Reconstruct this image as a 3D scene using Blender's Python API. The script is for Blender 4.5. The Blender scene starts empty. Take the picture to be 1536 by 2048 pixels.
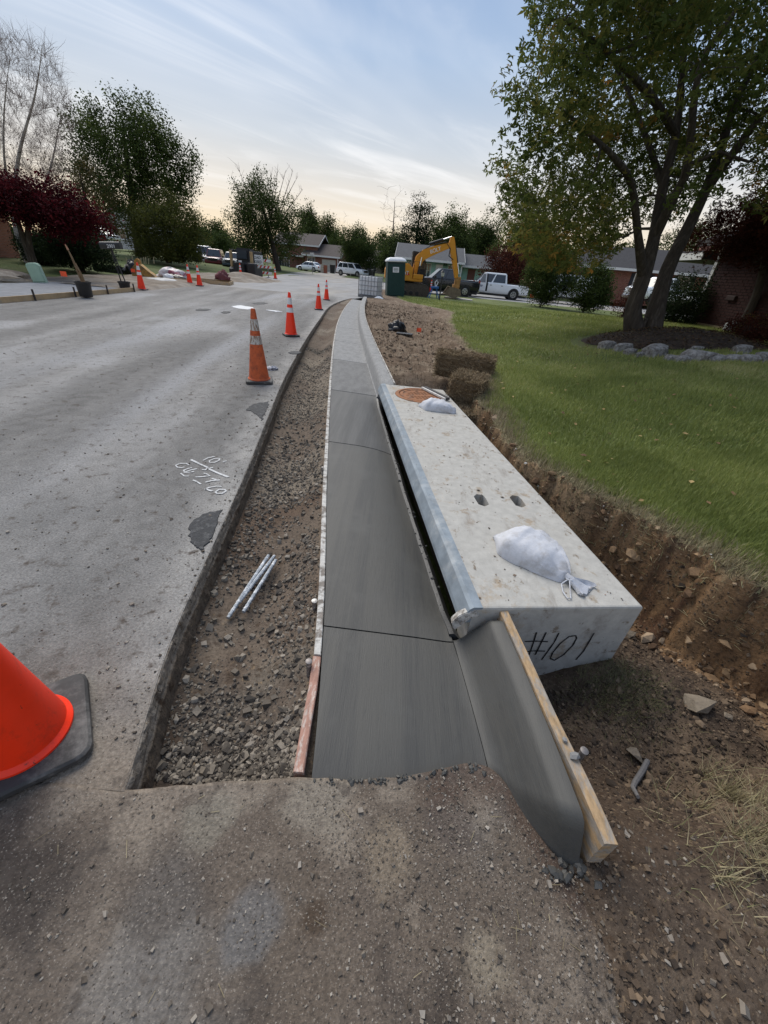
import bpy, bmesh, math, random
import numpy as np
from mathutils import Vector, Matrix
from mathutils.geometry import tessellate_polygon

# ---------------------------------------------------------------- camera, sky, sun, exposure
SC = bpy.context.scene
COL = SC.collection
CAM_H = 1.55
PITCH, ROLL = math.radians(32.3), math.radians(5.4)
cam_d = bpy.data.cameras.new('camera')
cam = bpy.data.objects.new('camera', cam_d)
COL.objects.link(cam)
cam_d.sensor_fit = 'VERTICAL'
cam_d.sensor_height = 34.6
cam_d.sensor_width = 25.95
cam_d.lens = 769 / 2048 * 34.6
cam_d.clip_start = 0.05
cam_d.clip_end = 3000
_cp, _sp, _cr, _sr = math.cos(PITCH), math.sin(PITCH), math.cos(ROLL), math.sin(ROLL)
_up0 = Vector((0, _sp, _cp)); _X = Vector((1, 0, 0))
_right = _cr * _X + _sr * _up0
_up = -_sr * _X + _cr * _up0
_back = -Vector((0, _cp, -_sp))
M4 = Matrix((_right, _up, _back)).transposed().to_4x4()
M4.translation = Vector((0, 0, CAM_H))
cam.matrix_world = M4
SC.camera = cam

SUN_EL, SUN_AZ = math.radians(48), math.radians(-30)      # azimuth measured from +Y towards +X
world = bpy.data.worlds.new('World')
SC.world = world
world.use_nodes = True
wt = world.node_tree
wt.nodes.clear()
def wn(t, **k):
    n = wt.nodes.new(t)
    for a, b in k.items(): setattr(n, a, b)
    return n
def wmath(op, a, b=None, c=None):
    n = wn('ShaderNodeMath', operation=op)
    for i, v in enumerate((a, b, c)):
        if v is None: continue
        if isinstance(v, (int, float)): n.inputs[i].default_value = v
        else: wt.links.new(v, n.inputs[i])
    return n.outputs[0]
def wmix(fac, a, b):
    n = wn('ShaderNodeMix', data_type='RGBA')
    if isinstance(fac, (int, float)): n.inputs[0].default_value = fac
    else: wt.links.new(fac, n.inputs[0])
    for i, v in ((6, a), (7, b)):
        if isinstance(v, tuple): n.inputs[i].default_value = (*v, 1)
        else: wt.links.new(v, n.inputs[i])
    return n.outputs[2]
sky = wn('ShaderNodeTexSky', sky_type='NISHITA')
sky.sun_disc = False
sky.sun_elevation = SUN_EL
sky.sun_rotation = SUN_AZ
sky.air_density = 1.0; sky.dust_density = 1.0; sky.ozone_density = 1.5
tc = wn('ShaderNodeTexCoord')
sep = wn('ShaderNodeSeparateXYZ'); wt.links.new(tc.outputs['Generated'], sep.inputs[0])
zc = wmath('MAXIMUM', sep.outputs[2], 0.04)
px_ = wmath('DIVIDE', sep.outputs[0], zc); py_ = wmath('DIVIDE', sep.outputs[1], zc)
cmb = wn('ShaderNodeCombineXYZ'); wt.links.new(px_, cmb.inputs[0]); wt.links.new(py_, cmb.inputs[1])
def cloud_noise(rot, sc, scale, detail, dist, lo, hi, off=(0, 0, 0)):
    mp = wn('ShaderNodeMapping', vector_type='TEXTURE'); wt.links.new(cmb.outputs[0], mp.inputs[0])
    mp.inputs['Rotation'].default_value = (0, 0, math.radians(rot)); mp.inputs['Scale'].default_value = sc
    mp.inputs['Location'].default_value = off
    nz = wn('ShaderNodeTexNoise'); wt.links.new(mp.outputs[0], nz.inputs[0])
    nz.inputs['Scale'].default_value = scale; nz.inputs['Detail'].default_value = detail
    nz.inputs['Roughness'].default_value = 0.58; nz.inputs['Distortion'].default_value = dist
    mr = wn('ShaderNodeMapRange', interpolation_type='SMOOTHSTEP'); wt.links.new(nz.outputs[0], mr.inputs[0])
    mr.inputs[1].default_value = lo; mr.inputs[2].default_value = hi
    return mr.outputs[0]
wisps = cloud_noise(52, (3.0, 1.1, 1), 0.9, 6, 1.1, 0.44, 0.80, (0.4, 0.3, 0))
veil = cloud_noise(48, (3.0, 1.7, 1), 0.55, 4, 0.5, 0.45, 0.72, (1.6, 0.2, 0))
cl = wmath('MULTIPLY', wmath('ADD', wmath('MULTIPLY', wisps, 0.48), wmath('MULTIPLY', veil, 0.36)), 0.95)
SKY_STRENGTH = 0.10
# dusk air: the sky texture is compressed, then the pale warm band of the low sky is laid over it by elevation
sc1 = wn('ShaderNodeVectorMath', operation='SCALE'); wt.links.new(sky.outputs[0], sc1.inputs[0]); sc1.inputs['Scale'].default_value = 0.16
ad1 = wn('ShaderNodeVectorMath', operation='ADD'); wt.links.new(sc1.outputs[0], ad1.inputs[0]); ad1.inputs[1].default_value = (1, 1, 1)
dv1 = wn('ShaderNodeVectorMath', operation='DIVIDE'); wt.links.new(sky.outputs[0], dv1.inputs[0]); wt.links.new(ad1.outputs[0], dv1.inputs[1])
rp = wn('ShaderNodeValToRGB'); wt.links.new(sep.outputs[2], rp.inputs[0]); els = rp.color_ramp.elements
stops = ((0.0, (8.6, 6.4, 3.9)), (0.05, (8.2, 6.6, 4.5)), (0.11, (7.1, 6.5, 5.7)), (0.19, (5.2, 5.6, 6.1)), (0.30, (3.2, 4.3, 6.0)), (0.42, (2.5, 3.6, 5.7)), (1.0, (2.6, 3.5, 5.3)))
while len(els) < len(stops): els.new(0.5)
for i_, (p_, c_) in enumerate(stops): els[i_].position = p_; els[i_].color = (c_[0]/10, c_[1]/10, c_[2]/10, 1)
sc2 = wn('ShaderNodeVectorMath', operation='SCALE'); wt.links.new(rp.outputs[0], sc2.inputs[0]); sc2.inputs['Scale'].default_value = 10
c1 = wmix(0.82, dv1.outputs[0], sc2.outputs[0])
lowfade = wn('ShaderNodeMapRange', interpolation_type='SMOOTHSTEP'); wt.links.new(sep.outputs[2], lowfade.inputs[0])
lowfade.inputs[1].default_value = 0.03; lowfade.inputs[2].default_value = 0.14
c2 = wmix(wmath('MULTIPLY', cl, lowfade.outputs[0]), c1, (9.0, 8.9, 8.9))
bg = wn('ShaderNodeBackground'); wt.links.new(c2, bg.inputs[0]); bg.inputs[1].default_value = SKY_STRENGTH
wo = wn('ShaderNodeOutputWorld'); wt.links.new(bg.outputs[0], wo.inputs[0])

sun_d = bpy.data.lights.new('sun', 'SUN')
sun_d.energy = 2.6; sun_d.angle = math.radians(42); sun_d.color = (1.0, 0.94, 0.85)
sun = bpy.data.objects.new('sun', sun_d); COL.objects.link(sun)
_sd = Vector((math.sin(SUN_AZ) * math.cos(SUN_EL), math.cos(SUN_AZ) * math.cos(SUN_EL), math.sin(SUN_EL)))
sun.rotation_euler = (-_sd).to_track_quat('-Z', 'Y').to_euler()
sun.location = (0, 0, 30)

SC.view_settings.view_transform = 'Standard'
SC.view_settings.look = 'None'
SC.view_settings.gamma = 1
SC.view_settings.exposure = 0.45
SC.view_settings.use_curve_mapping = False
# ---------------------------------------------------------------- helpers
rng = np.random.default_rng(7)
random.seed(11)
def ray(u, v):
    x = (u - 768) / 769; y = -(v - 1024) / 769
    a = x * _cr - y * _sr; b = x * _sr + y * _cr
    return (a, b * _sp + _cp, b * _cp - _sp)
def gp(u, v, z=0.0):
    d = ray(u, v); t = (z - CAM_H) / d[2]
    return Vector((d[0] * t, d[1] * t, z))
def at(u, v, Y):
    d = ray(u, v); t = Y / d[1]
    return Vector((d[0] * t, Y, CAM_H + d[2] * t))

def _hash(ix, iy, s):
    n = (ix.astype(np.int64) * 374761393 + iy.astype(np.int64) * 668265263 + s * 974634777) & 0x7fffffff
    n = ((n ^ (n >> 13)) * 1274126177) & 0x7fffffff
    return ((n ^ (n >> 16)) & 0xffff) / 65535.0
def vn(x, y, s=0):
    x = np.asarray(x, float); y = np.asarray(y, float)
    ix = np.floor(x); iy = np.floor(y); fx = x - ix; fy = y - iy
    fx = fx * fx * (3 - 2 * fx); fy = fy * fy * (3 - 2 * fy)
    a = _hash(ix, iy, s); b = _hash(ix + 1, iy, s); c = _hash(ix, iy + 1, s); d = _hash(ix + 1, iy + 1, s)
    return (a * (1 - fx) + b * fx) * (1 - fy) + (c * (1 - fx) + d * fx) * fy
def fbm(x, y, f=1.0, o=4, s=0, g=0.5):
    r = 0; a = 1; t = 0
    for i in range(o):
        r = r + a * vn(np.asarray(x) * f + 17.3 * i, np.asarray(y) * f - 9.1 * i, s + i); t += a; a *= g; f *= 2.03
    return r / t - 0.5
def sst(x, a=0.0, b=1.0):
    t = np.clip((np.asarray(x, float) - a) / (b - a), 0, 1); return t * t * (3 - 2 * t)
def spline(pts):
    xs = np.array([p[0] for p in pts], float); ys = np.array([p[1] for p in pts], float)
    m = np.gradient(ys, xs)
    def f(x):
        x = np.asarray(x, float); xc = np.clip(x, xs[0], xs[-1])
        i = np.clip(np.searchsorted(xs, xc, side='right') - 1, 0, len(xs) - 2)
        h = xs[i + 1] - xs[i]; t = (xc - xs[i]) / h
        r = ((2*t**3-3*t**2+1)*ys[i] + (t**3-2*t**2+t)*h*m[i] + (-2*t**3+3*t**2)*ys[i+1] + (t**3-t**2)*h*m[i+1])
        r = r + np.where(x < xs[0], (x - xs[0]) * m[0], 0) + np.where(x > xs[-1], (x - xs[-1]) * m[-1], 0)
        return r
    return f

# ---- node materials
MATS = {}
def pm(name, col, rough=0.8, metal=0.0, var=0.25, scale=6.0, bump=0.15, bscale=60.0, col2=None, lo=0.5, hi=0.65, scale2=3.0,
       stretch=(1, 1, 1), attr=None, spec=0.4, coat=0.0, trans=0.0, dist=0.002, tint=None, emit=None):
    if name in MATS: return MATS[name]
    m = bpy.data.materials.new(name); m.use_nodes = True; MATS[name] = m
    nt = m.node_tree; nt.nodes.clear(); L = nt.links.new
    def N(t, **k):
        n = nt.nodes.new(t)
        for a, b in k.items(): setattr(n, a, b)
        return n
    out = N('ShaderNodeOutputMaterial'); bs = N('ShaderNodeBsdfPrincipled')
    bs.inputs['Roughness'].default_value = rough; bs.inputs['Metallic'].default_value = metal
    bs.inputs['Specular IOR Level'].default_value = spec
    if coat: bs.inputs['Coat Weight'].default_value = coat; bs.inputs['Coat Roughness'].default_value = 0.08
    tcn = N('ShaderNodeTexCoord'); mp = N('ShaderNodeMapping'); L(tcn.outputs['Object'], mp.inputs[0]); mp.inputs['Scale'].default_value = stretch
    nz = N('ShaderNodeTexNoise'); L(mp.outputs[0], nz.inputs[0]); nz.inputs['Scale'].default_value = scale
    nz.inputs['Detail'].default_value = 5; nz.inputs['Roughness'].default_value = 0.65
    def mixc(fac, a, b, bt='MIX'):
        n = N('ShaderNodeMix', data_type='RGBA', blend_type=bt)
        if isinstance(fac, float): n.inputs[0].default_value = fac
        else: L(fac, n.inputs[0])
        for i, v in ((6, a), (7, b)):
            if isinstance(v, tuple): n.inputs[i].default_value = (*v[:3], 1)
            else: L(v, n.inputs[i])
        return n.outputs[2]
    if attr:
        at_ = N('ShaderNodeAttribute', attribute_name=attr); base = at_.outputs['Color']
    else: base = tuple(col)
    if tint:
        ta = N('ShaderNodeAttribute', attribute_name='tint'); rp = N('ShaderNodeValToRGB'); L(ta.outputs['Fac'], rp.inputs[0])
        els = rp.color_ramp.elements
        while len(els) < len(tint): els.new(0.5)
        for i, c in enumerate(tint):
            els[i].position = i / (len(tint) - 1); els[i].color = (*c, 1)
        base = rp.outputs[0]
    if col2:
        n2 = N('ShaderNodeTexNoise'); L(mp.outputs[0], n2.inputs[0]); n2.inputs['Scale'].default_value = scale2; n2.inputs['Detail'].default_value = 6
        n2.inputs['Roughness'].default_value = 0.7
        mr2 = N('ShaderNodeMapRange'); L(n2.outputs[0], mr2.inputs[0]); mr2.inputs[1].default_value = lo; mr2.inputs[2].default_value = hi
        base = mixc(mr2.outputs[0], base, tuple(col2))
    mr = N('ShaderNodeMapRange'); L(nz.outputs[0], mr.inputs[0]); mr.inputs[1].default_value = 0.25; mr.inputs[2].default_value = 0.75
    mr.inputs[3].default_value = 1 - var; mr.inputs[4].default_value = 1 + var
    cv = N('ShaderNodeCombineColor')
    for i in range(3): L(mr.outputs[0], cv.inputs[i])
    fin = mixc(1.0, base, cv.outputs[0], 'MULTIPLY')
    L(fin, bs.inputs['Base Color'])
    if bump:
        nb = N('ShaderNodeTexNoise'); L(mp.outputs[0], nb.inputs[0]); nb.inputs['Scale'].default_value = bscale; nb.inputs['Detail'].default_value = 4
        nb.inputs['Roughness'].default_value = 0.6
        bp = N('ShaderNodeBump'); bp.inputs['Strength'].default_value = min(1.0, bump); bp.inputs['Distance'].default_value = dist * max(1.0, bump)
        L(nb.outputs[0], bp.inputs['Height']); L(bp.outputs[0], bs.inputs['Normal'])
    if emit:
        bs.inputs['Emission Color'].default_value = (*emit[:3], 1); bs.inputs['Emission Strength'].default_value = emit[3]
    if trans:
        tr = N('ShaderNodeBsdfTranslucent'); L(fin, tr.inputs[0]); ms = N('ShaderNodeMixShader'); ms.inputs[0].default_value = trans
        L(bs.outputs[0], ms.inputs[1]); L(tr.outputs[0], ms.inputs[2]); L(ms.outputs[0], out.inputs[0])
    else: L(bs.outputs[0], out.inputs[0])
    return m
def glass_mat(name, col=(0.02, 0.025, 0.03), rough=0.06):
    return pm(name, col, rough, 0, 0.1, 3, 0, spec=0.8)

# ---- objects
def link(o, parent=None):
    COL.objects.link(o)
    if parent is not None: o.parent = parent
    return o
def tag(o, label=None, cat=None, group=None, kind=None):
    if label: o['label'] = label
    if cat: o['category'] = cat
    if group: o['group'] = group
    if kind: o['kind'] = kind
    return o
def thing(name, label, cat, loc=(0, 0, 0), rz=0.0, group=None):
    o = bpy.data.objects.new(name, None); o.empty_display_size = 0.1
    COL.objects.link(o); o.location = loc; o.rotation_euler = (0, 0, rz)
    return tag(o, label, cat, group)
def copy_tree(o, parent=None):
    c = o.copy(); COL.objects.link(c); c.parent = parent
    for ch in list(o.children): copy_tree(ch, c)
    return c
def npmesh(name, V, F, mat, parent=None, smooth=False, cols=None, tint=None):
    """V (n,3); F (m,k) equal-sided faces, or list of such arrays"""
    V = np.ascontiguousarray(V, np.float32)
    Fs = F if isinstance(F, list) else [F]
    me = bpy.data.meshes.new(name)
    me.vertices.add(len(V)); me.vertices.foreach_set('co', V.ravel())
    lo = np.concatenate([f.ravel() for f in Fs]).astype(np.int32)
    tot = np.concatenate([np.full(len(f), f.shape[1], np.int32) for f in Fs])
    st = np.concatenate([[0], np.cumsum(tot)[:-1]]).astype(np.int32)
    me.loops.add(len(lo)); me.loops.foreach_set('vertex_index', lo)
    me.polygons.add(len(tot)); me.polygons.foreach_set('loop_start', st); me.polygons.foreach_set('loop_total', tot)
    me.polygons.foreach_set('use_smooth', np.full(len(tot), bool(smooth)))
    if cols is not None:
        a = me.color_attributes.new('Col', 'FLOAT_COLOR', 'POINT')
        c4 = np.ones((len(V), 4), np.float32); c4[:, :3] = np.clip(cols, 0, 1); a.data.foreach_set('color', c4.ravel())
    if tint is not None:
        a = me.attributes.new('tint', 'FLOAT', 'POINT'); a.data.foreach_set('value', np.asarray(tint, np.float32))
    me.update(); me.validate()
    if mat: me.materials.append(mat)
    return link(bpy.data.objects.new(name, me), parent)
def gridF(nr, nc):
    i = np.arange(nr * nc).reshape(nr, nc)
    return np.stack([i[:-1, :-1].ravel(), i[:-1, 1:].ravel(), i[1:, 1:].ravel(), i[1:, :-1].ravel()], 1)

class MB:
    def __init__(s): s.v = []; s.f = []
    def add(s, vs, fs, M=None):
        b = len(s.v)
        for p in vs:
            p = Vector(p)
            s.v.append(tuple(M @ p) if M is not None else tuple(p))
        for f in fs: s.f.append(tuple(b + i for i in f))
        return s
    def box(s, a, b, M=None, ch=0.0):
        x0, y0, z0 = a; x1, y1, z1 = b
        if ch <= 0:
            vs = [(x0,y0,z0),(x1,y0,z0),(x1,y1,z0),(x0,y1,z0),(x0,y0,z1),(x1,y0,z1),(x1,y1,z1),(x0,y1,z1)]
            return s.add(vs, [(3,2,1,0),(4,5,6,7),(0,1,5,4),(1,2,6,5),(2,3,7,6),(3,0,4,7)], M)
        bm = bmesh.new(); bmesh.ops.create_cube(bm, size=1)
        for v in bm.verts: v.co = Vector(((x0+x1)/2 + v.co.x*(x1-x0), (y0+y1)/2 + v.co.y*(y1-y0), (z0+z1)/2 + v.co.z*(z1-z0)))
        bmesh.ops.bevel(bm, geom=list(bm.edges), offset=ch, segments=2, affect='EDGES', profile=0.6)
        bm.verts.index_update(); s.add([v.co.copy() for v in bm.verts], [[v.index for v in f.verts] for f in bm.faces], M); bm.free(); return s
    def prism(s, poly, y0, y1, M=None):
        """poly in xz, extruded along y"""
        n = len(poly)
        vs = [(p[0], y0, p[1]) for p in poly] + [(p[0], y1, p[1]) for p in poly]
        fs = [tuple(range(n)), tuple(range(2*n-1, n-1, -1))] + [((i+1) % n, i, n+i, n+(i+1) % n) for i in range(n)]
        return s.add(vs, fs, M)
    def tube(s, pts, rad, n=8, cap=True, M=None):
        pts = [Vector(p) for p in pts]; k = len(pts)
        if not hasattr(rad, '__len__'): rad = [rad] * k
        b = []; u = None
        vs = []; fs = []
        for i, p in enumerate(pts):
            d = (pts[min(i+1, k-1)] - pts[max(i-1, 0)])
            d = d.normalized() if d.length > 1e-9 else Vector((0, 0, 1))
            if u is None: u = d.orthogonal().normalized()
            u = (u - d * u.dot(d))
            u = u.normalized() if u.length > 1e-6 else d.orthogonal().normalized()
            w = d.cross(u)
            for j in range(n):
                a = 2 * math.pi * j / n
                vs.append(p + (u * math.cos(a) + w * math.sin(a)) * rad[i])
        for i in range(k - 1):
            for j in range(n):
                fs.append((i*n+j, i*n+(j+1) % n, (i+1)*n+(j+1) % n, (i+1)*n+j))
        if cap: fs += [tuple(range(n-1, -1, -1)), tuple((k-1)*n + j for j in range(n))]
        return s.add(vs, fs, M)
    def lathe(s, prof, n=24, M=None):
        """prof list of (r,z)"""
        vs = []; fs = []
        for r, z in prof:
            for j in range(n):
                a = 2*math.pi*j/n; vs.append((r*math.cos(a), r*math.sin(a), z))
        for i in range(len(prof)-1):
            for j in range(n): fs.append((i*n+j, i*n+(j+1) % n, (i+1)*n+(j+1) % n, (i+1)*n+j))
        fs.append(tuple(range(n-1, -1, -1))); fs.append(tuple((len(prof)-1)*n+j for j in range(n)))
        return s.add(vs, fs, M)
    def loft(s, rings, M=None, cap=True):
        n = len(rings[0]); vs = [p for r in rings for p in r]; fs = []
        for i in range(len(rings)-1):
            for j in range(n): fs.append((i*n+j, i*n+(j+1) % n, (i+1)*n+(j+1) % n, (i+1)*n+j))
        if cap: fs += [tuple(range(n-1, -1, -1)), tuple((len(rings)-1)*n+j for j in range(n))]
        return s.add(vs, fs, M)
    def build(s, name, mat, parent=None, smooth=False, bevel=0.0):
        me = bpy.data.meshes.new(name); me.from_pydata(s.v, [], s.f); me.update()
        bm = bmesh.new(); bm.from_mesh(me)
        if bevel:
            bmesh.ops.remove_doubles(bm, verts=bm.verts, dist=1e-5)
            ed = [e for e in bm.edges if len(e.link_faces) == 2 and e.calc_face_angle(0) > 0.5]
            bmesh.ops.bevel(bm, geom=ed, offset=bevel, segments=2, affect='EDGES', clamp_overlap=True)
        bmesh.ops.recalc_face_normals(bm, faces=bm.faces)
        bm.to_mesh(me); bm.free()
        if smooth:
            for p in me.polygons: p.use_smooth = True
            try: me.set_sharp_from_angle(angle=math.radians(40))
            except Exception: pass
        if mat: me.materials.append(mat)
        return link(bpy.data.objects.new(name, me), parent)
def T(x, y, z, rz=0.0, rx=0.0, ry=0.0):
    return Matrix.Translation((x, y, z)) @ Matrix.Rotation(rz, 4, 'Z') @ Matrix.Rotation(ry, 4, 'Y') @ Matrix.Rotation(rx, 4, 'X')
def text_mesh(name, body, size, mat, parent, M, ext=0.002, align='CENTER', bold=0.0, sx=1.0):
    cu = bpy.data.curves.new(name, 'FONT'); cu.body = body; cu.size = size; cu.extrude = ext; cu.align_x = align; cu.align_y = 'CENTER'; cu.offset = bold
    ob = bpy.data.objects.new(name, cu); COL.objects.link(ob)
    dg = bpy.context.evaluated_depsgraph_get(); me = bpy.data.meshes.new_from_object(ob.evaluated_get(dg))
    bpy.data.objects.remove(ob); bpy.data.curves.remove(cu)
    me.transform(M @ Matrix.Diagonal((sx, 1, 1, 1)))
    me.materials.clear(); me.materials.append(mat); me.name = name
    return link(bpy.data.objects.new(name, me), parent)
def ribbon(mb, pts, w, M=None):
    """flat stroke in local xy with square ends, pts (x,y)"""
    P = [Vector((p[0], p[1], 0)) for p in pts]
    vs = []; fs = []
    for i, p in enumerate(P):
        d = (P[min(i+1, len(P)-1)] - P[max(i-1, 0)]); d = d.normalized() if d.length > 1e-9 else Vector((1, 0, 0))
        n = Vector((-d.y, d.x, 0)) * w / 2 * random.uniform(0.75, 1.2)
        vs += [p + n, p - n]
    for i in range(len(P)-1): fs.append((2*i, 2*i+1, 2*i+3, 2*i+2))
    mb.add(vs, fs, M)

# ---- numpy scatter: many small closed shapes or leaves in one mesh
def _ico():
    t = (1 + 5 ** .5) / 2
    v = np.array([(-1,t,0),(1,t,0),(-1,-t,0),(1,-t,0),(0,-1,t),(0,1,t),(0,-1,-t),(0,1,-t),(t,0,-1),(t,0,1),(-t,0,-1),(-t,0,1)], float)
    v /= np.linalg.norm(v[0])
    f = np.array([(0,11,5),(0,5,1),(0,1,7),(0,7,10),(0,10,11),(1,5,9),(5,11,4),(11,10,2),(10,7,6),(7,1,8),(3,9,4),(3,4,2),(3,2,6),(3,6,8),(3,8,9),(4,9,5),(2,4,11),(6,2,10),(8,6,7),(9,8,1)])
    return v, f
ICO_V, ICO_F = _ico()
def rotmats(n, flat=1.0):
    a = rng.uniform(0, 2*np.pi, n); b = rng.normal(0, 0.5*flat, n); c = rng.normal(0, 0.5*flat, n)
    ca, sa, cb, sb, cc, sc = np.cos(a), np.sin(a), np.cos(b), np.sin(b), np.cos(c), np.sin(c)
    R = np.empty((n, 3, 3))
    R[:,0,0]=ca*cb; R[:,0,1]=ca*sb*sc-sa*cc; R[:,0,2]=ca*sb*cc+sa*sc
    R[:,1,0]=sa*cb; R[:,1,1]=sa*sb*sc+ca*cc; R[:,1,2]=sa*sb*cc-ca*sc
    R[:,2,0]=-sb; R[:,2,1]=cb*sc; R[:,2,2]=cb*cc
    return R
CUB_V = np.array([(-1,-1,-1),(1,-1,-1),(1,1,-1),(-1,1,-1),(-1,-1,1),(1,-1,1),(1,1,1),(-1,1,1)], float)*0.72
CUB_F = np.array([(3,2,1,0),(4,5,6,7),(0,1,5,4),(1,2,6,5),(2,3,7,6),(3,0,4,7)])
def rocks(name, P, S, mat, parent=None, flat=(0.5, 0.9), jit=0.36, cols=None, ico=False):
    n = len(P); S = np.asarray(S); BV, BF = (ICO_V, ICO_F) if (n < 200 or ico) else (CUB_V, CUB_F); kv = len(BV)
    V = BV[None] * (1 + rng.uniform(-jit, jit, (n, kv, 1))) + rng.uniform(-jit, jit, (n, kv, 3))*0.45
    sc = np.stack([rng.uniform(0.75, 1.3, n), rng.uniform(0.65, 1.0, n), rng.uniform(*flat, n)], 1) * S[:, None] * 0.5
    V = V * sc[:, None, :]
    V = np.einsum('nij,nkj->nki', rotmats(n, 0.6), V) + np.asarray(P)[:, None, :]
    F = BF[None] + (np.arange(n) * kv)[:, None, None]
    c = np.repeat(cols, kv, 0) if cols is not None else None
    t = np.repeat(rng.random(n), kv)
    return npmesh(name, V.reshape(-1, 3), F.reshape(-1, BF.shape[1]), mat, parent, cols=c, tint=t)
LEAF1 = (np.array([(0,0,0),(0.5,0.32,0.06),(1,0,0),(0.5,-0.32,0.06)], float), np.array([(0,1,2,3)]))
_l3 = [(0,0,0)]
_f3 = []
for _a, _len in ((-1.0, 0.72), (0, 1.0), (1.0, 0.72)):
    d_ = np.array((math.cos(_a), math.sin(_a), 0)); n_ = np.array((-d_[1], d_[0], 0)); k_ = len(_l3)
    _l3 += [tuple(d_*_len*0.5 + n_*0.17 + np.array((0,0,0.05))), tuple(d_*_len + np.array((0,0,-0.08))), tuple(d_*_len*0.5 - n_*0.17 + np.array((0,0,0.05)))]
    _f3.append((0, k_+2, k_+1, k_))
LEAF3 = (np.array(_l3, float), np.array(_f3))
def leaf_mesh(name, P, S, mat, parent=None, shape=LEAF1, tint=None, droop=1.0):
    n = len(P); LV, LF = shape; k = len(LV)
    V = np.einsum('nij,kj->nki', rotmats(n, 1.3 * droop), LV) * np.asarray(S).reshape(-1, 1, 1) + np.asarray(P)[:, None, :]
    F = LF[None] + (np.arange(n) * k)[:, None, None]
    t = rng.random(n) if tint is None else np.asarray(tint)
    return npmesh(name, V.reshape(-1, 3), F.reshape(-1, LF.shape[1]), mat, parent, tint=np.repeat(t, k))
def blades(name, P, H, W, mat, parent=None, lean=0.5, tint=None, simple=False):
    n = len(P); P = np.asarray(P); a = rng.uniform(0, 2*np.pi, n); l = np.abs(rng.normal(0, lean, n)); H = np.asarray(H) * np.ones(n); W = np.asarray(W) * np.ones(n)
    d = np.stack([np.cos(a), np.sin(a), np.zeros(n)], 1); s = np.stack([-np.sin(a), np.cos(a), np.zeros(n)], 1)
    up = np.array((0, 0, 1.0))
    m = P + d * (H*np.sin(l*0.5)*0.5)[:, None] + up * (H*0.55*np.cos(l*0.4))[:, None]
    t = P + d * (H*np.sin(np.minimum(l, 1.5)))[:, None] + up * (H*np.cos(np.minimum(l, 1.45)))[:, None]
    if simple:
        V = np.stack([P - s*W[:, None]/2, P + s*W[:, None]/2, t], 1); tt = rng.random(n) if tint is None else tint
        return npmesh(name, V.reshape(-1, 3), np.arange(n*3).reshape(n, 3), mat, parent, tint=np.repeat(tt, 3))
    V = np.stack([P - s*W[:, None]/2, P + s*W[:, None]/2, m + s*W[:, None]*0.4, t, m - s*W[:, None]*0.4], 1)
    F = np.array([(0, 1, 2, 3, 4)])[None] + (np.arange(n)*5)[:, None, None]
    tt = rng.random(n) if tint is None else tint
    return npmesh(name, V.reshape(-1, 3), F.reshape(-1, 5), mat, parent, tint=np.repeat(tt, 5))
def add_speckle(m, scale, lo, hi, col, stretch=(1, 1, 1), det=3):
    nt = m.node_tree; L = nt.links.new; bs = [n for n in nt.nodes if n.type == 'BSDF_PRINCIPLED'][0]
    src = bs.inputs['Base Color'].links[0].from_socket
    tcn = [n for n in nt.nodes if n.type == 'TEX_COORD'][0]; mp = nt.nodes.new('ShaderNodeMapping'); mp.inputs['Scale'].default_value = stretch; L(tcn.outputs['Object'], mp.inputs[0])
    nz = nt.nodes.new('ShaderNodeTexNoise'); nz.inputs['Scale'].default_value = scale; nz.inputs['Detail'].default_value = det; nz.inputs['Roughness'].default_value = 0.72; L(mp.outputs[0], nz.inputs[0])
    mr = nt.nodes.new('ShaderNodeMapRange'); mr.inputs[1].default_value = lo; mr.inputs[2].default_value = hi; L(nz.outputs[0], mr.inputs[0])
    mx = nt.nodes.new('ShaderNodeMix'); mx.data_type = 'RGBA'; L(mr.outputs[0], mx.inputs[0]); L(src, mx.inputs[6]); mx.inputs[7].default_value = (*col, 1); L(mx.outputs[2], bs.inputs['Base Color'])
# ---------------------------------------------------------------- ground: road, trench, dirt, lawn
xL = spline([(0.4,-0.15),(0.67,-0.17),(1.33,-0.25),(2.55,-0.45),(5.36,-0.89),(8.66,-1.38),(12.6,-1.9),(17.3,-2.36),(22.9,-2.72),(26,-2.85)])
wG = spline([(0,0.665),(5,0.66),(9,0.64),(15,0.58),(24,0.5)])
xF = lambda Y: xL(Y) + wG(Y)
xB = lambda Y: xF(Y) + 0.215
xR = spline([(0.3,-0.72),(0.55,-0.78),(1.07,-0.92),(1.6,-1.01),(2.16,-1.09),(3.01,-1.22),(4.0,-1.39),(5.62,-1.66),(8.32,-2.03),(13.42,-2.62),(18.85,-3.12),(22.4,-3.05),(24,-2.9)])
xE = spline([(-1,1.62),(0.0,1.60),(0.4,1.55),(0.75,1.62),(0.95,1.95),(1.25,2.28),(1.61,2.12),(1.97,1.92),(2.39,1.64),(2.84,1.30),(3.5,1.16),(4.2,1.09),(5.56,1.08),(6.23,1.27),(7.64,0.98),(9.91,0.72),(14.26,0.78),(20.67,1.15),(23,0.2),(26,-0.8),(40,-1.5)])
def hill(x, y):
    h = 0.2 + 0.55 * sst(x, 1.5, 7.0) + 0.1 * sst(x, 7, 14)
    return h * (1 - sst(y, 13, 28)) + 0.035 * fbm(x, y, 0.5, 3, 3) * (1 - sst(y, 24, 30)) + 0.004
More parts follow.
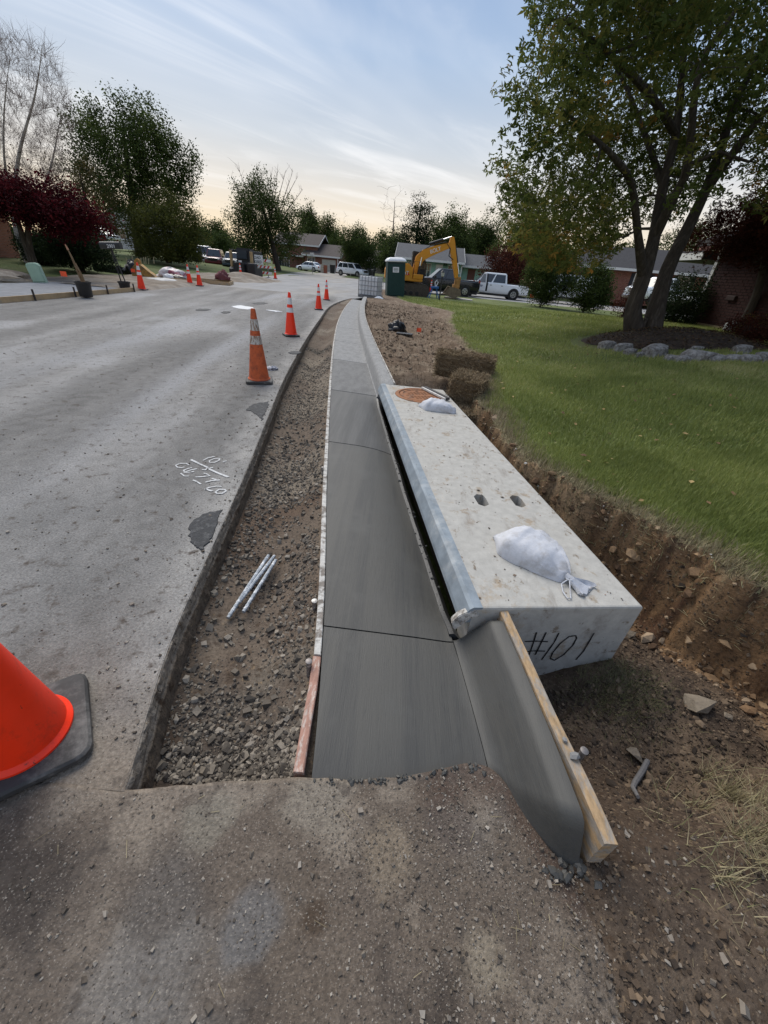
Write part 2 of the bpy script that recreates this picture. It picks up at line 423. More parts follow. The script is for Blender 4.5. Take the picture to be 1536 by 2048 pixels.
def bank(x, y):
    jx = 0.19 * fbm(x, y, 3.4, 4, 21) + 0.05 * fbm(x, y, 11, 3, 22)
    w = 0.11 + 0.5 * sst(y, 6.5, 9) + 0.08 * fbm(x, y, 1.5, 2, 9) + 0.18 * sst(1.2 - y, 0, 0.5)
    return np.clip(((x - xE(y)) * 0.8 + jx + 0.04) / w, -2, 3)
def z_right(x, y, rough=True):
    f = -(0.36 + 0.10*sst(y, 1.2, 2.0)) * sst(y, 0.5, 1.0) * (1 - sst(y, 5.5, 7.2)) + 0.03 * sst(y, 6.5, 8)
    f = f + 0.17 * np.exp(-(((x - 1.42) / 0.28) ** 2 + ((y - 1.42) / 0.22) ** 2))
    f = f + 0.10 * np.exp(-(((x - 1.85) / 0.3) ** 2 + ((y - 1.25) / 0.3) ** 2))
    near = (y < 9)
    amp = np.where(y < 0.55, 0.5, 1.0)
    if rough:
        r = (0.16 * fbm(x, y, 1.6, 3, 31) + 0.055 * fbm(x, y, 7, 3, 33) + 0.03 * np.abs(fbm(x, y, 22, 3, 35)))
        f = f + amp * r * np.where(y > 7, 0.75, 1.0) - 0.008
    edge = sst(x - np.where(y > 0.48, xB(y), 0.62), 0.0, 0.18)
    f = np.where(y > 5.4, f * edge + (0.02) * (1 - edge), f * edge + np.where(y < 0.5, -0.035, -0.12) * (1 - edge))
    b = bank(x, y)
    lawn = np.where(y < 1.1, np.minimum(hill(x, y), 0.06 + 0.14 * sst(y, 0.8, 1.1) + 0.25 * sst(x, 1.7, 3)), hill(x, y))
    lip = 0.03 * np.exp(-((b - 1.1) / 0.5) ** 2) * fbm(x, y, 9, 3, 41) * 2
    rr = (0.16 * fbm(x, y, 6, 4, 43) + 0.07 * np.abs(fbm(x, y, 16, 3, 44))) * np.exp(-((b - 0.5) / 0.45) ** 2) if rough else 0
    z = f + (lawn - f) * sst(b) + lip + rr
    # straw and dirt end in the distance
    fade = sst(y, 26, 31)
    return z * (1 - fade) + 0.004 * fade
def z_trench(x, y):
    a, b = xR(y), xL(y) - 0.03
    u = np.clip((x - a) / (b - a), 0, 1)
    d = -0.185 + 0.10 * sst(u, 0.55, 1.0) + 0.03 * np.cos(u * 6)
    d = d * (1 - 0.75 * sst(y, 6, 22))
    d = d + 0.05 * fbm(x, y, 2.2, 3, 51) + 0.02 * fbm(x, y, 14, 3, 53)
    return d * (1 - sst(y, 21.5, 23.8)) - 0.006
def z_road(x, y):
    return 0.006 * fbm(x, y, 1.1, 3, 61) + 0.004 * fbm(x, y, 9, 3, 62) * (1 - sst(y, 3, 8)) + 0.0

def c3(*a): return np.array(a, float)
def lerp(a, b, t): t = np.asarray(t)[..., None]; return a * (1 - t) + b * t
def road_col(x, y):
    base = np.ones(np.shape(x) + (3,)) * c3(0.195, 0.188, 0.178)
    # streaks run along the road
    st = fbm(x * 3.0 + y * 0.42, y * 0.35, 0.55, 5, 71)
    base = base * (1 + 1.15 * st + 0.5 * fbm(x, y, 14, 3, 79))[..., None]
    bl = fbm(x, y, 0.5, 4, 72)
    base = lerp(base, c3(0.31, 0.305, 0.30), sst(bl + 0.7 * st, 0.10, 0.36) * 0.75)
    base = lerp(base, c3(0.13, 0.128, 0.125), sst(-bl + 0.6 * fbm(x, y, 0.23, 3, 78), 0.12, 0.4) * 0.6)
    dxe = xR(y) - x
    base = lerp(base, c3(0.34, 0.325, 0.30), sst(1 - dxe / 0.35, 0, 1) * (0.5 + 1.2 * fbm(x, y, 6, 3, 73)) * (y > 0.7) * (y < 22))
    wp = np.exp(-((dxe - 1.3)/.28)**2) + np.exp(-((dxe - 3.1)/.35)**2)
    base = lerp(base, c3(0.33, 0.33, 0.335), np.clip(wp*(.35 + 2.2*fbm(x*2 + y*.3, y*.25, .8, 4, 179)), 0, .6))
    # brown soil tracked over the near end
    n = fbm(x, y, 1.4, 5, 74)
    dm = sst(1.25 - y + 1.1 * n + 0.25 * np.clip(x + 1.2, -1, 1.5), 0.0, 0.75)
    brown = np.ones_like(base) * c3(0.112, 0.086, 0.064)
    n2 = fbm(x, y, 3.2, 6, 75, 0.62)
    brown = lerp(brown, c3(0.20, 0.163, 0.125), sst(n2, 0.02, 0.2))
    brown = lerp(brown, c3(0.055, 0.041, 0.031), sst(-n2, 0.04, 0.2))
    grey = sst(fbm(x, y, 2.1, 4, 76), 0.10, 0.26) * 0.6
    brown = lerp(brown, c3(0.165, 0.155, 0.142), grey)
    def spot(u, v, ru, col, out_, k, s):
        p = gp(u, v); r = ((x - p.x)**2 + (y - p.y)**2)**.5/ru
        return lerp(out_, c3(*col), sst(1.15 - r + 1.3*fbm(x, y, 9, 4, s), 0.0, 0.6)*k)
    brown = spot(505, 1845, .075, (.13, .132, .134), brown, .55, 171); brown = spot(628, 1835, .05, (.05, .03, .016), brown, .8, 172)
    brown = spot(960, 1930, .08, (.24, .20, .145), brown, .75, 173); brown = spot(640, 1610, .11, (.22, .19, .15), brown, .7, 174); brown = spot(330, 1800, .12, (.075, .06, .048), brown, .7, 175)
    brown = spot(780, 1700, .10, (.21, .165, .115), brown, .7, 176); brown = spot(420, 1640, .09, (.20, .18, .14), brown, .6, 177); brown = spot(900, 1640, .09, (.085, .066, .055), brown, .8, 178)
    out = lerp(base, brown, dm * 0.92)
    # tyre-worn far stretch is tanner
    out = lerp(out, c3(0.30, 0.265, 0.215), sst(fbm(x, y, 0.12, 3, 77) + 0.12 * sst(y, 18, 30), 0.10, 0.35) * 0.55 * sst(y, 8, 20))
    return out
GROUND = pm('ground_soil_and_grass', (1, 1, 1), 0.95, var=0.45, scale=55, bump=0.8, bscale=110, attr='Col', dist=0.006, spec=0.2)
ROADM = pm('road_surface', (1, 1, 1), 0.9, var=0.42, scale=75, bump=0.9, bscale=120, attr='Col', dist=0.006, spec=0.2)

add_speckle(ROADM, 150, 0.60, 0.68, (0.28, 0.25, 0.21)); add_speckle(ROADM, 95, 0.61, 0.68, (0.055, 0.045, 0.037)); add_speckle(ROADM, 11, 0.56, 0.72, (0.085, 0.07, 0.058))
add_speckle(GROUND, 120, 0.60, 0.67, (0.20, 0.16, 0.115)); add_speckle(GROUND, 60, 0.60, 0.67, (0.022, 0.016, 0.012)); add_speckle(GROUND, 13, 0.54, 0.66, (0.055, 0.036, 0.023), (1, 1, 1), 7); add_speckle(GROUND, 28, 0.60, 0.70, (0.23, 0.165, 0.10), (1, 1, 1), 5)
def nonuni(a, b, s0, s1):
    r = [a]
    while r[-1] < b:
        k = (r[-1] - a) / (b - a); r.append(r[-1] + s0 + (s1 - s0) * k)
    r[-1] = b
    return np.array(r)

# road, left of the cut
ys = np.concatenate([nonuni(0.548, 6, 0.02, 0.06)[:-1], nonuni(6, 24, 0.06, 0.3)])
u = np.concatenate([np.linspace(0, 0.5, 40)[:-1] , 1 - (np.linspace(0.5**0.5, 0, 120))**2])
XL0 = -10.3 - 0.028 * (ys - 10)
X = XL0[:, None] + (xR(ys) - XL0)[:, None] * u[None, :]
Y = np.repeat(ys[:, None], len(u), 1)
# the saw cut wanders a little
X[:, -1] += 0.006 * fbm(ys, ys * 0, 12, 3, 81)
Z = z_road(X, Y)
V = np.stack([X, Y, Z], -1)
C = road_col(X, Y)
road = npmesh('road', V.reshape(-1, 3), gridF(*X.shape), ROADM, smooth=True, cols=C.reshape(-1, 3))
tag(road, kind='structure')
# broken cut face below the edge
yw = np.concatenate([np.arange(0.548, 4, 0.012), nonuni(4, 24, 0.02, 0.25)])
ex = np.interp(yw, ys, X[:, -1]); ez = np.interp(yw, ys, Z[:, -1])
rows_ = []; cols_w = []
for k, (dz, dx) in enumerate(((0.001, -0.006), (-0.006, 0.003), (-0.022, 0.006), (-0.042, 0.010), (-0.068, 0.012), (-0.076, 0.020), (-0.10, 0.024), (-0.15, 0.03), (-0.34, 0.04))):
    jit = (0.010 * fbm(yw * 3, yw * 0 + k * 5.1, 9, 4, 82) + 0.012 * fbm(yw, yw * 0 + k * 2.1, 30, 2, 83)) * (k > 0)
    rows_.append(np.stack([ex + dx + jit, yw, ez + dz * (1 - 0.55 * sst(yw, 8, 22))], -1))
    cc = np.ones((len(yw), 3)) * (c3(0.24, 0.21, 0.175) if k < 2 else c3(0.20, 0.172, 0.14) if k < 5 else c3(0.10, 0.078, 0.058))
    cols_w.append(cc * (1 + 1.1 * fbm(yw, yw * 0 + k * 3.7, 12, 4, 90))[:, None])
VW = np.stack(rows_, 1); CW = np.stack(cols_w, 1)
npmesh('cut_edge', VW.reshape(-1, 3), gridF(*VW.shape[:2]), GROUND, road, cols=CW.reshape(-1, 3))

# the dirt-covered apron in front of the trench
_Yt = spline([(-3,0.55),(-0.8,0.55),(-0.74,0.556),(-0.5,0.60),(-0.2,0.635),(0.1,0.665),(0.3,0.71),(0.42,0.735),(0.52,0.70),(0.58,0.60),(0.64,0.50),(0.70,0.455),(0.8,0.44),(1.0,0.44)])
Yt = lambda x: np.where(np.asarray(x) < -0.78, 0.552, _Yt(x))
xs = np.concatenate([nonuni(-8, -1.7, 0.25, 0.02)[:-1], np.arange(-1.7, 1.0, 0.0125)])
vv = 1 - (np.linspace(1, 0, 120))**1.0
Xa = np.repeat(xs[None, :], len(vv), 0)
yt = Yt(xs) + np.where(xs > -0.78, 0.012 * fbm(xs, xs * 0, 14, 3, 96) + 0.012 * fbm(xs, xs * 0, 5, 2, 97), 0)
Ya = -1.0 + (yt + 1.0)[None, :] * vv[:, None]
side = sst(Xa + 0.12 * fbm(Xa, Ya, 4, 3, 98) , 0.62, 0.92)
crumble = 0.05 * side
Za = z_road(Xa, Ya) + 0.012 * fbm(Xa, Ya, 6, 5, 99) - crumble - 0.01 * (side > 0.98)
# the front edge rounds off where it is not a saw cut
Ca = road_col(Xa, Ya)
Ca = lerp(Ca, c3(0.085, 0.066, 0.05), sst(side, 0.1, 0.8) * 0.8)
dred = sst(0.16 - np.abs(Ya - Yt(Xa) + 0.02), 0, 0.12) * sst(Xa, 0.15, 0.3)
Ca = lerp(Ca, c3(0.07, 0.045, 0.033), dred * 0.75)
Va = np.stack([Xa, Ya, Za], -1)
rows = [Va]; cols_ = [Ca]
for k, dz in enumerate((-0.03, -0.09, -0.30)):
    w_ = np.stack([xs, yt + 0.006 * (k + 1) * (1 + 3 * fbm(xs, xs * 0 + k, 8, 2, 101)), Za[-1] + dz], -1)
    rows.append(w_[None]); cols_.append((np.ones((1, len(xs), 3)) * c3(0.15, 0.12, 0.095) * (0.8 if k else 1)))
Va = np.concatenate(rows, 0); Ca = np.concatenate(cols_, 0)
apron = npmesh('pavement', Va.reshape(-1, 3), gridF(*Va.shape[:2]), ROADM, smooth=True, cols=Ca.reshape(-1, 3))
tag(apron, kind='structure')

# trench floor
ys = np.concatenate([nonuni(0.50, 5, 0.016, 0.03)[:-1], nonuni(5, 24, 0.03, 0.25)])
u = np.linspace(0, 1, 60)
a_, b_ = xR(ys) - 0.02, xL(ys) - 0.005
X = a_[:, None] + (b_ - a_)[:, None] * u; Y = np.repeat(ys[:, None], 60, 1)
Z = z_trench(X, Y)
n1 = fbm(X, Y, 1.7, 4, 111)
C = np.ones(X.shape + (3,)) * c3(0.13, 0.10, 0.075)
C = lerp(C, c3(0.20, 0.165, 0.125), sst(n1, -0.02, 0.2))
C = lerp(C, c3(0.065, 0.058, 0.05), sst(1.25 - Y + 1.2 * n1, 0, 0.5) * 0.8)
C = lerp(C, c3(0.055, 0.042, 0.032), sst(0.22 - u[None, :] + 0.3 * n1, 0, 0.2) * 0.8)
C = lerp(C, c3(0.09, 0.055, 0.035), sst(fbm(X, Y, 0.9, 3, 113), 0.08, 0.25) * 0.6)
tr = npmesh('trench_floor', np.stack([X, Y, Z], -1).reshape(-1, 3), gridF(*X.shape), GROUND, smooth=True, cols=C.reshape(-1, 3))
tag(tr, kind='structure')

# dirt and lawn, right of the kerb
ys = np.concatenate([nonuni(-1.0, 3.2, 0.02, 0.018)[:-1], nonuni(3.2, 9, 0.018, 0.06)[:-1], nonuni(9, 37.7, 0.06, 0.8)])
ts = np.concatenate([nonuni(0, 2.2, 0.012, 0.02)[:-1], nonuni(2.2, 9, 0.03, 0.2)[:-1], nonuni(9, 48, 0.2, 4)])
x0 = np.where(ys > 0.48, xB(ys) + 0.005, 0.60)
X = x0[:, None] + ts[None, :]; Y = np.repeat(ys[:, None], len(ts), 1)
Z = z_right(X, Y)
Bk = bank(X, Y)
def right_col(X, Y, Bk, Z):
    n1 = fbm(X, Y, 2.5, 5, 121); n2 = fbm(X, Y, 8, 4, 122)
    soil = np.ones(X.shape + (3,)) * c3(0.062, 0.043, 0.030)
    soil = lerp(soil, c3(0.125, 0.088, 0.058), sst(n1 + 0.4 * n2, 0.02, 0.3))
    soil = lerp(soil, c3(0.04, 0.029, 0.021), sst(-n1, 0.05, 0.3))
    dry = lerp(np.ones_like(soil) * c3(0.15, 0.105, 0.070), c3(0.24, 0.185, 0.13), sst(n2, 0.0, 0.28))
    dry = lerp(dry, c3(0.12, 0.078, 0.05), sst(-n1, 0.03, 0.22) * 0.8)
    dry = lerp(dry, c3(0.06, 0.05, 0.045), np.exp(-(((Y - 6.2) / 0.7) ** 2 + ((X - 0.3) / 0.6) ** 2)) * 0.9)
    soil = lerp(soil, dry, sst(Y, 5.9, 7.5))
    soil = lerp(soil, c3(0.09, 0.07, 0.053), sst(0.62 - Y, 0, 0.4) * 0.5)
    clay = np.ones_like(soil) * c3(0.215, 0.125, 0.062)
    clay = lerp(clay, c3(0.34, 0.225, 0.125), sst(n1 + n2 * 0.7, 0.02, 0.3))
    clay = lerp(clay, c3(0.085, 0.045, 0.026), sst(-n2 - 0.3 * n1, 0.05, 0.25))
    kc = np.exp(-((Bk - 0.35) / 0.75) ** 2) * (Y < 7) * sst(Y, 1.0, 1.4)
    c = lerp(soil, clay, np.clip(kc * 1.1, 0, 1))
    rim = lerp(np.ones_like(soil) * c3(0.15, 0.115, 0.07), c3(0.24, 0.20, 0.12), sst(n2, -0.1, 0.2))
    c = lerp(c, rim, sst(Bk, 0.85, 1.15) * 0.9)
    g = lerp(np.ones_like(soil) * c3(0.075, 0.10, 0.028), c3(0.13, 0.15, 0.05), sst(fbm(X, Y, 0.45, 4, 123) + 0.3 * n1, -0.05, 0.3))
    g = g * 1.2
    g = lerp(g, c3(0.17, 0.165, 0.07), sst(fbm(X * 0.6 + Y * 0.3, Y - X * 0.2, 0.8, 4, 124), 0.13, 0.36) * 0.5)
    lm = lawn_mask(X, Y, Bk)
    return lerp(c, g, lm)
def lawn_mask(X, Y, Bk):
    k = Bk * np.where(Y < 6.5, 0.14, 0.5) - np.where(Y < 6.5, 0.22, 0.55) + 0.16 * fbm(X, Y, 2.5, 4, 125)
    return sst(k, 0.0, 0.14) * sst(Y, 0.9, 1.3)
dirt = npmesh('ground', np.stack([X, Y, Z], -1).reshape(-1, 3), gridF(*X.shape), GROUND, smooth=True, cols=right_col(X, Y, Bk, Z).reshape(-1, 3))
tag(dirt, kind='structure')

# wide terrain, side street and far pavement
def flat(name, poly, z, mat, kind='structure', sub=0):
    o = MB(); o.add([(p[0], p[1], z) for p in poly], [tuple(range(len(poly)))])
    ob = o.build(name, mat); tag(ob, kind=kind); return ob
FARGRASS = pm('far_grass', (0.075, 0.10, 0.03), 0.95, var=0.35, scale=0.6, bump=0.6, bscale=9, dist=0.05, col2=(0.12, 0.12, 0.05), lo=0.48, hi=0.7, scale2=0.25, spec=0.2)
FARROAD = pm('far_road', (0.265, 0.26, 0.255), 0.9, var=0.22, scale=0.9, bump=0.4, bscale=40, col2=(0.31, 0.27, 0.21), lo=0.46, hi=0.68, scale2=0.12, stretch=(1, 0.35, 1), dist=0.01, spec=0.25)
flat('terrain', [(-900,-600),(900,-600),(900,1500),(-900,1500)], -1.2, FARGRASS)
fld = np.array([-120, -80, -50, -30, -20, -14, -10.5, -9.8])
def grass_field(name, pts_fn, nu, nv):
    U, W = np.meshgrid(np.linspace(0, 1, nu), np.linspace(0, 1, nv)); P = pts_fn(U, W)
    o = npmesh(name, P.reshape(-1, 3), gridF(nv, nu), FARGRASS, smooth=True); tag(o, kind='structure'); return o
grass_field('lawn', lambda U, W: np.stack([-10.35 - 0.028*(W*190-10) - 110*U**1.6, -20 + 210*W, 0.02*sst(U,0,.05) + 0.55*sst(U, 0.1, 0.35) + 0.10*fbm(U*60, W*80, 0.6, 3, 131) - 0.03], -1), 60, 120)
flat('street', [(-14,24.0),(-2.7,24.0),(-1.4,29.5),(0.5,34.5),(4,37.5),(60,37.0),(60,49),(8,49.5),(2,51),(-3,56),(-6,62),(-8,90),(-18,90),(-13,40)], 0.0, FARROAD)
flat('far_street', [(-45,62),(-18,58),(-8,62),(-6,66),(30,90),(30,98),(-12,80),(-45,74)], -0.004, FARROAD)
grass_field('far_lawn', lambda U, W: np.stack([-9 + 130*U + W*4, 49.6 + 9*(1-U)**3*0 + 120*W + np.where(U < 0.14, (0.14-U)*90, 0), 0.03 + 0.5*sst(W, 0.02, 0.15) + 0.06*fbm(U*90, W*70, 0.7, 3, 133)], -1), 80, 60)
# ---------------------------------------------------------------- fresh kerb and gutter
WET = pm('fresh_wet_concrete', (0.054, 0.052, 0.046), 0.58, var=0.10, scale=22, bump=0.5, bscale=40, stretch=(6, 0.22, 6), col2=(0.035, 0.035, 0.033), lo=0.46, hi=0.6, scale2=1.3, dist=0.0015, spec=0.5)
DAMP = pm('setting_concrete', (0.075, 0.074, 0.071), 0.6, var=0.18, scale=7, bump=0.4, bscale=26, stretch=(9, 0.35, 9), col2=(0.05, 0.05, 0.049), lo=0.44, hi=0.62, scale2=1.1, dist=0.0015)
CURED = pm('cured_concrete', (0.25, 0.248, 0.242), 0.85, var=0.16, scale=22, bump=0.4, bscale=26, stretch=(2, 1, 2), col2=(0.19, 0.189, 0.186), lo=0.42, hi=0.66, scale2=5, dist=0.002)
CURING = pm('curing_concrete', (0.15, 0.149, 0.145), 0.75, var=0.18, scale=16, bump=0.4, bscale=26, stretch=(3, 1, 3), col2=(0.105, 0.104, 0.102), lo=0.42, hi=0.64, scale2=3, dist=0.002)
kerb = thing('curb_and_gutter', 'freshly poured grey concrete curb and gutter running along the trench', 'curb', (0, 0, 0))
SLAB_Y0, SLAB_Y1 = 1.36, 5.50
def prof(y):
    """cross section of the gutter pan and kerb as (t, z)"""
    if y < SLAB_Y0 - 0.01 or y > SLAB_Y1 + 0.01:
        k = 0.0
    else: k = float(sst(y, SLAB_Y0 - 0.01, SLAB_Y0 + 0.25) * (1 - sst(y, SLAB_Y1 - 0.3, SLAB_Y1 + 0.01)))
    w = float(wG(y))
    pan = [(0.0, 0.0), (w*0.2, -0.006), (w*0.45, -0.014), (w*0.7, -0.022 - 0.01*k), (w*0.88, -0.03 - 0.03*k), (w*0.96, -0.033 - 0.045*k), (w, -0.03 - 0.05*k)]
    return pan, w
joints = [0.60, 1.33, 3.72, 5.66, 7.8, 9.9, 12.3, 14.8, 17.0, 19.4, 23.6]
def panel(i, y0, y1):
    mat = WET if i < 2 else (DAMP if i == 2 else (CURING if i == 3 else CURED))
    m = 8 if i else 26
    jg = 0.004 if i < 2 else 0.010
    ysn = np.linspace(y0 + jg, y1 - jg, max(8, int((y1 - y0) / 0.09)))
    rings = []
    for j, y in enumerate(ysn):
        pan, w = prof(y)
        end = 0.007 if j in (0, len(ysn) - 1) else 0
        r = []
        if i == 0:
            pan = [(t, np.interp(t, [p[0] for p in pan], [p[1] for p in pan])) for t in np.linspace(0, w, 26)]
        for t, z in pan:
            yy = y
            if i == 0:      # ragged leading edge
                ye = float(Yt(xL(0.7) + t)) - 0.012 + 0.008 * float(fbm(np.array(t * 30), np.array(3.3), 1, 3, 140))
                yy = ye + (y - ysn[0]) * (ysn[-1] - ye) / (ysn[-1] - ysn[0])
            zz = z - end + (0.006 * float(fbm(np.array(t * 14), np.array(y * 14), 1, 3, 141)) if (i == 0 and yy < 0.78) else 0.0015 * float(fbm(np.array(t*5), np.array(y*2), 1, 2, 142)))
            r.append((float(xL(yy)) + t, yy, zz))
        rings.append(r)
    mb = MB(); n = len(rings[0])
    vs = [p for r in rings for p in r]; fs = [(a*n+b, a*n+b+1, (a+1)*n+b+1, (a+1)*n+b) for a in range(len(rings)-1) for b in range(n-1)]
    base = len(vs); bot = [(p[0], p[1], p[2] - 0.16) for p in vs]
    k = len(rings)
    for a in range(k-1):
        fs.append((a*n, (a+1)*n, base+(a+1)*n, base+a*n)); fs.append((a*n+n-1, base+a*n+n-1, base+(a+1)*n+n-1, (a+1)*n+n-1))
    for b in range(n-1):
        fs.append((b, base+b, base+b+1, b+1)); q = (k-1)*n; fs.append((q+b, q+b+1, base+q+b+1, base+q+b))
    mb.add(vs + bot, fs)
    o = mb.build('gutter_panel', mat, kerb, smooth=True)
    return o
for i in range(len(joints) - 1): panel(i, joints[i], joints[i+1])
def curb_seg(y0, y1, mat, ragged=False, step=0.08):
    ysn = np.linspace(y0 + 0.003, y1 - 0.003, max(6, int((y1 - y0) / step))); rings = []
    P = [(0.002, -0.16), (0.002, -0.028), (0.02, -0.022), (0.05, 0.008), (0.095, 0.066), (0.142, 0.126), (0.160, 0.142), (0.21, 0.150), (0.213, -0.16)]
    if not ragged: P = [(0.002, -0.16), (0.002, -0.028), (0.016, -0.022), (0.030, 0.02), (0.048, 0.11), (0.064, 0.148), (0.09, 0.166), (0.238, 0.172), (0.24, -0.16)]
    for j, y in enumerate(ysn):
        end = 0.012 if j in (0, len(ysn)-1) else 0
        r = []
        for q, (t, z) in enumerate(P):
            yy = y
            if ragged:
                ye = float(np.interp(t, [0, 0.05, 0.1, 0.15, 0.213], [0.70, 0.60, 0.52, 0.465, 0.445])) + 0.014 * float(fbm(np.array(t*40), np.array(1.7), 1, 3, 145))
                yy = ye + (y - ysn[0]) * (ysn[-1] - ye) / (ysn[-1] - ysn[0])
                if z > -0.1 and yy < ye + 0.12: z = -0.03 + (z + 0.03) * float(sst(yy, ye - 0.01, ye + 0.10)) + 0.006 * float(fbm(np.array(t*25), np.array(yy*20), 1, 2, 146))
            r.append((float(xF(yy)) + t, yy, z - (end if z > -0.1 else 0)))
        rings.append(r)
    MBo = MB(); MBo.loft(rings); return MBo.build('curb_segment', mat, kerb, smooth=True)
curb_seg(0.47, SLAB_Y0 - 0.015, WET, True, 0.02)
for a, b in ((5.60, 7.8), (7.8, 9.9), (9.9, 12.3), (12.3, 14.8), (14.8, 17.0), (17.0, 19.4), (19.4, 23.6)): curb_seg(a, b, CURED)
# lip of the gutter that falls into the inlet throat
LIP = pm('throat_concrete', (0.05, 0.05, 0.05), 0.45, var=0.25, scale=14, bump=0.5, bscale=40, col2=(0.03, 0.03, 0.032), lo=0.6, hi=0.66, scale2=9, dist=0.004)
rings = []
for y in np.linspace(SLAB_Y0 + 0.01, SLAB_Y1 - 0.02, 60):
    x = float(xF(y)); z0 = prof(y)[0][-1][1]
    jx = 0.012 * float(fbm(np.array(y*6), np.array(0.4), 1, 3, 147)); k = float(sst(y, 1.37, 1.5) * (1 - sst(y, 5.2, 5.48)))
    rings.append([(x - 0.012 + jx, y, z0 + 0.006), (x + 0.012 + jx, y, z0 + 0.010), (x + 0.05 + jx, y, z0 - 0.03), (x + 0.075 + 0.03*k, y, z0 - 0.14*k - 0.03), (x + 0.085 + 0.05*k, y, z0 - 0.3), (x - 0.012, y, z0 - 0.3)])
mb = MB(); mb.loft(rings); mb.build('throat_lip', LIP, kerb, smooth=True)
# spilled concrete lumps at the near end and in the throat
pts = []; sz = []
for k in range(34):
    t = random.random(); pts.append((0.60 + 0.22*t + random.gauss(0, .02), 0.435 + 0.03*random.random() - 0.03*abs(t-.5) + random.gauss(0, .012), -0.012 + random.random()*.015)); sz.append(random.choice((.008, .012, .016, .022, .03)))
for k in range(60):
    t = random.random(); x = -0.16 + 0.62*t; pts.append((x, float(Yt(x)) - 0.008 + random.gauss(0, .007), 0.0)); sz.append(random.uniform(.006, .016))
for k in range(50):
    y = random.uniform(1.45, 4.8); pts.append((float(xF(y)) + random.gauss(.01, .012), y, prof(y)[0][-1][1] + 0.008)); sz.append(random.uniform(.006, .022))
o = rocks('spilled_concrete', np.array(pts), np.array(sz)*1.3, WET, kerb); tag(o, kind='stuff')

# ---------------------------------------------------------------- wooden forms and stakes
FORM_W = pm('stained_form_board', (0.50, 0.48, 0.44), 0.9, var=0.3, scale=30, bump=0.6, bscale=60, col2=(0.20, 0.175, 0.15), lo=0.47, hi=0.56, scale2=14, dist=0.004)
FORM_R = pm('reddish_form_board', (0.36, 0.20, 0.15), 0.85, var=0.3, scale=25, bump=0.5, bscale=50, col2=(0.50, 0.42, 0.36), lo=0.50, hi=0.60, scale2=12, stretch=(3, 1, 3), dist=0.003)
FORM_T = pm('tan_form_board', (0.36, 0.245, 0.135), 0.85, var=0.35, scale=22, bump=0.5, bscale=60, col2=(0.27, 0.235, 0.195), lo=0.44, hi=0.56, scale2=10, stretch=(3, 1, 3), dist=0.003)
STEEL = pm('weathered_steel', (0.22, 0.20, 0.19), 0.55, 0.6, var=0.35, scale=30, bump=0.3, bscale=60, col2=(0.45, 0.44, 0.42), lo=0.5, hi=0.62, scale2=15)
def board(name, label, ys_, xf, z1, thick, h, mat, step=0.25, wob=0.004):
    rings = []
    for y in np.linspace(ys_[0], ys_[1], max(4, int((ys_[1]-ys_[0])/step))):
        x = float(xf(y)) + wob*float(fbm(np.array(y*2.0), np.array(5.0), 1, 2, 150)); z = z1 + wob*float(fbm(np.array(y*3.0), np.array(8.0), 1, 2, 151))
        rings.append([(x, y, z-h), (x+thick, y, z-h), (x+thick, y, z-0.004), (x+thick-0.004, y, z), (x+0.004, y, z), (x, y, z-0.004)])
    mb = MB(); mb.loft(rings); o = mb.build(name, mat, None); tag(o, label, 'board'); return o
board('form_board', 'long white splattered form board along the left edge of the gutter', (1.15, 23.0), lambda y: xL(y) - 0.037, 0.006, 0.034, 0.15, FORM_W)
board('form_board', 'short reddish form board at the near end of the trench', (0.655, 1.14), lambda y: xL(y) - 0.041 - 0.028*sst(y, 1.14, 0.65), 0.004, 0.038, 0.15, FORM_R, 0.1)
board('form_board', 'tan wooden form board holding the right side of the near curb', (0.475, 1.39), lambda y: xF(y) + 0.217 + 0.02*sst(0.9 - y, 0, 0.45), 0.163, 0.042, 0.19, FORM_T, 0.06, 0.006)
board('form_board', 'thin pale form strip behind the far cured curb', (5.62, 23.0), lambda y: xF(y) + 0.243, 0.178, 0.02, 0.16, FORM_W)
def stake(label, x, y, z0, z1, r=0.0095):
    mb = MB(); mb.lathe([(r*0.2, z0), (r, z0+0.04), (r, z1-0.012), (r*1.25, z1-0.01), (r*1.3, z1-0.002), (r*0.9, z1)], 10, T(x, y, 0, 0, 0.03, 0.02))
    return tag(mb.build('form_stake', STEEL, None, smooth=True), label, 'stake', 'steel stakes beside the form boards')
stake('splattered steel stake beside the tan board', float(xF(0.72)) + 0.285, 0.735, -0.2, 0.185, 0.011)
stake('steel stake at the head of the reddish form board', float(xL(1.08)) - 0.058, 1.09, -0.25, 0.035, 0.012)
stake('rusty stake against the white splattered form board', float(xL(1.52)) - 0.055, 1.50, -0.25, -0.01, 0.013)
stake('thin upright stake against the long form, opposite the lifting holes', float(xL(3.0)) - 0.055, 3.05, -0.25, 0.03, 0.009)
lump = rocks('concrete_lump', np.array([(float(xF(0.72)) + 0.252, 0.715, 0.172)]), [0.04], CURED); tag(lump, 'round grey concrete lump stuck on the tan board', 'concrete lump')
lump = rocks('concrete_lump', np.array([(float(xF(0.80)) + 0.243, 0.765, 0.170)]), [0.022], CURED); tag(lump, 'tiny concrete lump on the tan board beyond the round one', 'concrete lump')

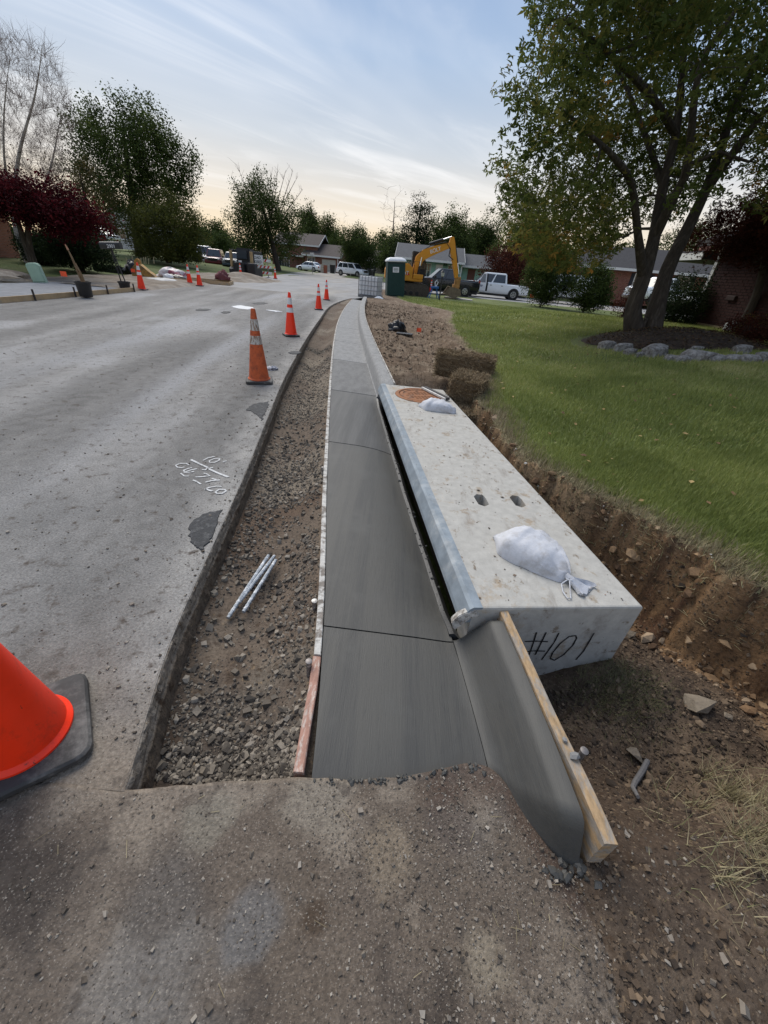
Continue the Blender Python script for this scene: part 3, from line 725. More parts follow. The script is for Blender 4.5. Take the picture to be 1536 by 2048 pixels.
# ---------------------------------------------------------------- precast inlet slab
PRE = pm('precast_concrete', (0.39, 0.375, 0.34), 0.85, var=0.16, scale=18, bump=0.5, bscale=70, col2=(0.30, 0.255, 0.20), lo=0.575, hi=0.64, scale2=6, dist=0.003)
add_speckle(WET, 30, 0.62, 0.70, (0.034, 0.034, 0.033), (6, .5, 6)); add_speckle(WET, 3.0, 0.5, 0.75, (0.058, 0.057, 0.052)); add_speckle(CURED, 40, 0.62, 0.68, (0.12, 0.115, 0.105))
add_speckle(PRE, 12, 0.60, 0.66, (0.20, 0.165, 0.125), (1, 0.6, 1), 9)
add_speckle(PRE, 17, 0.655, 0.675, (0.075, 0.06, 0.048), (1, 0.55, 1), 9)
add_speckle(PRE, 2.2, 0.60, 0.76, (0.34, 0.225, 0.11), (1, 1, 1), 6); add_speckle(PRE, 4.5, 0.56, 0.74, (0.24, 0.215, 0.185), (1.6, .5, 1), 7)
PREF = pm('precast_face', (0.38, 0.38, 0.39), 0.8, var=0.12, scale=12, bump=0.3, bscale=60, col2=(0.38, 0.375, 0.37), lo=0.5, hi=0.65, scale2=5, dist=0.002)
GALV = pm('galvanised_steel', (0.215, 0.25, 0.28), 0.7, 0.2, var=0.28, scale=9, bump=0.15, bscale=30, col2=(0.30, 0.32, 0.33), lo=0.52, hi=0.66, scale2=4)
RUST = pm('rusted_iron', (0.27, 0.115, 0.05), 0.8, 0.2, var=0.35, scale=26, bump=0.5, bscale=60, col2=(0.16, 0.08, 0.045), lo=0.5, hi=0.62, scale2=12, dist=0.004)
CHAMBER_SHADE = pm('chamber_shade', (0.03, 0.028, 0.025), 0.9, bump=0)
SZ = 0.18
A = Vector((0.485, 1.365)); Bc = Vector((1.385, 1.49)); Cc = Vector((0.665, 5.50)); Dc = Vector((-0.195, 5.52))
slab = thing('inlet_slab', 'large pale precast concrete inlet top marked #101 beside the gutter', 'concrete slab', (0, 0, 0))
def ring_off(poly, d):
    c = sum((Vector(p) for p in poly), Vector((0, 0))) / len(poly)
    n = len(poly); r = []
    for i in range(n):
        p0, p, p1 = Vector(poly[i-1]), Vector(poly[i]), Vector(poly[(i+1) % n])
        e0 = (p - p0).normalized(); e1 = (p1 - p).normalized(); n0 = Vector((-e0.y, e0.x)); n1 = Vector((-e1.y, e1.x))
        b = (n0 + n1); b = b / max(0.3, b.dot(n0)); r.append(p + b * d)
    return r
outer = []
cs = [A, Bc, Cc, Dc]
for i in range(4):
    n_ = 10 if i % 2 == 0 else 28
    for k in range(n_):
        p = cs[i].lerp(cs[(i+1) % 4], k / n_)
        d = (cs[(i+1) % 4] - cs[i]).normalized(); q = 0.004 * float(fbm(np.array(p.x*9), np.array(p.y*9), 1, 3, 160)) if k else 0
        outer.append(p + Vector((-d.y, d.x)) * q)
def hexh(cx, cy, L_, W_, ang):
    ca, sa = math.cos(ang), math.sin(ang); r = []
    for x, y in ((-.5, .06), (-.34, .5), (.3, .5), (.5, .1), (.42, -.42), (.12, -.5), (-.36, -.42)):
        X_, Y_ = x*L_, y*W_; r.append(Vector((cx + ca*X_ - sa*Y_, cy + sa*X_ + ca*Y_)))
    return r
ang = math.atan2(4.15, -0.68)
MHc = Vector((0.335, 5.10)); MHr = 0.335
mh_hole = [MHc + Vector((math.cos(a), math.sin(a))) * (MHr + 0.004) for a in np.linspace(0, 2*math.pi, 40, endpoint=False)]
holes = [hexh(0.70, 2.455, 0.175, 0.085, ang), hexh(0.975, 2.49, 0.175, 0.085, ang), mh_hole]
inner = ring_off(outer, 0.012)
def tess(loops, z):
    vs = [p for l in loops for p in l]
    tri = tessellate_polygon([[Vector((p[0], p[1], 0)) for p in l] for l in loops])
    return [(p[0], p[1], z) for p in vs], [tuple(t) for t in tri]
mb = MB()
vs, fs = tess([inner] + holes, SZ); mb.add(vs, fs)
n = len(outer)
lev = [(inner, SZ), (ring_off(outer, 0.004), SZ - 0.003), (outer, SZ - 0.012), (outer, -0.42)]
for (r0, z0), (r1, z1) in zip(lev[:-1], lev[1:]):
    if z1 < -0.1:   # the street side is open below the steel: thin there
        z1s = [(-0.02 if i >= 38 else z1) for i in range(n)]
    else: z1s = [z1] * n
    mb.add([(p[0], p[1], z0) for p in r0] + [(p[0], p[1], z1s[i]) for i, p in enumerate(r1)], [(i, (i+1) % n, n+(i+1) % n, n+i) for i in range(n)])
for h in holes:
    k = len(h); mb.add([(p[0], p[1], SZ) for p in h] + [(p[0] + (0.004 if k < 12 else 0), p[1], SZ - 0.16) for p in h], [(i, (i+1) % k, k+(i+1) % k, k+i) for i in range(k)])
    if k < 12: mb.add([(p[0], p[1], SZ - 0.15) for p in h], [tuple(range(k))])
mb.build('slab', PRE, slab)
# steel nosing along the gutter side
rings = []
dv = (Dc - A).normalized(); nv = Vector((-dv.y, dv.x))     # points to the gutter (left)
for k in range(30):
    p = A.lerp(Dc, k / 29.0)
    def q(o, z): v = p + nv * o; return (v.x, v.y, z)
    jz = 0.002 * math.sin(k * 2.1)
    rings.append([q(-0.045, SZ + 0.003), q(0.002, SZ + 0.004 + jz), q(0.020, SZ - 0.008), q(0.052, SZ - 0.072), q(0.058, SZ - 0.095), q(0.045, SZ - 0.10), q(-0.02, SZ - 0.10), q(-0.045, SZ - 0.02)])
mb = MB(); mb.loft(rings); mb.build('steel_nosing', GALV, slab)
# concrete splash on the near end of the nosing
mb = MB(); v0 = A + nv * 0.0
pl = [(-0.05, 0.02), (-0.02, 0.085), (0.03, 0.06), (0.07, 0.008), (0.10, -0.085), (0.075, -0.19), (0.045, -0.12), (0.0, -0.02)]
mb.add([(A.x - 0.005 - o*0.9, A.y - 0.006 - o*0.05, SZ - 0.06 + z*0.55) for o, z in pl] + [(A.x - 0.005 - o*0.9, A.y + 0.03, SZ - 0.06 + z*0.55) for o, z in pl],
       [tuple(range(8)), tuple(range(15, 7, -1))] + [((i+1) % 8, i, 8+i, 8+(i+1) % 8) for i in range(8)])
mb.build('nosing_end_cap', FORM_W, slab, bevel=0.004)
# chamber behind the throat: near-black sheet, its shade put into the colour
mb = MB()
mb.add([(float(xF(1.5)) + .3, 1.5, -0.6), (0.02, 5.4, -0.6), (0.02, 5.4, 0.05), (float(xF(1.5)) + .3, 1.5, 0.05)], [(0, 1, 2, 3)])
mb.build('chamber_wall', CHAMBER_SHADE, slab)
# cast manhole cover with frame ring and lettering bars
mh = MB(); Mh = T(MHc.x, MHc.y, 0)
mh.lathe([(MHr, SZ-0.08), (MHr, SZ+0.004), (MHr-0.012, SZ+0.010), (MHr-0.045, SZ+0.010), (MHr-0.05, SZ+0.0), (MHr-0.06, SZ-0.004)], 48, Mh)
mhf = mh.build('manhole_frame', RUST, slab, smooth=True)
mh = MB(); mh.lathe([(MHr-0.062, SZ-0.05), (MHr-0.062, SZ+0.006), (MHr-0.07, SZ+0.009), (MHr-0.10, SZ+0.009), (MHr-0.105, SZ+0.003), (0.001, SZ+0.003)], 48, Mh)
mhc = mh.build('manhole_cover', RUST, slab, smooth=True)
mh = MB()
for i in range(-4, 5):
    for j in range(-4, 5):
        if i*i + j*j < 17 and not (abs(j) < 1 and abs(i) < 4): mh.box((i*.046-.015, j*.046-.006, SZ+.003), (i*.046+.015, j*.046+.006, SZ+.0075), T(MHc.x, MHc.y, 0, 0.3))
mh.build('raised_pattern', RUST, mhc)
# two flat bars lying over the cover
BARM = pm('dark_bar', (0.05, 0.045, 0.045), 0.6, 0.3, bump=0.2); WHITEB = pm('white_painted_bar', (0.62, 0.6, 0.56), 0.7, bump=0.2, col2=(.2, .17, .15), lo=.55, hi=.62, scale2=20)
b0, b1 = gp(843, 776, .20), gp(889, 799, .20); d_ = (b1 - b0); L_ = d_.length; a_ = math.atan2(d_.y, d_.x)
mb = MB(); mb.box((0, -0.006, 0), (L_, 0.022, 0.025), T(b0.x, b0.y, SZ + .012, a_), 0.003); o = mb.build('steel_bar', WHITEB, None); tag(o, 'white edged steel bar lying across the rusty manhole cover', 'bar')
mb = MB(); mb.box((0, 0.03, 0), (L_*1.02, 0.075, 0.03), T(b0.x, b0.y, SZ + .012, a_), 0.003); o = mb.build('steel_bar', BARM, None); tag(o, 'dark steel bar behind the white one on the manhole cover', 'bar')
# hand written number on the near face
INK = pm('black_marker', (0.012, 0.012, 0.013), 0.7, bump=0)
fx = (Bc - A).normalized(); fn = Vector((fx.y, -fx.x))
Mf = Matrix(((fx.x, 0, fn.x, A.x + fn.x*0.0035), (fx.y, 0, fn.y, A.y + fn.y*0.0035), (0, 1, 0, 0), (0, 0, 0, 1)))
def face_uv(u, v):     # photo pixel to (along, up) on the near face
    d = Vector(ray(u, v)); n3 = Vector((fn.x, fn.y, 0)); p0 = Vector((A.x, A.y, 0)); c = Vector((0, 0, CAM_H))
    t = (p0 - c).dot(n3) / d.dot(n3); P = c + d*t; return ((P - p0).dot(Vector((fx.x, fx.y, 0))), P.z)
zx = lambda x, y: (740 + x*560/1536, 740 + y*600/1646)
strokes = [[(965,1437),(940,1490),(905,1560),(884,1600)][:3], [(912,1437),(895,1495),(872,1560)], [(848,1487),(910,1485),(975,1488)], [(840,1545),(900,1538),(960,1540)],
           [(1035,1440),(1010,1490),(975,1540),(940,1588)], [(1128,1455),(1090,1460),(1040,1500),(1000,1550),(988,1580),(1010,1590),(1060,1560),(1110,1510),(1132,1470),(1128,1455)],
           [(1228,1440),(1205,1480),(1170,1540),(1128,1588)]]
mb = MB()
for st in strokes:
    pl = [face_uv(*zx(*p)) for p in st]
    # resample for a smoother hand
    rr = []
    for i in range(len(pl)-1):
        for k in range(4): f = k/4; rr.append((pl[i][0]*(1-f)+pl[i+1][0]*f, pl[i][1]*(1-f)+pl[i+1][1]*f))
    rr.append(pl[-1]); ribbon(mb, rr, 0.0085, Mf)
mb.build('number_lettering', INK, slab)

# dirt crumbs and leaf bits lying on the slab
n = 1100; a = rng.random(n); b = rng.random(n); k_ = rng.random(n) < np.clip(.35 + 2.6*fbm(a*4, b*14, 1, 4, 181), .05, 1); a, b = a[k_], b[k_]; n = len(a)
Pq = (np.outer((1-a)*(1-b), A) + np.outer(a*(1-b), Bc) + np.outer(a*b, Cc) + np.outer((1-a)*b, Dc)); Pq = np.column_stack([Pq, np.full(n, SZ + .0025)])
ok = ((Pq[:, 0]-MHc.x)**2 + (Pq[:, 1]-MHc.y)**2 > .12); Pq = Pq[ok]; n = len(Pq)
tag(leaf_mesh('slab_debris', Pq, np.clip(np.exp(rng.normal(np.log(.010), .5, n)), .004, .035), pm('slab_debris', (.1, .08, .06), .9, bump=0, tint=((.03, .024, .018), (.08, .06, .045), (.16, .12, .085), (.22, .10, .06))), slab, LEAF1, droop=.12), kind='stuff')
# ---------------------------------------------------------------- sandbags
BAG = pm('woven_white_sack', (0.50, 0.51, 0.54), 0.75, var=0.10, scale=40, bump=0.5, bscale=140, col2=(0.36, 0.35, 0.345), lo=0.5, hi=0.68, scale2=9, dist=0.004)
def sandbag(label, c, ang, L_, W_, H_, neck=True, seed=0):
    t = thing('sandbag', label, 'sandbag', (c[0], c[1], SZ + 0.002), ang, 'white sandbags on the inlet slab')
    nu, nvv = 44, 36; rings = []
    for i in range(nu + 1):
        s = i / nu
        x = (s - 0.5) * L_
        wid = (math.sin(math.pi * min(1, s**0.72)) ** 0.62) * (0.35 + 0.65*float(sst(s, 0, .28))) if 0 < s < 1 else 0.0
        if s > 0.5: wid = wid * (1 - 0.10*sst(s, .8, 1)) + 0.09 * float(sst(s, .8, 1))
        else: wid = max(wid, 0.03)
        r = []
        for j in range(nvv):
            a = 2*math.pi*j/nvv; ca, sa = math.cos(a), math.sin(a)
            w = W_/2 * wid * (abs(ca)**0.85) * (1 if ca > 0 else -1)
            pleat = 0.022*math.sin(a*9 + seed) * float(sst(s, .55, .97)) * wid + 0.030*float(fbm(np.array(s*7+seed), np.array(a*1.6), 1, 4, 170+seed))
            h = H_ * (wid**0.8) * (abs(sa)**0.8)
            z = (h + pleat*1.6 if sa > 0 else -min(h, 0.0)) 
            bend = 0.045*math.sin(s*3.0)
            r.append((x, w + bend + pleat*0.6, max(0.0, z)))
        rings.append(r)
    mb = MB(); mb.loft(rings); mb.build('sack', BAG, t, smooth=True)
    if neck:
        mb = MB(); rings = []
        for k, (dx, w, h, lift) in enumerate(((-.012, .020, .016, .035), (.012, .017, .014, .03), (.035, .03, .014, .02), (.065, .055, .009, .012), (.10, .075, .006, .008), (.115, .07, .003, .006))):
            rings.append([(L_/2 + dx + 0.01*math.sin(a*3+seed)*(k > 2), w*math.cos(a) + 0.02*(k > 2), lift + h*math.sin(a) + 0.012*math.sin(a*5)*(k > 1)*(math.sin(a) > 0)) for a in np.linspace(0, 2*math.pi, 20, endpoint=False)])
        mb.loft(rings); mb.build('tied_neck', BAG, t, smooth=True)
        mb = MB(); pts = [(L_/2 + .01 + .02*math.cos(a), .022*math.sin(a)*1.0, .032) for a in np.linspace(0, 6.28, 14)]
        mb.tube(pts, 0.0035, 6)
        pts = [(L_/2 + .01, -.02, .03), (L_/2 + .0, -.06, .012), (L_/2 + .035, -.105, .008), (L_/2 + .075, -.13, .006), (L_/2 + .085, -.115, .006), (L_/2 + .06, -.075, .008), (L_/2 + .02, -.02, .03)]
        mb.tube(pts, 0.0035, 6); mb.build('drawstring', BAG, t, smooth=True)
    return t
p0, p1 = gp(992, 1080, SZ), gp(1130, 1165, SZ); d_ = p1 - p0
sandbag('large tied white sandbag at the near end of the slab', ((p0.x+p1.x)/2, (p0.y+p1.y)/2 + .02), math.atan2(d_.y, d_.x), d_.length*1.06, 0.34, 0.13, True, 1)
p0, p1 = gp(838, 812, SZ), gp(908, 832, SZ); d_ = p1 - p0
sandbag('smaller white sandbag lying beside the rusty manhole cover', ((p0.x+p1.x)/2 + .01, (p0.y+p1.y)/2 + .05), math.atan2(d_.y, d_.x) + 0.25, 0.46, 0.30, 0.11, False, 4)

# ---------------------------------------------------------------- rods in the trench
ROD = pm('galvanised_rod', (0.34, 0.37, 0.40), 0.5, 0.5, var=0.3, scale=30, bump=0.4, bscale=90, col2=(0.55, 0.56, 0.57), lo=0.52, hi=0.6, scale2=30)
for lab, a, b in (('leftmost of the three grey rods lying on the gravel', (537, 1111), (456, 1236)), ('middle grey rod lying on the trench gravel', (549, 1112), (478, 1205)), ('rightmost shorter grey rod lying on the trench gravel', (552, 1120), (487, 1224))):
    A_, B_ = gp(*a, -0.155), gp(*b, -0.17)
    mb = MB(); mb.tube([A_, A_.lerp(B_, .5) + Vector((0, 0, .003)), B_], 0.011, 8)
    for k in range(1, 18):
        p = A_.lerp(B_, k/18); q = A_.lerp(B_, k/18 + .02); mb.tube([p, q], 0.0128, 8)
    o = mb.build('steel_rod', ROD, None, smooth=True); tag(o, lab, 'rod', 'grey rods in the trench')
# ---------------------------------------------------------------- traffic cones
CONE_O = pm('cone_orange_plastic', (0.92, 0.035, 0.004), 0.40, var=0.06, scale=12, bump=0.1, bscale=40, col2=(0.80, 0.035, 0.008), lo=0.55, hi=0.75, scale2=5)
CONE_D = pm('cone_dirty_orange', (0.50, 0.10, 0.03), 0.75, var=0.22, scale=16, bump=0.2, bscale=40, col2=(0.34, 0.075, 0.03), lo=0.5, hi=0.65, scale2=9)
add_speckle(CONE_O, 7, 0.56, 0.74, (0.50, 0.03, 0.010), (1, 1, .5), 7); add_speckle(CONE_O, 14, 0.64, 0.72, (0.30, 0.09, 0.06), (1, 1, .6), 8); add_speckle(CONE_O, 40, 0.67, 0.71, (0.25, 0.03, 0.015), (1, 1, .4)); add_speckle(CONE_D, 20, .6, .7, (.2, .05, .025))
CONE_B = pm('cone_black_rubber', (0.042, 0.041, 0.040), 0.7, var=0.3, scale=14, bump=0.4, bscale=50, col2=(0.11, 0.105, 0.10), lo=0.52, hi=0.68, scale2=7)
REFL = pm('cone_white_band', (0.66, 0.66, 0.66), 0.4, var=0.08, scale=20, bump=0.1, bscale=60)
REFD = pm('cone_worn_band', (0.52, 0.50, 0.46), 0.6, var=0.2, scale=20, bump=0.2, bscale=60, col2=(0.24, 0.15, 0.10), lo=0.47, hi=0.55, scale2=26, stretch=(3, 3, 0.6))
def cone(label, x, y, z=0.0, h=0.91, rz=0.0, dirty=False, group='orange traffic cones', tilt=(0, 0), seg=28):
    t = thing('traffic_cone', label, 'traffic cone', (x, y, z), rz, group); t.rotation_euler = (tilt[0], tilt[1], rz)
    k = h / 0.91; b = (0.178 if seg < 60 else 0.195) * k
    mb = MB(); pts = []
    for z_, o in ((0.0, -0.006), (0.008, 0), (0.028, 0), (0.036, -0.008), (0.037, -0.03)):
        r = []; rad = 0.045
        hb = b + o
        for cx, cy, a0 in ((1, 1, 0), (-1, 1, 90), (-1, -1, 180), (1, -1, 270)):
            for a in (0, 30, 60, 90):
                aa = math.radians(a0 + a); r.append((cx*(hb-rad) + rad*math.cos(aa), cy*(hb-rad) + rad*math.sin(aa), z_*k))
        pts.append(r)
    mb.loft(pts); mb.build('base', CONE_B, t)
    R = lambda zz: 0.135 + (0.028 - 0.135) * (zz - 0.05) / 0.86
    mb = MB(); mb.lathe([(0.150*k, 0.034*k), (0.150*k, 0.046*k), (R(0.055)*k, 0.06*k), (R(0.3)*k, 0.3*k), (R(0.6)*k, 0.6*k), (R(0.89)*k, 0.89*k), (R(0.905)*k*0.85, 0.91*k), (R(0.905)*k*0.5, 0.905*k)], seg)
    mb.build('cone_body', CONE_D if dirty else CONE_O, t, smooth=True)
    for z0, z1 in (((0.50, 0.60), (0.665, 0.80)) if not dirty else ((0.49, 0.595), (0.655, 0.79))):
        mb = MB(); mb.lathe([((R(z0)-.001)*k, z0*k), ((R(z0)+.0025)*k, z0*k+.001), ((R(z1)+.0025)*k, z1*k-.001), ((R(z1)-.001)*k, z1*k)], seg)
        mb.build('reflective_band', REFD if dirty else REFL, t, smooth=True)
    return t
cone('big bright orange cone cut off by the left edge of the foreground', -1.215, 0.675, 0.003, 0.91, math.radians(38), seg=64)
cone('dirty faded orange cone with worn white bands beside the trench', -2.00, 5.70, 0.004, 0.95, math.radians(18), True)
cone('bright orange cone just beyond the dirty faded one', -2.62, 9.95, 0.004, 0.91, math.radians(30))
cone('orange cone by the trench, second farthest of that row', -3.23, 16.5, 0.004, 0.85, 0.3)
cone('farthest orange cone of the row along the trench', -3.78, 21.3, 0.004, 0.85, 0.3)
cone('orange cone beside the black numbered mailbox', -10.75, 17.7, 0.004, 0.95, 0.1, tilt=(0, 0.04))
cone('left cone of the pair near the plastic bags', -11.15, 22.7, 0.004, 0.91, 0.2)
cone('right cone of the pair near the plastic bags', -10.60, 22.6, 0.004, 0.91, 0.2)
cone('orange cone without bands in front of the black loader', -12.85, 34.6, 0.05, 0.91, 0.2)
cone('orange cone standing right of the road closed barricade', -11.2, 38.2, 0.02, 0.85, 0.2)

# ---------------------------------------------------------------- straw bales
STRAW = pm('straw', (0.2, 0.15, 0.08), 0.9, var=0.3, scale=20, bump=0.2, tint=((0.09, 0.06, 0.033), (0.21, 0.15, 0.083), (0.38, 0.29, 0.17)))
STRAWC = pm('straw_core', (0.13, 0.09, 0.05), 0.95, var=0.5, scale=30, bump=1.0, bscale=45, dist=0.03)
def bale(label, loc, rz, L_, W_, H_, tilt=0.0, n=3600):
    t = thing('straw_bale', label, 'straw bale', loc, rz, 'straw bales beside the inlet'); t.rotation_euler = (tilt, 0, rz)
    bm = bmesh.new(); bmesh.ops.create_cube(bm, size=1); bmesh.ops.subdivide_edges(bm, edges=bm.edges, cuts=9, use_grid_fill=True)
    for v in bm.verts:
        c = v.co; q = Vector((c.x*2, c.y*2, c.z*2)); rnd = (abs(q.x)**6 + abs(q.y)**6 + abs(q.z)**6) ** (1/6)
        nz = 0.93 + 0.10*random.random(); c.x = c.x/rnd*L_*nz; c.y = c.y/rnd*W_*nz; c.z = (c.z/rnd + 0.5)*H_*nz
    me = bpy.data.meshes.new('bale_core'); bm.to_mesh(me); bm.free(); me.materials.append(STRAWC); link(bpy.data.objects.new('bale_core', me), t)
    # stalks lying in the surface, mostly along the bale
    u = rng.uniform(-1, 1, (n, 3)); ax = rng.integers(0, 5, n); sg = np.where(rng.random(n) < 0.5, 1.0, -1.0)
    for i in range(n):
        a = ax[i] % 3
        if ax[i] >= 3: a = 2; sg[i] = 1
        u[i, a] = sg[i]
    P = u * 0.5 * np.array((L_, W_, H_)) * 0.985 + np.array((0, 0, H_/2))
    d = rng.normal(0, 1, (n, 3)) * np.array((1.6, 0.8, 0.6)) ; d += u * 0.35; d /= np.linalg.norm(d, axis=1)[:, None]
    s = np.cross(d, rng.normal(0, 1, (n, 3))); s /= np.linalg.norm(s, axis=1)[:, None]
    ln = rng.uniform(0.03, 0.11, n)[:, None]; w = 0.0022
    V = np.stack([P - d*ln*.5 - s*w, P - d*ln*.5 + s*w, P + d*ln*.5 + s*w, P + d*ln*.5 - s*w], 1)
    F = np.arange(n*4).reshape(n, 4)
    tag(npmesh('loose_straw', V.reshape(-1, 3), F, STRAW, t, tint=np.repeat(rng.random(n), 4)), kind='stuff')
    return t
bale('long straw bale nearest the lawn behind the inlet', (1.10, 6.75, 0.10), math.radians(-12), 0.95, 0.46, 0.38)
bale('stubby straw bale standing in front of the long one', (0.98, 5.45, 0.06), math.radians(70), 0.62, 0.44, 0.36, 0.06)
bale('sunken straw bale under the stubby one at the slab edge', (1.00, 5.12, -0.22), math.radians(80), 0.78, 0.42, 0.32, 0.05)

# ---------------------------------------------------------------- small things in the dirt strip
BLK = pm('black_plastic_film', (0.012, 0.012, 0.013), 0.35, bump=0.6, bscale=12, dist=0.02, var=0.3)
def blob(name, label, cat, c, r, mat, seed, amp=0.35, parent=None, f=3.0, seg=(26, 18), group=None):
    nu, nv_ = seg; a = np.linspace(0, 2*np.pi, nu, endpoint=False); b = np.linspace(-np.pi/2, np.pi/2, nv_)
    A_, B_ = np.meshgrid(a, b); nz = 1 + amp*fbm(np.cos(A_)*f + seed*7 + np.sin(B_)*f, np.sin(A_)*f + np.sin(B_)*f*1.3, 1, 4, 200+seed)*2
    nz = nz*1.0; ridge = 1 + 0.10*np.sin(A_*5 + B_*4 + seed)*np.cos(B_)
    X_ = np.cos(A_)*np.cos(B_)*nz*ridge*r[0]; Y_ = np.sin(A_)*np.cos(B_)*nz*ridge*r[1]; Z_ = np.maximum(np.sin(B_)*nz*r[2], -0.02)
    i = np.arange(nu*nv_).reshape(nv_, nu); j = np.roll(i, -1, 1)
    F = np.stack([i[:-1].ravel(), j[:-1].ravel(), j[1:].ravel(), i[1:].ravel()], 1)
    o = npmesh(name, np.stack([X_, Y_, Z_], -1).reshape(-1, 3), F, mat, parent, smooth=True); o.location = c
    if label: tag(o, label, cat, group)
    return o
zr = lambda x, y: float(z_right(np.array(x), np.array(y)))
blob('rubbish_bag', 'crumpled black rubbish bag on the dirt strip', 'bag', (-0.12, 12.3, zr(-0.12, 12.3)), (0.26, 0.24, 0.27), BLK, 1, 0.5)
mb = MB(); mb.box((-.22, -.10, 0), (.22, .10, .05), T(0, 0, 0, -0.1), 0.012); o = mb.build('rubber_slab', BLK, None); o.location = (0.10, 11.5, zr(0.1, 11.5) + .005); tag(o, 'flat black rubber piece beside the rubbish bag', 'rubber piece')
FLAGM = pm('orange_flag', (0.85, 0.10, 0.03), 0.6, bump=0.1)
def flag(label, x, y, z, h=0.35, s=0.13):
    t = thing('marker_flag', label, 'flag', (x, y, z), 0.2, 'small orange marker flags')
    mb = MB(); mb.tube([(0, 0, -.05), (0.01, 0, h)], 0.003, 5); mb.build('wire', STEEL, t)
    rings = []
    for k in range(6):
        f = k/5; rings.append([(f*s, 0.015*math.sin(f*5), h - s*0.75), (f*s + .003, 0.015*math.sin(f*5) + .002, h - s*.75), (f*s + .003, 0.02*math.sin(f*4) + .002, h), (f*s, 0.02*math.sin(f*4), h)])
    mb = MB(); mb.loft(rings); mb.build('pennant', FLAGM, t)
flag('small orange flag at the lawn edge near the black bag', 0.42, 11.7, zr(0.42, 11.7) - .02, 0.22, 0.13)
flag('orange marker flag on the left verge by the mailbox', -13.9, 22.3, 0.0, 0.5, 0.2)
flag('orange marker flag beside the green utility box', -12.75, 16.1, 0.0, 0.5, 0.22)
flag('orange marker flag near the rear wheel of the white pickup', 12.3, 44.0, 0.0, 0.5, 0.35)

# stones around the near ground: gravel, pebbles, clods (uncountable)
GRAV = pm('gravel_stones', (0.2, 0.18, 0.15), 0.9, var=0.2, scale=60, bump=0.4, bscale=120, tint=((0.050, 0.042, 0.035), (0.095, 0.080, 0.063), (0.16, 0.135, 0.105), (0.27, 0.235, 0.19)))
n = 24000
yy = 0.66 + (rng.random(n)**1.7) * 9.0; uu = rng.random(n)**0.8
aa, bb = xR(yy) + 0.03, xL(yy) - 0.05
xx = aa + (bb - aa) * uu
keep = rng.random(n) < np.clip(0.45 + 2.6*fbm(xx, yy, 1.6, 3, 301), 0.10, 1)
xx, yy = xx[keep], yy[keep]; sz = np.exp(rng.normal(np.log(0.0125), 0.45, len(xx))); sz = np.clip(sz, 0.005, 0.045)
zz = z_trench(xx, yy) + sz*0.12
tag(rocks('gravel', np.stack([xx, yy, zz], 1), sz, GRAV, ico=True), 'loose grey gravel covering the trench floor', 'gravel', kind='stuff')
n = 1400; yy = 0.7 + rng.random(n)*4; xx = xR(yy) + 0.04 + (xL(yy) - 0.08 - xR(yy)) * rng.random(n); sz = rng.uniform(0.02, 0.042, n)
kk = rng.random(n) < 0.30; xx, yy, sz = xx[kk], yy[kk], sz[kk]
tag(rocks('gravel', np.stack([xx, yy, z_trench(xx, yy) + sz*.15], 1), sz, GRAV), 'larger pale stones strewn over the trench gravel', 'gravel', kind='stuff')
PEB = pm('pebbles', (0.25, 0.22, 0.19), 0.9, var=0.2, scale=60, bump=0.2, tint=((0.065, 0.052, 0.040), (0.11, 0.09, 0.07), (0.17, 0.142, 0.112), (0.32, 0.285, 0.24)))
n = 30000
xx = rng.uniform(-1.6, 0.85, n); yy = rng.uniform(-0.15, 0.72, n)
ok = (yy < Yt(xx) - 0.01) & (rng.random(n) < np.clip(0.12 + 0.75*sst(xx, -0.3, 0.5) + 1.6*fbm(xx, yy, 2.5, 3, 302), 0.04, 1))
xx, yy = xx[ok], yy[ok]; sz = np.clip(np.exp(rng.normal(np.log(0.0031), 0.62, len(xx))), 0.002, 0.018)
side_ = sst(xx, 0.66, 0.9)
tag(rocks('pebbles', np.stack([xx, yy, z_road(xx, yy) + 0.012*fbm(xx, yy, 6, 5, 99) - 0.05*side_ + sz*.15], 1), sz, PEB), 'pebbles scattered over the dirt in the foreground', 'pebbles', kind='stuff')
n = 2600
yy = 0.7 + rng.random(n)**1.5*9; xx = xR(yy) - 0.02 - rng.random(n)**2*4.5; sz = np.clip(np.exp(rng.normal(np.log(0.007), 0.5, n)), 0.003, 0.03)
tag(rocks('pebbles', np.stack([xx, yy, z_road(xx, yy) + sz*.15], 1), sz, PEB), 'sparse grit lying on the grey road', 'pebbles', kind='stuff')
CLOD = pm('soil_clods', (0.1, 0.07, 0.05), 0.95, var=0.3, scale=40, bump=0.6, bscale=90, tint=((0.028, 0.020, 0.014), (0.062, 0.043, 0.029), (0.105, 0.073, 0.047), (0.17, 0.122, 0.08)))
def clods(n, x0, x1, y0, y1, smin, smax, med, cond=None, mat=CLOD, sink=.1, name='soil_clods', label=''):
    xx = rng.uniform(x0, x1, n); yy = rng.uniform(y0, y1, n); b = bank(xx, yy)
    ok = np.ones(n, bool) if cond is None else cond(xx, yy, b)
    ok &= (xx > np.where(yy > 0.48, xB(yy) + 0.06, 0.68))
    # keep clear of the slab
    rs = 1.40 + (0.665 - 1.385) / 4.01 * (yy - 1.49)
    ok &= ~((yy > 1.34) & (yy < 5.55) & (xx < rs))
    xx, yy = xx[ok], yy[ok]; sz = np.clip(np.exp(rng.normal(np.log(med), 0.55, len(xx))), smin, smax)
    o = rocks(name, np.stack([xx, yy, z_right(xx, yy) + sz*sink], 1), sz, mat, jit=0.34, ico=(med > .0095 and n > 2000 and n < 15000)); tag(o, label, name.replace('_', ' '), kind='stuff'); return o
clods(12000, 0.6, 2.4, 0.6, 2.6, 0.004, 0.05, 0.0098, lambda x, y, b: (b < 0.9) , label='dark soil clods on the floor of the pit')
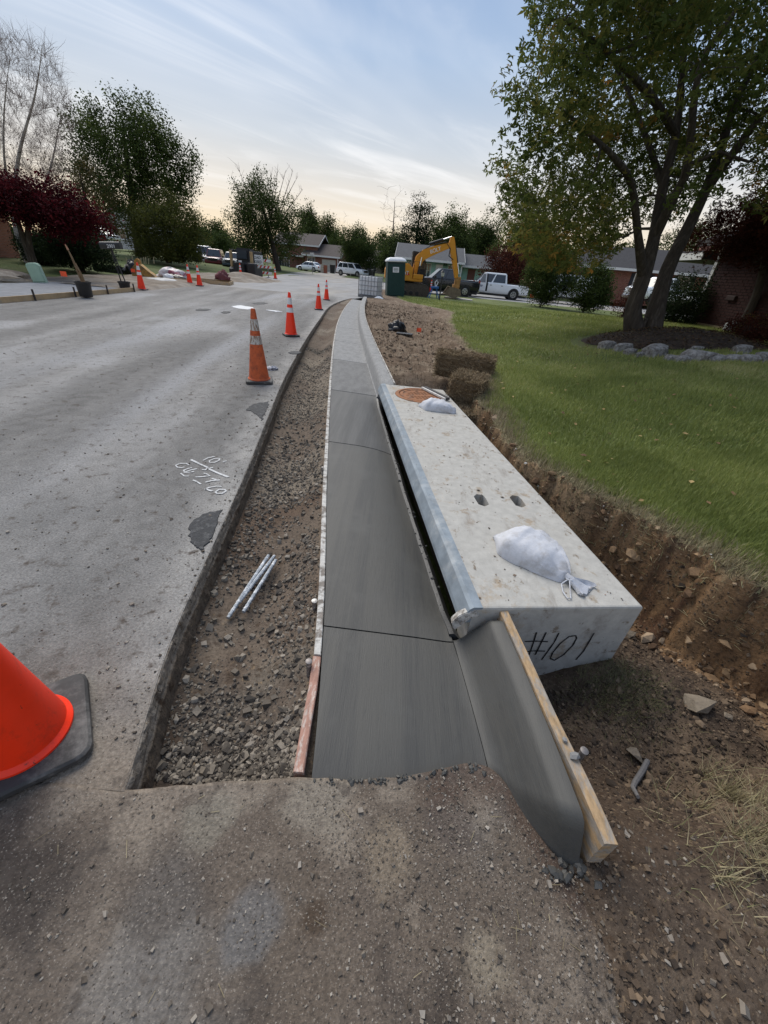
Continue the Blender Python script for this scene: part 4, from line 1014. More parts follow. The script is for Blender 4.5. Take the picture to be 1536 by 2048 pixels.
clods(2200, 0.6, 2.4, 0.75, 2.6, 0.02, 0.06, 0.024, lambda x, y, b: (b < 0.9) & (rng.random(len(x)) < 0.10), label='large soil lumps in the pit')
clods(9000, 0.9, 2.6, 1.2, 6.2, 0.006, 0.09, 0.017, lambda x, y, b: (b < 1.0) & (b > -0.6), label='clay crumbs on the bank below the lawn', mat=pm('clay_crumbs', (0.15, 0.09, 0.05), 0.95, var=0.3, scale=40, bump=0.6, bscale=90, tint=((0.06, 0.035, 0.02), (0.16, 0.095, 0.05), (0.27, 0.175, 0.095), (0.36, 0.27, 0.18))))
clods(12000, -2.2, 1.4, 5.6, 22, 0.012, 0.11, 0.028, lambda x, y, b: (b < 0.9) & (rng.random(len(x)) < 0.35 + 1.5*fbm(x, y, 0.8, 3, 303)), label='brown clods over the dirt strip behind the curb', mat=pm('dry_clods', (0.15, 0.09, 0.05), 0.95, var=0.3, scale=20, bump=0.6, bscale=60, tint=((0.075, 0.052, 0.035), (0.12, 0.084, 0.056), (0.17, 0.122, 0.083), (0.24, 0.185, 0.13))))
clods(1500, 0.62, 1.6, -0.2, 0.62, 0.004, 0.028, 0.008, lambda x, y, b: rng.random(len(x)) < 0.5, mat=PEB, name='pebbles', label='stones in the loose soil at the lower right')
clods(260, 1.0, 2.3, 1.5, 4.5, 0.012, 0.03, 0.018, lambda x, y, b: (b > 0.7) & (b < 1.4), mat=pm('white_stones', (0.45, 0.43, 0.40), 0.8), name='pebbles', label='pale stones along the rim of the cut lawn')
# boulder-like lumps in the pit, one by one
for lab, p, s in (('tan clay lump near the end of the tan board', gp(1298, 1472, -.22), .085), ('broad flat stone in the middle of the pit floor', gp(1395, 1405, -.25), .17), ('rounded pale stone on the right pit floor', gp(1465, 1425, -.24), .05), ('long tan rock on the clay bank beside the slab', gp(1310, 1190, -.05), .08)):
    o = rocks('rock', np.array([(0, 0, 0)]), [s], pm('pit_rock', (0.19, 0.155, 0.115), 0.9, var=.3, scale=25, bump=.8, bscale=50, dist=.01), flat=(.4, .5)); o.location = (p.x, p.y, zr(p.x, p.y) + s*.12); tag(o, lab, 'rock')
# the grey root in the pit
P_ = [gp(u, v, z) for u, v, z in ((1337, 1475, -.16), (1318, 1505, -.2), (1293, 1540, -.2), (1275, 1565, -.22), (1270, 1600, -.23))]
for p in P_: p.z = zr(p.x, p.y) + 0.03
mb = MB(); mb.tube(P_, [.012, .013, .012, .01, .007], 8); o = mb.build('root', pm('root_bark', (0.13, 0.125, 0.125), 0.8, var=.3, scale=60, bump=.6, bscale=60), None, smooth=True); tag(o, 'thick grey root poking out of the pit floor', 'root')

# ---------------------------------------------------------------- lawn grass and dead grass
GRASS = pm('lawn_grass', (0.07, 0.11, 0.03), 0.6, var=0.12, scale=2, bump=0, trans=0.25, tint=((0.155, 0.19, 0.046), (0.24, 0.275, 0.072), (0.33, 0.36, 0.11), (0.50, 0.45, 0.22)))
DEADG = pm('dead_grass', (0.2, 0.16, 0.08), 0.7, var=0.12, scale=2, bump=0, trans=0.15, tint=((0.12, 0.095, 0.055), (0.24, 0.195, 0.11), (0.40, 0.34, 0.20), (0.18, 0.19, 0.08)))
def lawn_blades(n, y0, y1, xw, h, w, label, simple=True):
    yy = y0 + (y1 - y0) * rng.random(n); xx = xE(yy) + (rng.random(n)**1.0) * xw
    # only what lies in view
    b = bank(xx, yy); m = lawn_mask(xx, yy, b); ok = (rng.random(n) < m)
    ok &= ~(((xx - 5.9)/2.0)**2 + ((yy - 9.6)/1.35)**2 < 1)
    xx, yy = xx[ok], yy[ok]; zz = z_right(xx, yy)
    hh = h * rng.uniform(0.55, 1.25, len(xx)); patch = fbm(xx, yy, 0.7, 4, 310) + 0.5*fbm(xx*0.6 + yy*0.3, yy - xx*0.2, 0.8, 4, 124)
    tint = np.clip(0.38 + 0.07*np.sign(np.sin((xx*.95 + yy*.3)*5.6)) + 1.0*patch + rng.normal(0, 0.2, len(xx)), 0, 1)
    return tag(blades('grass', np.stack([xx, yy, zz - .004], 1), hh, w, GRASS, lean=0.55, tint=tint, simple=simple), label, 'grass', kind='stuff')
lawn_blades(150000, 1.1, 3.6, 3.6, 0.058, 0.006, 'short green lawn grass nearest the pit')
lawn_blades(120000, 3.6, 7.5, 6.5, 0.062, 0.0095, 'green lawn grass beside the straw bales')
lawn_blades(110000, 7.5, 15, 11, 0.065, 0.012, 'green lawn grass in front of the maple')
lawn_blades(60000, 15, 30, 16, 0.08, 0.03, 'green lawn grass sloping down to the side street')
n = 26000; yy = 1.2 + rng.random(n)**1.3*6; xx = xE(yy) + rng.normal(0.16, 0.16, n); b = bank(xx, yy); ok = (b > 0.45) & (b < 3)
xx, yy = xx[ok], yy[ok]
tag(blades('dead_grass', np.stack([xx, yy, z_right(xx, yy) - .004], 1), rng.uniform(.03, .10, len(xx)), 0.0055, DEADG, lean=1.1, simple=True), 'dry straw coloured grass hanging over the cut lawn edge', 'dead grass', kind='stuff')
n = 3600; cx = np.concatenate([rng.normal(1.72, .16, n//2), rng.normal(1.55, .2, n//2)]); cy = np.concatenate([rng.normal(.80, .10, n//2), rng.normal(.52, .14, n//2)])
ok = rng.random(n) < np.clip(.5 + 2.5*fbm(cx, cy, 6, 3, 312), .05, 1); cx, cy = cx[ok], cy[ok]
tag(blades('dead_grass', np.stack([cx, cy, z_right(cx, cy) - .004], 1), rng.uniform(.03, .13, len(cx)), 0.0035, DEADG, lean=1.0, simple=True), 'pale dry grass tufts on the mound at the lower right', 'dead grass', kind='stuff')
n = 2500; cx = rng.normal(1.36, .13, n); cy = rng.normal(1.30, .09, n); ok = cy < 1.40 + .139*(cx - .485)-.03; cx, cy = cx[ok], cy[ok]
tag(blades('dead_grass', np.stack([cx, cy, z_right(cx, cy) - .004], 1), rng.uniform(.02, .07, len(cx)), 0.003, pm('weedy_grass', (0.08, 0.08, 0.03), 0.7, var=0.12, scale=2, bump=0, tint=((0.06, 0.06, 0.025), (0.11, 0.11, 0.04), (0.17, 0.145, 0.07))), lean=1.1, simple=True), 'dark weedy sod against the foot of the slab', 'grass', kind='stuff')
# straw bits and twigs strewn in the foreground
n = 300; cx = rng.uniform(-1.2, 1.5, n); cy = rng.uniform(-.1, .62, n); ok = (cy < Yt(np.minimum(cx, 1)) - .02) & (rng.random(n) < np.clip(.15 + .8*sst(cx, .3, .8), 0, 1)); cx, cy = cx[ok], cy[ok]; n = len(cx)
a = rng.uniform(0, 6.28, n); ln = rng.uniform(.01, .05, n); d = np.stack([np.cos(a), np.sin(a), rng.normal(0, .12, n)], 1)
zz = np.where(cx < .95, z_road(cx, cy) + 0.012*fbm(cx, cy, 6, 5, 99) - .05*sst(cx, .62, .92), z_right(cx, cy)) + .004
P_ = np.stack([cx, cy, zz], 1); s = np.stack([-np.sin(a), np.cos(a), np.zeros(n)], 1)*.0007
V = np.stack([P_ - d*ln[:, None]*.5 - s, P_ - d*ln[:, None]*.5 + s, P_ + d*ln[:, None]*.5 + s, P_ + d*ln[:, None]*.5 - s], 1); V[:, :, 2] = np.maximum(V[:, :, 2], zz[:, None] - .001)
tag(npmesh('straw_bits', V.reshape(-1, 3), np.arange(n*4).reshape(n, 4), DEADG, tint=np.repeat(rng.uniform(.1, .6, n), 4)), 'bits of straw strewn over the foreground dirt', 'straw', kind='stuff')

# ---------------------------------------------------------------- marks and patches on the road
CHALK = pm('white_marking_paint', (0.60, 0.60, 0.59), 0.9, var=0.3, scale=60, bump=0.3, col2=(0.26, 0.255, 0.245), lo=0.52, hi=0.60, scale2=60)
cz = lambda x, y: gp(330 + x*200/1536, 890 + y*130/998, 0.0)
mk = [[(400,232),(520,290),(640,345),(700,385),(820,440),(975,500)], [(585,245),(660,205),(765,182)], [(840,215),(760,215),(680,250),(690,275),(760,275),(830,245),(840,215)], [(890,262),(950,250)],
      [(365,315),(330,290),(230,290),(165,320),(195,350),(260,355),(300,345)], [(495,372),(400,390),(300,425),(290,395),(350,370),(415,355)], [(290,430),(400,425),(450,410)], [(570,385),(620,390),(650,365),(740,355)],
      [(460,500),(560,495),(690,480),(640,450),(590,440)], [(430,545),(490,570),(555,610)], [(620,580),(720,555),(845,545)], [(720,520),(790,540)], [(610,690),(680,660),(790,640),(875,645)], [(620,680),(700,710),(740,710)],
      [(775,730),(830,690),(920,690),(940,715),(880,750),(800,752),(775,730)], [(240,440),(300,485),(370,485)]]
mb = MB()
for st in mk:
    pl = [cz(*p) for p in st]; ribbon(mb, [(p.x, p.y) for p in pl], 0.022 if st is mk[0] else 0.014, T(0, 0, 0.0055))
o = mb.build('survey_marking', CHALK, None); tag(o, 'white hand sprayed survey numbers on the road by the trench', 'road marking')
ASPH = pm('dark_asphalt', (0.040, 0.041, 0.043), 0.8, var=0.4, scale=60, bump=1.0, bscale=110, dist=0.008, col2=(0.085, 0.085, 0.085), lo=0.5, hi=0.62, scale2=20)
def patch(label, pts, mat, z=0.006, name='asphalt_patch', cat='asphalt patch'):
    P = []
    for i in range(len(pts)):
        a, b = gp(*pts[i]), gp(*pts[(i+1) % len(pts)])
        for k in range(6): q = a.lerp(b, k/6); P.append((q.x + random.uniform(-1, 1)*.006*(1+q.y*.3), q.y + random.uniform(-1, 1)*.006*(1+q.y*.3)))
    n = len(P); c = (sum(p[0] for p in P)/n, sum(p[1] for p in P)/n)
    mb = MB(); mb.add([(p[0], p[1], z - .008) for p in P] + [(c[0] + (p[0]-c[0])*.96, c[1] + (p[1]-c[1])*.96, z) for p in P], [tuple(range(n, 2*n))] + [(i, (i+1) % n, n+(i+1) % n, n+i) for i in range(n)])
    o = mb.build(name, mat, None); tag(o, label, cat); return o
patch('dark asphalt patch at the trench edge nearest the camera', [(443,1020),(405,1027),(376,1052),(378,1075),(390,1092),(402,1103),(425,1075)], ASPH)
patch('dark asphalt patch at the trench edge beyond the survey numbers', [(538,803),(508,808),(490,820),(505,824),(515,830),(524,842),(533,822)], ASPH)
PALE = pm('pale_spill', (0.55, 0.56, 0.57), 0.5, var=.2, scale=4, bump=.1)
patch('pale wet patch on the far road between the cone rows', [(462,613),(480,611),(505,615),(510,618),(495,619),(475,617)], PALE, 0.012, 'puddle', 'puddle')
patch('thin pale streak on the far road left of the bright cone', [(530,620),(548,621),(566,624),(550,624)], PALE, 0.012, 'puddle', 'puddle')
for i, (u, v, w, h, lab) in enumerate(((405, 620, 16, 2, 'small dark stain on the road left of the pale patch'), (452, 625, 10, 2, 'small dark stain just below the pale patch'), (590, 706, 14, 3, 'dark stain at the trench edge past the dirty cone'), (520, 607, 16, 2, 'dark stain beyond the pale patch'))):
    patch(lab, [(u - w, v), (u - w*.4, v - h), (u + w*.5, v - h), (u + w, v), (u + w*.3, v + h), (u - w*.5, v + h)], ASPH, 0.011, 'tar_stain', 'stain')
p = gp(545, 739, .0); blob('paper_scrap', 'crumpled pale paper scrap beside the dirty cone', 'paper scrap', (p.x, p.y, .0), (.10, .06, .05), pm('paper', (.5, .5, .53), .7, col2=(.1, .1, .12), lo=.5, hi=.55, scale2=9), 21, .6)

# fallen leaves on the lawn
n = 800; yy = 2.5 + rng.random(n)**1.2*14; xx = xE(yy) + .3 + rng.random(n)*9; zz = z_right(xx, yy) + .045
tag(leaf_mesh('fallen_leaves', np.stack([xx, yy, zz], 1), rng.uniform(.03, .07, n), pm('fallen_leaf', (.3, .2, .1), .8, tint=((.10, .055, .025), (.20, .12, .045), (.34, .25, .10))), None, LEAF1, droop=.35), 'few dry leaves fallen on the lawn', 'leaves', kind='stuff')

clods(2400, 1.05, 2.5, 1.3, 5.6, 0.015, 0.12, 0.034, lambda x, y, b: (b < 0.85) & (b > -0.7), label='big lumps of orange clay on the bank', mat=MATS['clay_crumbs'])
n = 9000; yy = 5.8 + rng.random(n)**1.4*16; xx = xB(yy) + .1 + rng.random(n)*2.6; b = bank(xx, yy); ok = (b < 1.2); xx, yy = xx[ok], yy[ok]
tag(blades('straw_mulch', np.stack([xx, yy, z_right(xx, yy) - .002], 1), rng.uniform(.05, .16, len(xx)), 0.007, pm('straw_mulch', (.2, .15, .09), .9, bump=0, tint=((.10, .07, .042), (.19, .14, .09), (.30, .24, .16))), lean=1.5, simple=True), 'thin straw and roots over the dirt strip behind the curb', 'straw', kind='stuff')

clods(12000, 0.64, 2.1, -0.15, 1.35, 0.003, 0.022, 0.0066, lambda x, y, b: (b < 0.8) & (rng.random(len(x)) < np.clip(.5 + 3*fbm(x, y, 3, 3, 320), .1, 1)), label='crumbly dark soil beside the tan board')
cx, cy = [], []
for k in range(26):
    p = random.choice(((1.62, .82), (1.75, .72), (1.55, .60), (1.45, .52), (1.70, .95), (1.35, .42))); tx, ty = random.gauss(p[0], .07), random.gauss(p[1], .05); m = 45; cx += list(rng.normal(tx, .016, m)); cy += list(rng.normal(ty, .016, m))
cx, cy = np.array(cx), np.array(cy)
tag(blades('dead_grass', np.stack([cx, cy, z_right(cx, cy) - .004], 1), rng.uniform(.05, .15, len(cx)), 0.0035, DEADG, lean=.8, simple=True, tint=rng.uniform(.25, .95, len(cx))), 'pale spiky grass tufts at the right edge of the pit', 'dead grass', kind='stuff')
# ---------------------------------------------------------------- water tote, portable toilet, excavator
WPL = pm('white_plastic', (0.66, 0.67, 0.68), 0.5, var=0.08, scale=4, bump=0.1, bscale=20)
CAGE = pm('galvanised_cage', (0.20, 0.21, 0.22), 0.5, 0.5, bump=0.1)
t = thing('water_tote', 'white liquid tote in a steel cage beside the portable toilet', 'tote', (-2.02, 26.2, -0.02), math.radians(-16))
mb = MB(); mb.box((-.56, -.46, .14), (.56, .46, 1.08), None, .05); mb.build('tank', WPL, t, smooth=True)
mb = MB(); mb.lathe([(.09, 1.08), (.09, 1.12), (.085, 1.125)], 16); mb.build('filler_cap', CAGE, t)
for i in range(7):
    x = -.57 + .19*i
    mb = MB(); mb.tube([(x, -.49, .12), (x, -.49, 1.10), (x, .49, 1.10)], .011, 6); mb.build('cage_bar', CAGE, t)
for i in range(6):
    y = -.49 + .196*i
    mb = MB(); mb.tube([(.59, y, .12), (.59, y, 1.10)], .011, 6); mb.build('cage_bar', CAGE, t)
    mb = MB(); mb.tube([(-.59, y, .12), (-.59, y, 1.10)], .011, 6); mb.build('cage_bar', CAGE, t)
for k in range(5):
    z = .16 + .233*k; mb = MB(); mb.tube([(-.6, -.5, z), (.6, -.5, z), (.6, .5, z), (-.6, .5, z), (-.6, -.5, z)], .011, 6); mb.build('cage_ring', CAGE, t)
mb = MB()
mb.box((-.6, -.5, .10), (.6, .5, .135))
for y in (-.45, 0, .45): mb.box((-.6, y-.05, 0), (.6, y+.05, .098))
mb.build('pallet', pm('pallet_steel', (0.16, .16, .16), .7), t)
blob('white_sack', 'small white sack lying in front of the tote', 'sack', (-1.45, 25.2, 0), (.26, .2, .14), WPL, 5, .3)

GRN = pm('toilet_green_plastic', (0.006, 0.036, 0.033), 0.5, var=0.12, scale=3, bump=0.15, bscale=12)
t = thing('portable_toilet', 'dark green portable toilet with a white roof beside the excavator', 'portable toilet', (-0.68, 30.0, -0.06), math.radians(9)); t.rotation_euler = (0, math.radians(-3.0), math.radians(9))
mb = MB(); mb.box((-.58, -.58, .06), (.58, .58, 2.02), None, .03); mb.build('cabin', GRN, t)
mb = MB(); mb.box((-.60, -.61, 0), (.60, .61, .075), None, .02); mb.build('skid_base', GRN, t)
mb = MB(); mb.box((-.47, -.605, .12), (.40, -.582, 1.88), None, .01); d_ = mb.build('door', GRN, t)
for z in (.35, .75, 1.15, 1.55):
    mb = MB(); mb.box((-.42, -.615, z-.012), (.35, -.606, z+.012)); mb.build('door_rib', GRN, d_)
mb = MB(); mb.box((-.24, -.622, 1.42), (.16, -.608, 1.72), None, .005); sg = mb.build('door_sign', WPL, d_)
mb = MB()
for z, w in ((1.63, .13), (1.57, .15), (1.50, .12)): mb.box((-.04-w, -.626, z-.014), (-.04+w, -.623, z+.014))
mb.build('sign_lettering', pm('sign_ink', (.06, .1, .1), .6), sg)
mb = MB()
for i in range(6): mb.box((-.5+.17*i, -.592, 1.90), (-.37+.17*i, -.584, 1.96))
mb.build('vent', pm('vent_dark', (.02, .03, .03), .7), t)
mb = MB(); mb.box((.584, -.2, 1.35), (.59, .2, 1.7)); mb.build('side_notice', WPL, t)
rings = []
for z, k in ((2.0, .62), (2.05, .64), (2.12, .60), (2.20, .50), (2.24, .36)): rings.append([(sx*k*(1 if i % 2 else .86), sy*k*(.86 if i % 2 else 1), z) for i, (sx, sy) in enumerate(((1, 1), (1, 1), (-1, 1), (-1, 1), (-1, -1), (-1, -1), (1, -1), (1, -1)))])
for r in rings: r[0], r[1] = r[1], r[0]; r[4], r[5] = r[5], r[4]
mb = MB(); mb.loft(rings); mb.build('roof', WPL, t)

YEL = pm('machine_yellow', (0.62, 0.26, 0.02), 0.45, var=0.12, scale=3, bump=0.1, bscale=20, col2=(0.45, 0.19, 0.03), lo=0.58, hi=0.7, scale2=3)
BLKM = pm('machine_black', (0.018, 0.018, 0.019), 0.5, var=0.3, scale=5, bump=0.2)
TRK = pm('muddy_track', (0.085, 0.068, 0.052), 0.9, var=0.4, scale=9, bump=0.7, bscale=30, dist=0.02)
CHROME = pm('cylinder_rod', (0.65, 0.66, 0.68), 0.2, 0.9, bump=0)
GLS = glass_mat('dark_glass')
LETW = pm('white_lettering', (0.7, 0.7, 0.7), 0.6, bump=0)
EX0 = Vector((0.15, 33.2, -0.05))
t = thing('excavator', 'yellow tracked excavator with raised boom behind the portable toilet', 'excavator', EX0, math.radians(4))
def track(y):
    pts = []
    L_, h = 3.1, .82
    poly = [(-L_/2+.3, 0), (L_/2-.3, 0), (L_/2-.08, .14), (L_/2, .41), (L_/2-.08, .66), (L_/2-.3, h), (-L_/2+.3, h), (-L_/2+.08, .66), (-L_/2, .41), (-L_/2+.08, .14)]
    m = MB(); m.prism(poly, y-.25, y+.25); o = m.build('track', TRK, t, bevel=.02)
    # shoes round the track
    n = len(poly); per = []
    for i in range(n):
        a, b = Vector((poly[i][0], 0, poly[i][1])), Vector((poly[(i+1) % n][0], 0, poly[(i+1) % n][1])); l = (b-a).length; k = max(1, int(l/.17))
        for q in range(k): per.append((a.lerp(b, (q+.5)/k), math.atan2(b.z-a.z, b.x-a.x)))
    me = None
    for p, an in per:
        if me is None:
            m = MB(); m.box((-.07, -.27, -.012), (.05, .27, .018)); s = m.build('track_shoe', TRK, o); me = s.data
        else: s = link(bpy.data.objects.new('track_shoe', me), o)
        s.location = (p.x, y, p.z); s.rotation_euler = (0, -an, 0)
    for i in range(6):
        m = MB(); m.lathe([(.10, -.27), (.13, -.26), (.13, .26), (.10, .27)], 12, Matrix.Translation((-1.1+.44*i, y, .22)) @ Matrix.Rotation(math.pi/2, 4, 'X')); m.build('roller', BLKM, o)
    for x in (-1.22, 1.22):
        m = MB(); m.lathe([(.12, -.275), (.31, -.27), (.31, .27), (.12, .275)], 18, Matrix.Translation((x, y, .41)) @ Matrix.Rotation(math.pi/2, 4, 'X')); m.build('sprocket', TRK, o)
track(-.95); track(.95)
mb = MB(); mb.box((-.9, -.8, .35), (.9, .8, .75)); mb.lathe([(.6, .75), (.6, .93)], 24); mb.build('undercarriage', BLKM, t)
mb = MB(); mb.prism([(-1.55, .95), (.95, .95), (.95, 1.12), (.20, 1.12), (.20, 1.72), (-.1, 2.0), (-1.2, 2.05), (-1.5, 1.8)], -1.2, 1.2); body = mb.build('house_body', YEL, t, bevel=.04)
mb = MB(); mb.prism([(-1.75, .98), (-1.35, .96), (-1.35, 1.75), (-1.6, 1.78), (-1.75, 1.6)], -1.22, 1.22); mb.build('counterweight', YEL, t, bevel=.05)
mb = MB(); mb.box((.25, -1.21, 1.12), (.95, -.7, 1.4), None, .03); mb.build('tool_box', YEL, t)
mb = MB(); mb.prism([(.2, 1.1), (1.2, 1.1), (1.28, 1.9), (1.0, 2.75), (.2, 2.8)], .15, 1.15); cab = mb.build('cab', BLKM, t, bevel=.03)
mb = MB(); mb.prism([(.32, 1.75), (1.18, 1.75), (1.2, 1.95), (.98, 2.62), (.32, 2.66)], .14, .148); mb.build('cab_window', GLS, cab)
mb = MB(); mb.tube([(.25, -1.15, 1.35), (.25, -1.15, 2.15), (.6, -1.15, 2.15), (.6, -1.15, 1.4)], .02, 6); mb.build('handrail', BLKM, t)
# the lettering on the rear panel
text_mesh('maker_lettering', 'CAT', 0.30, LETW, body, T(-.38, -1.206, 1.42) @ Matrix.Rotation(math.pi/2, 4, 'X'), .003, bold=.004)
mb = MB(); mb.add([(-.30, -1.208, 1.30), (.0, -1.208, 1.30), (-.15, -1.208, 1.52)], [(0, 1, 2)]); mb.build('maker_emblem', pm('emblem_red', (.5, .03, .02), .5), body)
def exl(u, v, dy=0.0):
    P = at(u, v, EX0.y + dy); R_ = Matrix.Rotation(-math.radians(4), 3, 'Z'); return R_ @ (P - EX0)
def boxbeam(mb, pts, hs, w, y0):
    rings = []
    for i, p in enumerate(pts):
        d = (Vector(pts[min(i+1, len(pts)-1)]) - Vector(pts[max(i-1, 0)])); d.y = 0; d.normalize(); n = Vector((-d.z, 0, d.x)); h = hs[i]/2
        P = Vector((p[0], y0, p[2])); W_ = Vector((0, w/2, 0)); rings.append([P + n*h + W_, P + n*h - W_, P - n*h - W_, P - n*h + W_])
    mb.loft(rings)
bp_ = [exl(828, 560), exl(831, 538), exl(838, 518), exl(848, 509), exl(870, 500), exl(899, 491)]
mb = MB(); boxbeam(mb, bp_, [.34, .48, .58, .60, .50, .32], .34, -.35); boom = mb.build('boom', YEL, t, bevel=.02)
a_ = exl(868, 501); b_ = exl(899, 491); an = math.atan2(b_.z - a_.z, b_.x - a_.x)
text_mesh('company_lettering', 'BOLT', 0.33, LETW, boom, T(a_.x + .05, -.535, a_.z) @ Matrix.Rotation(-an, 4, 'Y') @ Matrix.Rotation(math.pi/2, 4, 'X'), .004, bold=.004, sx=.95)
sp_ = [exl(904, 474), exl(903, 486), exl(905, 503), exl(909, 530), exl(912, 556)]
mb = MB(); boxbeam(mb, sp_, [.22, .42, .40, .32, .25], .28, -.35); stk = mb.build('stick', YEL, t, bevel=.02)
def cyl(a, b, y, r, f, parent=None):
    A_, B_ = Vector((a.x, y, a.z)), Vector((b.x, y, b.z)); m = MB(); m.tube([A_, A_.lerp(B_, f)], r, 10); c = m.build('hydraulic_cylinder', BLKM, t, smooth=True)
    m = MB(); m.tube([A_.lerp(B_, f), B_], r*.55, 8); m.build('piston_rod', CHROME, c, smooth=True)
cyl(exl(858, 488), exl(903, 474), -.35, .085, .62)
cyl(exl(834, 552), exl(842, 515), -.62, .09, .55); cyl(exl(834, 552), exl(842, 515), -.08, .09, .55)
cyl(exl(910, 492), exl(917, 548), -.35, .07, .6)
for off in (-.06, .06):
    mb = MB(); mb.tube([exl(838, 505) + Vector((0, -.35+off, 0)), exl(860, 492) + Vector((0, -.35+off, 0)), exl(890, 484) + Vector((0, -.35+off, 0)), exl(899, 498) + Vector((0, -.35+off, 0)), exl(896, 512) + Vector((0, -.4+off, 0)), exl(904, 520) + Vector((0, -.5+off, 0))], .025, 6); mb.build('hose', BLKM, t)
mb = MB(); lk = exl(915, 560); mb.box((lk.x-.22, -.47, lk.z-.3), (lk.x+.2, -.23, lk.z+.2), None, .04); mb.box((lk.x-.32, -.52, lk.z-.55), (lk.x+.18, -.18, lk.z-.28), None, .04); mb.build('quick_coupler', pm('muddy_yellow', (.33, .17, .05), .8, var=.4, scale=5, bump=.4, bscale=20), t)
bk = [exl(897, 572), exl(918, 578), exl(919, 590), exl(905, 596), exl(886, 587)]
MUDS = pm('muddy_bucket', (0.17, 0.13, 0.085), 0.85, var=0.35, scale=6, bump=0.6, bscale=20, dist=.01)
mb = MB(); outer_ = [Vector((p.x, 0, p.z)) for p in bk]; c_ = sum(outer_, Vector())/5
rings = [[(p.x, -.85, p.z) for p in outer_], [(p.x, .15, p.z) for p in outer_]]
n = 5; vs = [Vector(p) for r in rings for p in r]
fs = [(0, 1, 6, 5), (1, 2, 7, 6), (2, 3, 8, 7)]
mb.add(vs, fs + [(0, 1, 2, 3, 4), (9, 8, 7, 6, 5)]); bkt = mb.build('bucket', MUDS, t)
md = bkt.modifiers.new('thick', 'SOLIDIFY'); md.thickness = .05
for i in range(5):
    y = -.8 + .22*i; m = MB(); m.add([(bk[4].x-.14, y+.05, bk[4].z-.03), (bk[4].x+.1, y, bk[4].z+.03), (bk[4].x+.1, y+.1, bk[4].z+.03), (bk[4].x+.1, y, bk[4].z-.05), (bk[4].x+.1, y+.1, bk[4].z-.05)], [(0, 1, 2), (0, 4, 3), (0, 3, 1), (0, 2, 4), (1, 3, 4, 2)]); m.build('bucket_tooth', MUDS, bkt)

# blue folding stand with a small cone, lamp post, spoil slab in front of the excavator
BLUE = pm('blue_paint', (.03, .11, .30), .5, bump=.1)
t = thing('work_stand', 'blue folding work stand beside the excavator tracks', 'stand', (2.05, 31.6, 0), 0.2)
for sx, sy in ((-.28, -.2), (.28, -.2), (-.28, .2), (.28, .2)):
    mb = MB(); mb.tube([(sx*1.3, sy*1.4, 0), (sx*.5, sy*.4, .62)], .03, 6); mb.build('leg', BLUE, t)
mb = MB(); mb.box((-.26, -.16, .6), (.3, .16, .74), None, .03); mb.build('stand_head', BLUE, t)
mb = MB(); mb.tube([(.12, -.02, .74), (.22, -.02, .98), (.12, -.02, 1.12), (.0, -.02, .98), (.05, -.02, .74)], .03, 6); mb.build('hose_loop', WPL, t)
cone('small orange cone standing behind the blue work stand', 1.85, 32.2, .35, .75, .2)
t = thing('lamp_post', 'thin black lamp post on the lawn in front of the excavator', 'lamp post', (2.35, 29.6, -.05))
mb = MB(); mb.tube([(0, 0, 0), (0, 0, 1.42)], .045, 8); mb.build('post', BLKM, t)
mb = MB(); mb.lathe([(.05, 1.42), (.09, 1.45), (.12, 1.62), (.09, 1.66)], 8); mb.build('lantern', pm('lantern_glass', (.45, .45, .42), .3), t)
mb = MB(); mb.lathe([(.15, 1.66), (.08, 1.74), (.02, 1.80)], 8); mb.build('cap', BLKM, t)
mb = MB(); mb.box((-1.0, -.35, 0), (1.1, .35, .09), None, .02); o = mb.build('broken_slab', pm('broken_concrete', (.36, .34, .30), .9, var=.3, scale=4, bump=.5, bscale=20), None); o.location = (4.0, 33.2, 0.0); o.rotation_euler = (0.03, .02, -.15); tag(o, 'flat broken concrete slab under the excavator bucket', 'slab')

# ---------------------------------------------------------------- left side of the road
DIRTL = pm('left_verge_dirt', (0.17, 0.135, 0.10), 0.95, var=.35, scale=2.0, bump=.8, bscale=14, dist=.03, col2=(.24, .21, .175), lo=.46, hi=.62, scale2=.8)
GREYB = pm('grey_stone_base', (0.19, 0.195, 0.205), 0.95, var=.25, scale=4, bump=.7, bscale=40, dist=.02)
def strip(name, x0f, x1f, y0, y1, zf, mat, ny=60, nx=14, label=None, cat=None, kind='structure'):
    ys_ = np.linspace(y0, y1, ny); u_ = np.linspace(0, 1, nx); a = x0f(ys_); b = x1f(ys_)
    X_ = a[:, None] + (b - a)[:, None]*u_; Y_ = np.repeat(ys_[:, None], nx, 1); Z_ = zf(X_, Y_)
    o = npmesh(name, np.stack([X_, Y_, Z_], -1).reshape(-1, 3), gridF(ny, nx), mat, smooth=True); tag(o, label, cat, kind=kind); return o
xLr = lambda y: -10.3 - 0.028*(y - 10)
strip('sidewalk_base', lambda y: xLr(y) - 3.0 + 0.06*np.maximum(y-12, 0), lambda y: xLr(y) - 0.05, 6, 16.2, lambda x, y: 0.075 + 0.03*fbm(x, y, 2, 3, 401) + .035*sst(xLr(y)-x, .05, .4), GREYB)
strip('verge_dirt', lambda y: xLr(y) - 4.6, lambda y: xLr(y) + 0.05, 16.0, 36, lambda x, y: -0.03 + (0.09 + 0.16*fbm(x, y, .8, 4, 402) + .05*sst(xLr(y)-x, 0, 1.0))*sst(xLr(y)-x, -.05, .35), DIRTL, 90, 30)
strip('spoil_mound', lambda y: -13.6 + 0*y, lambda y: -9.2 - .05*(y-26) + .5*np.sin(y), 26, 37.5, lambda x, y: -0.04 + 0.52*np.exp(-(((x+12.0)/1.5)**2 + ((y-32.6)/2.6)**2)) + .12*fbm(x, y, 1.2, 4, 403), DIRTL, 50, 40)
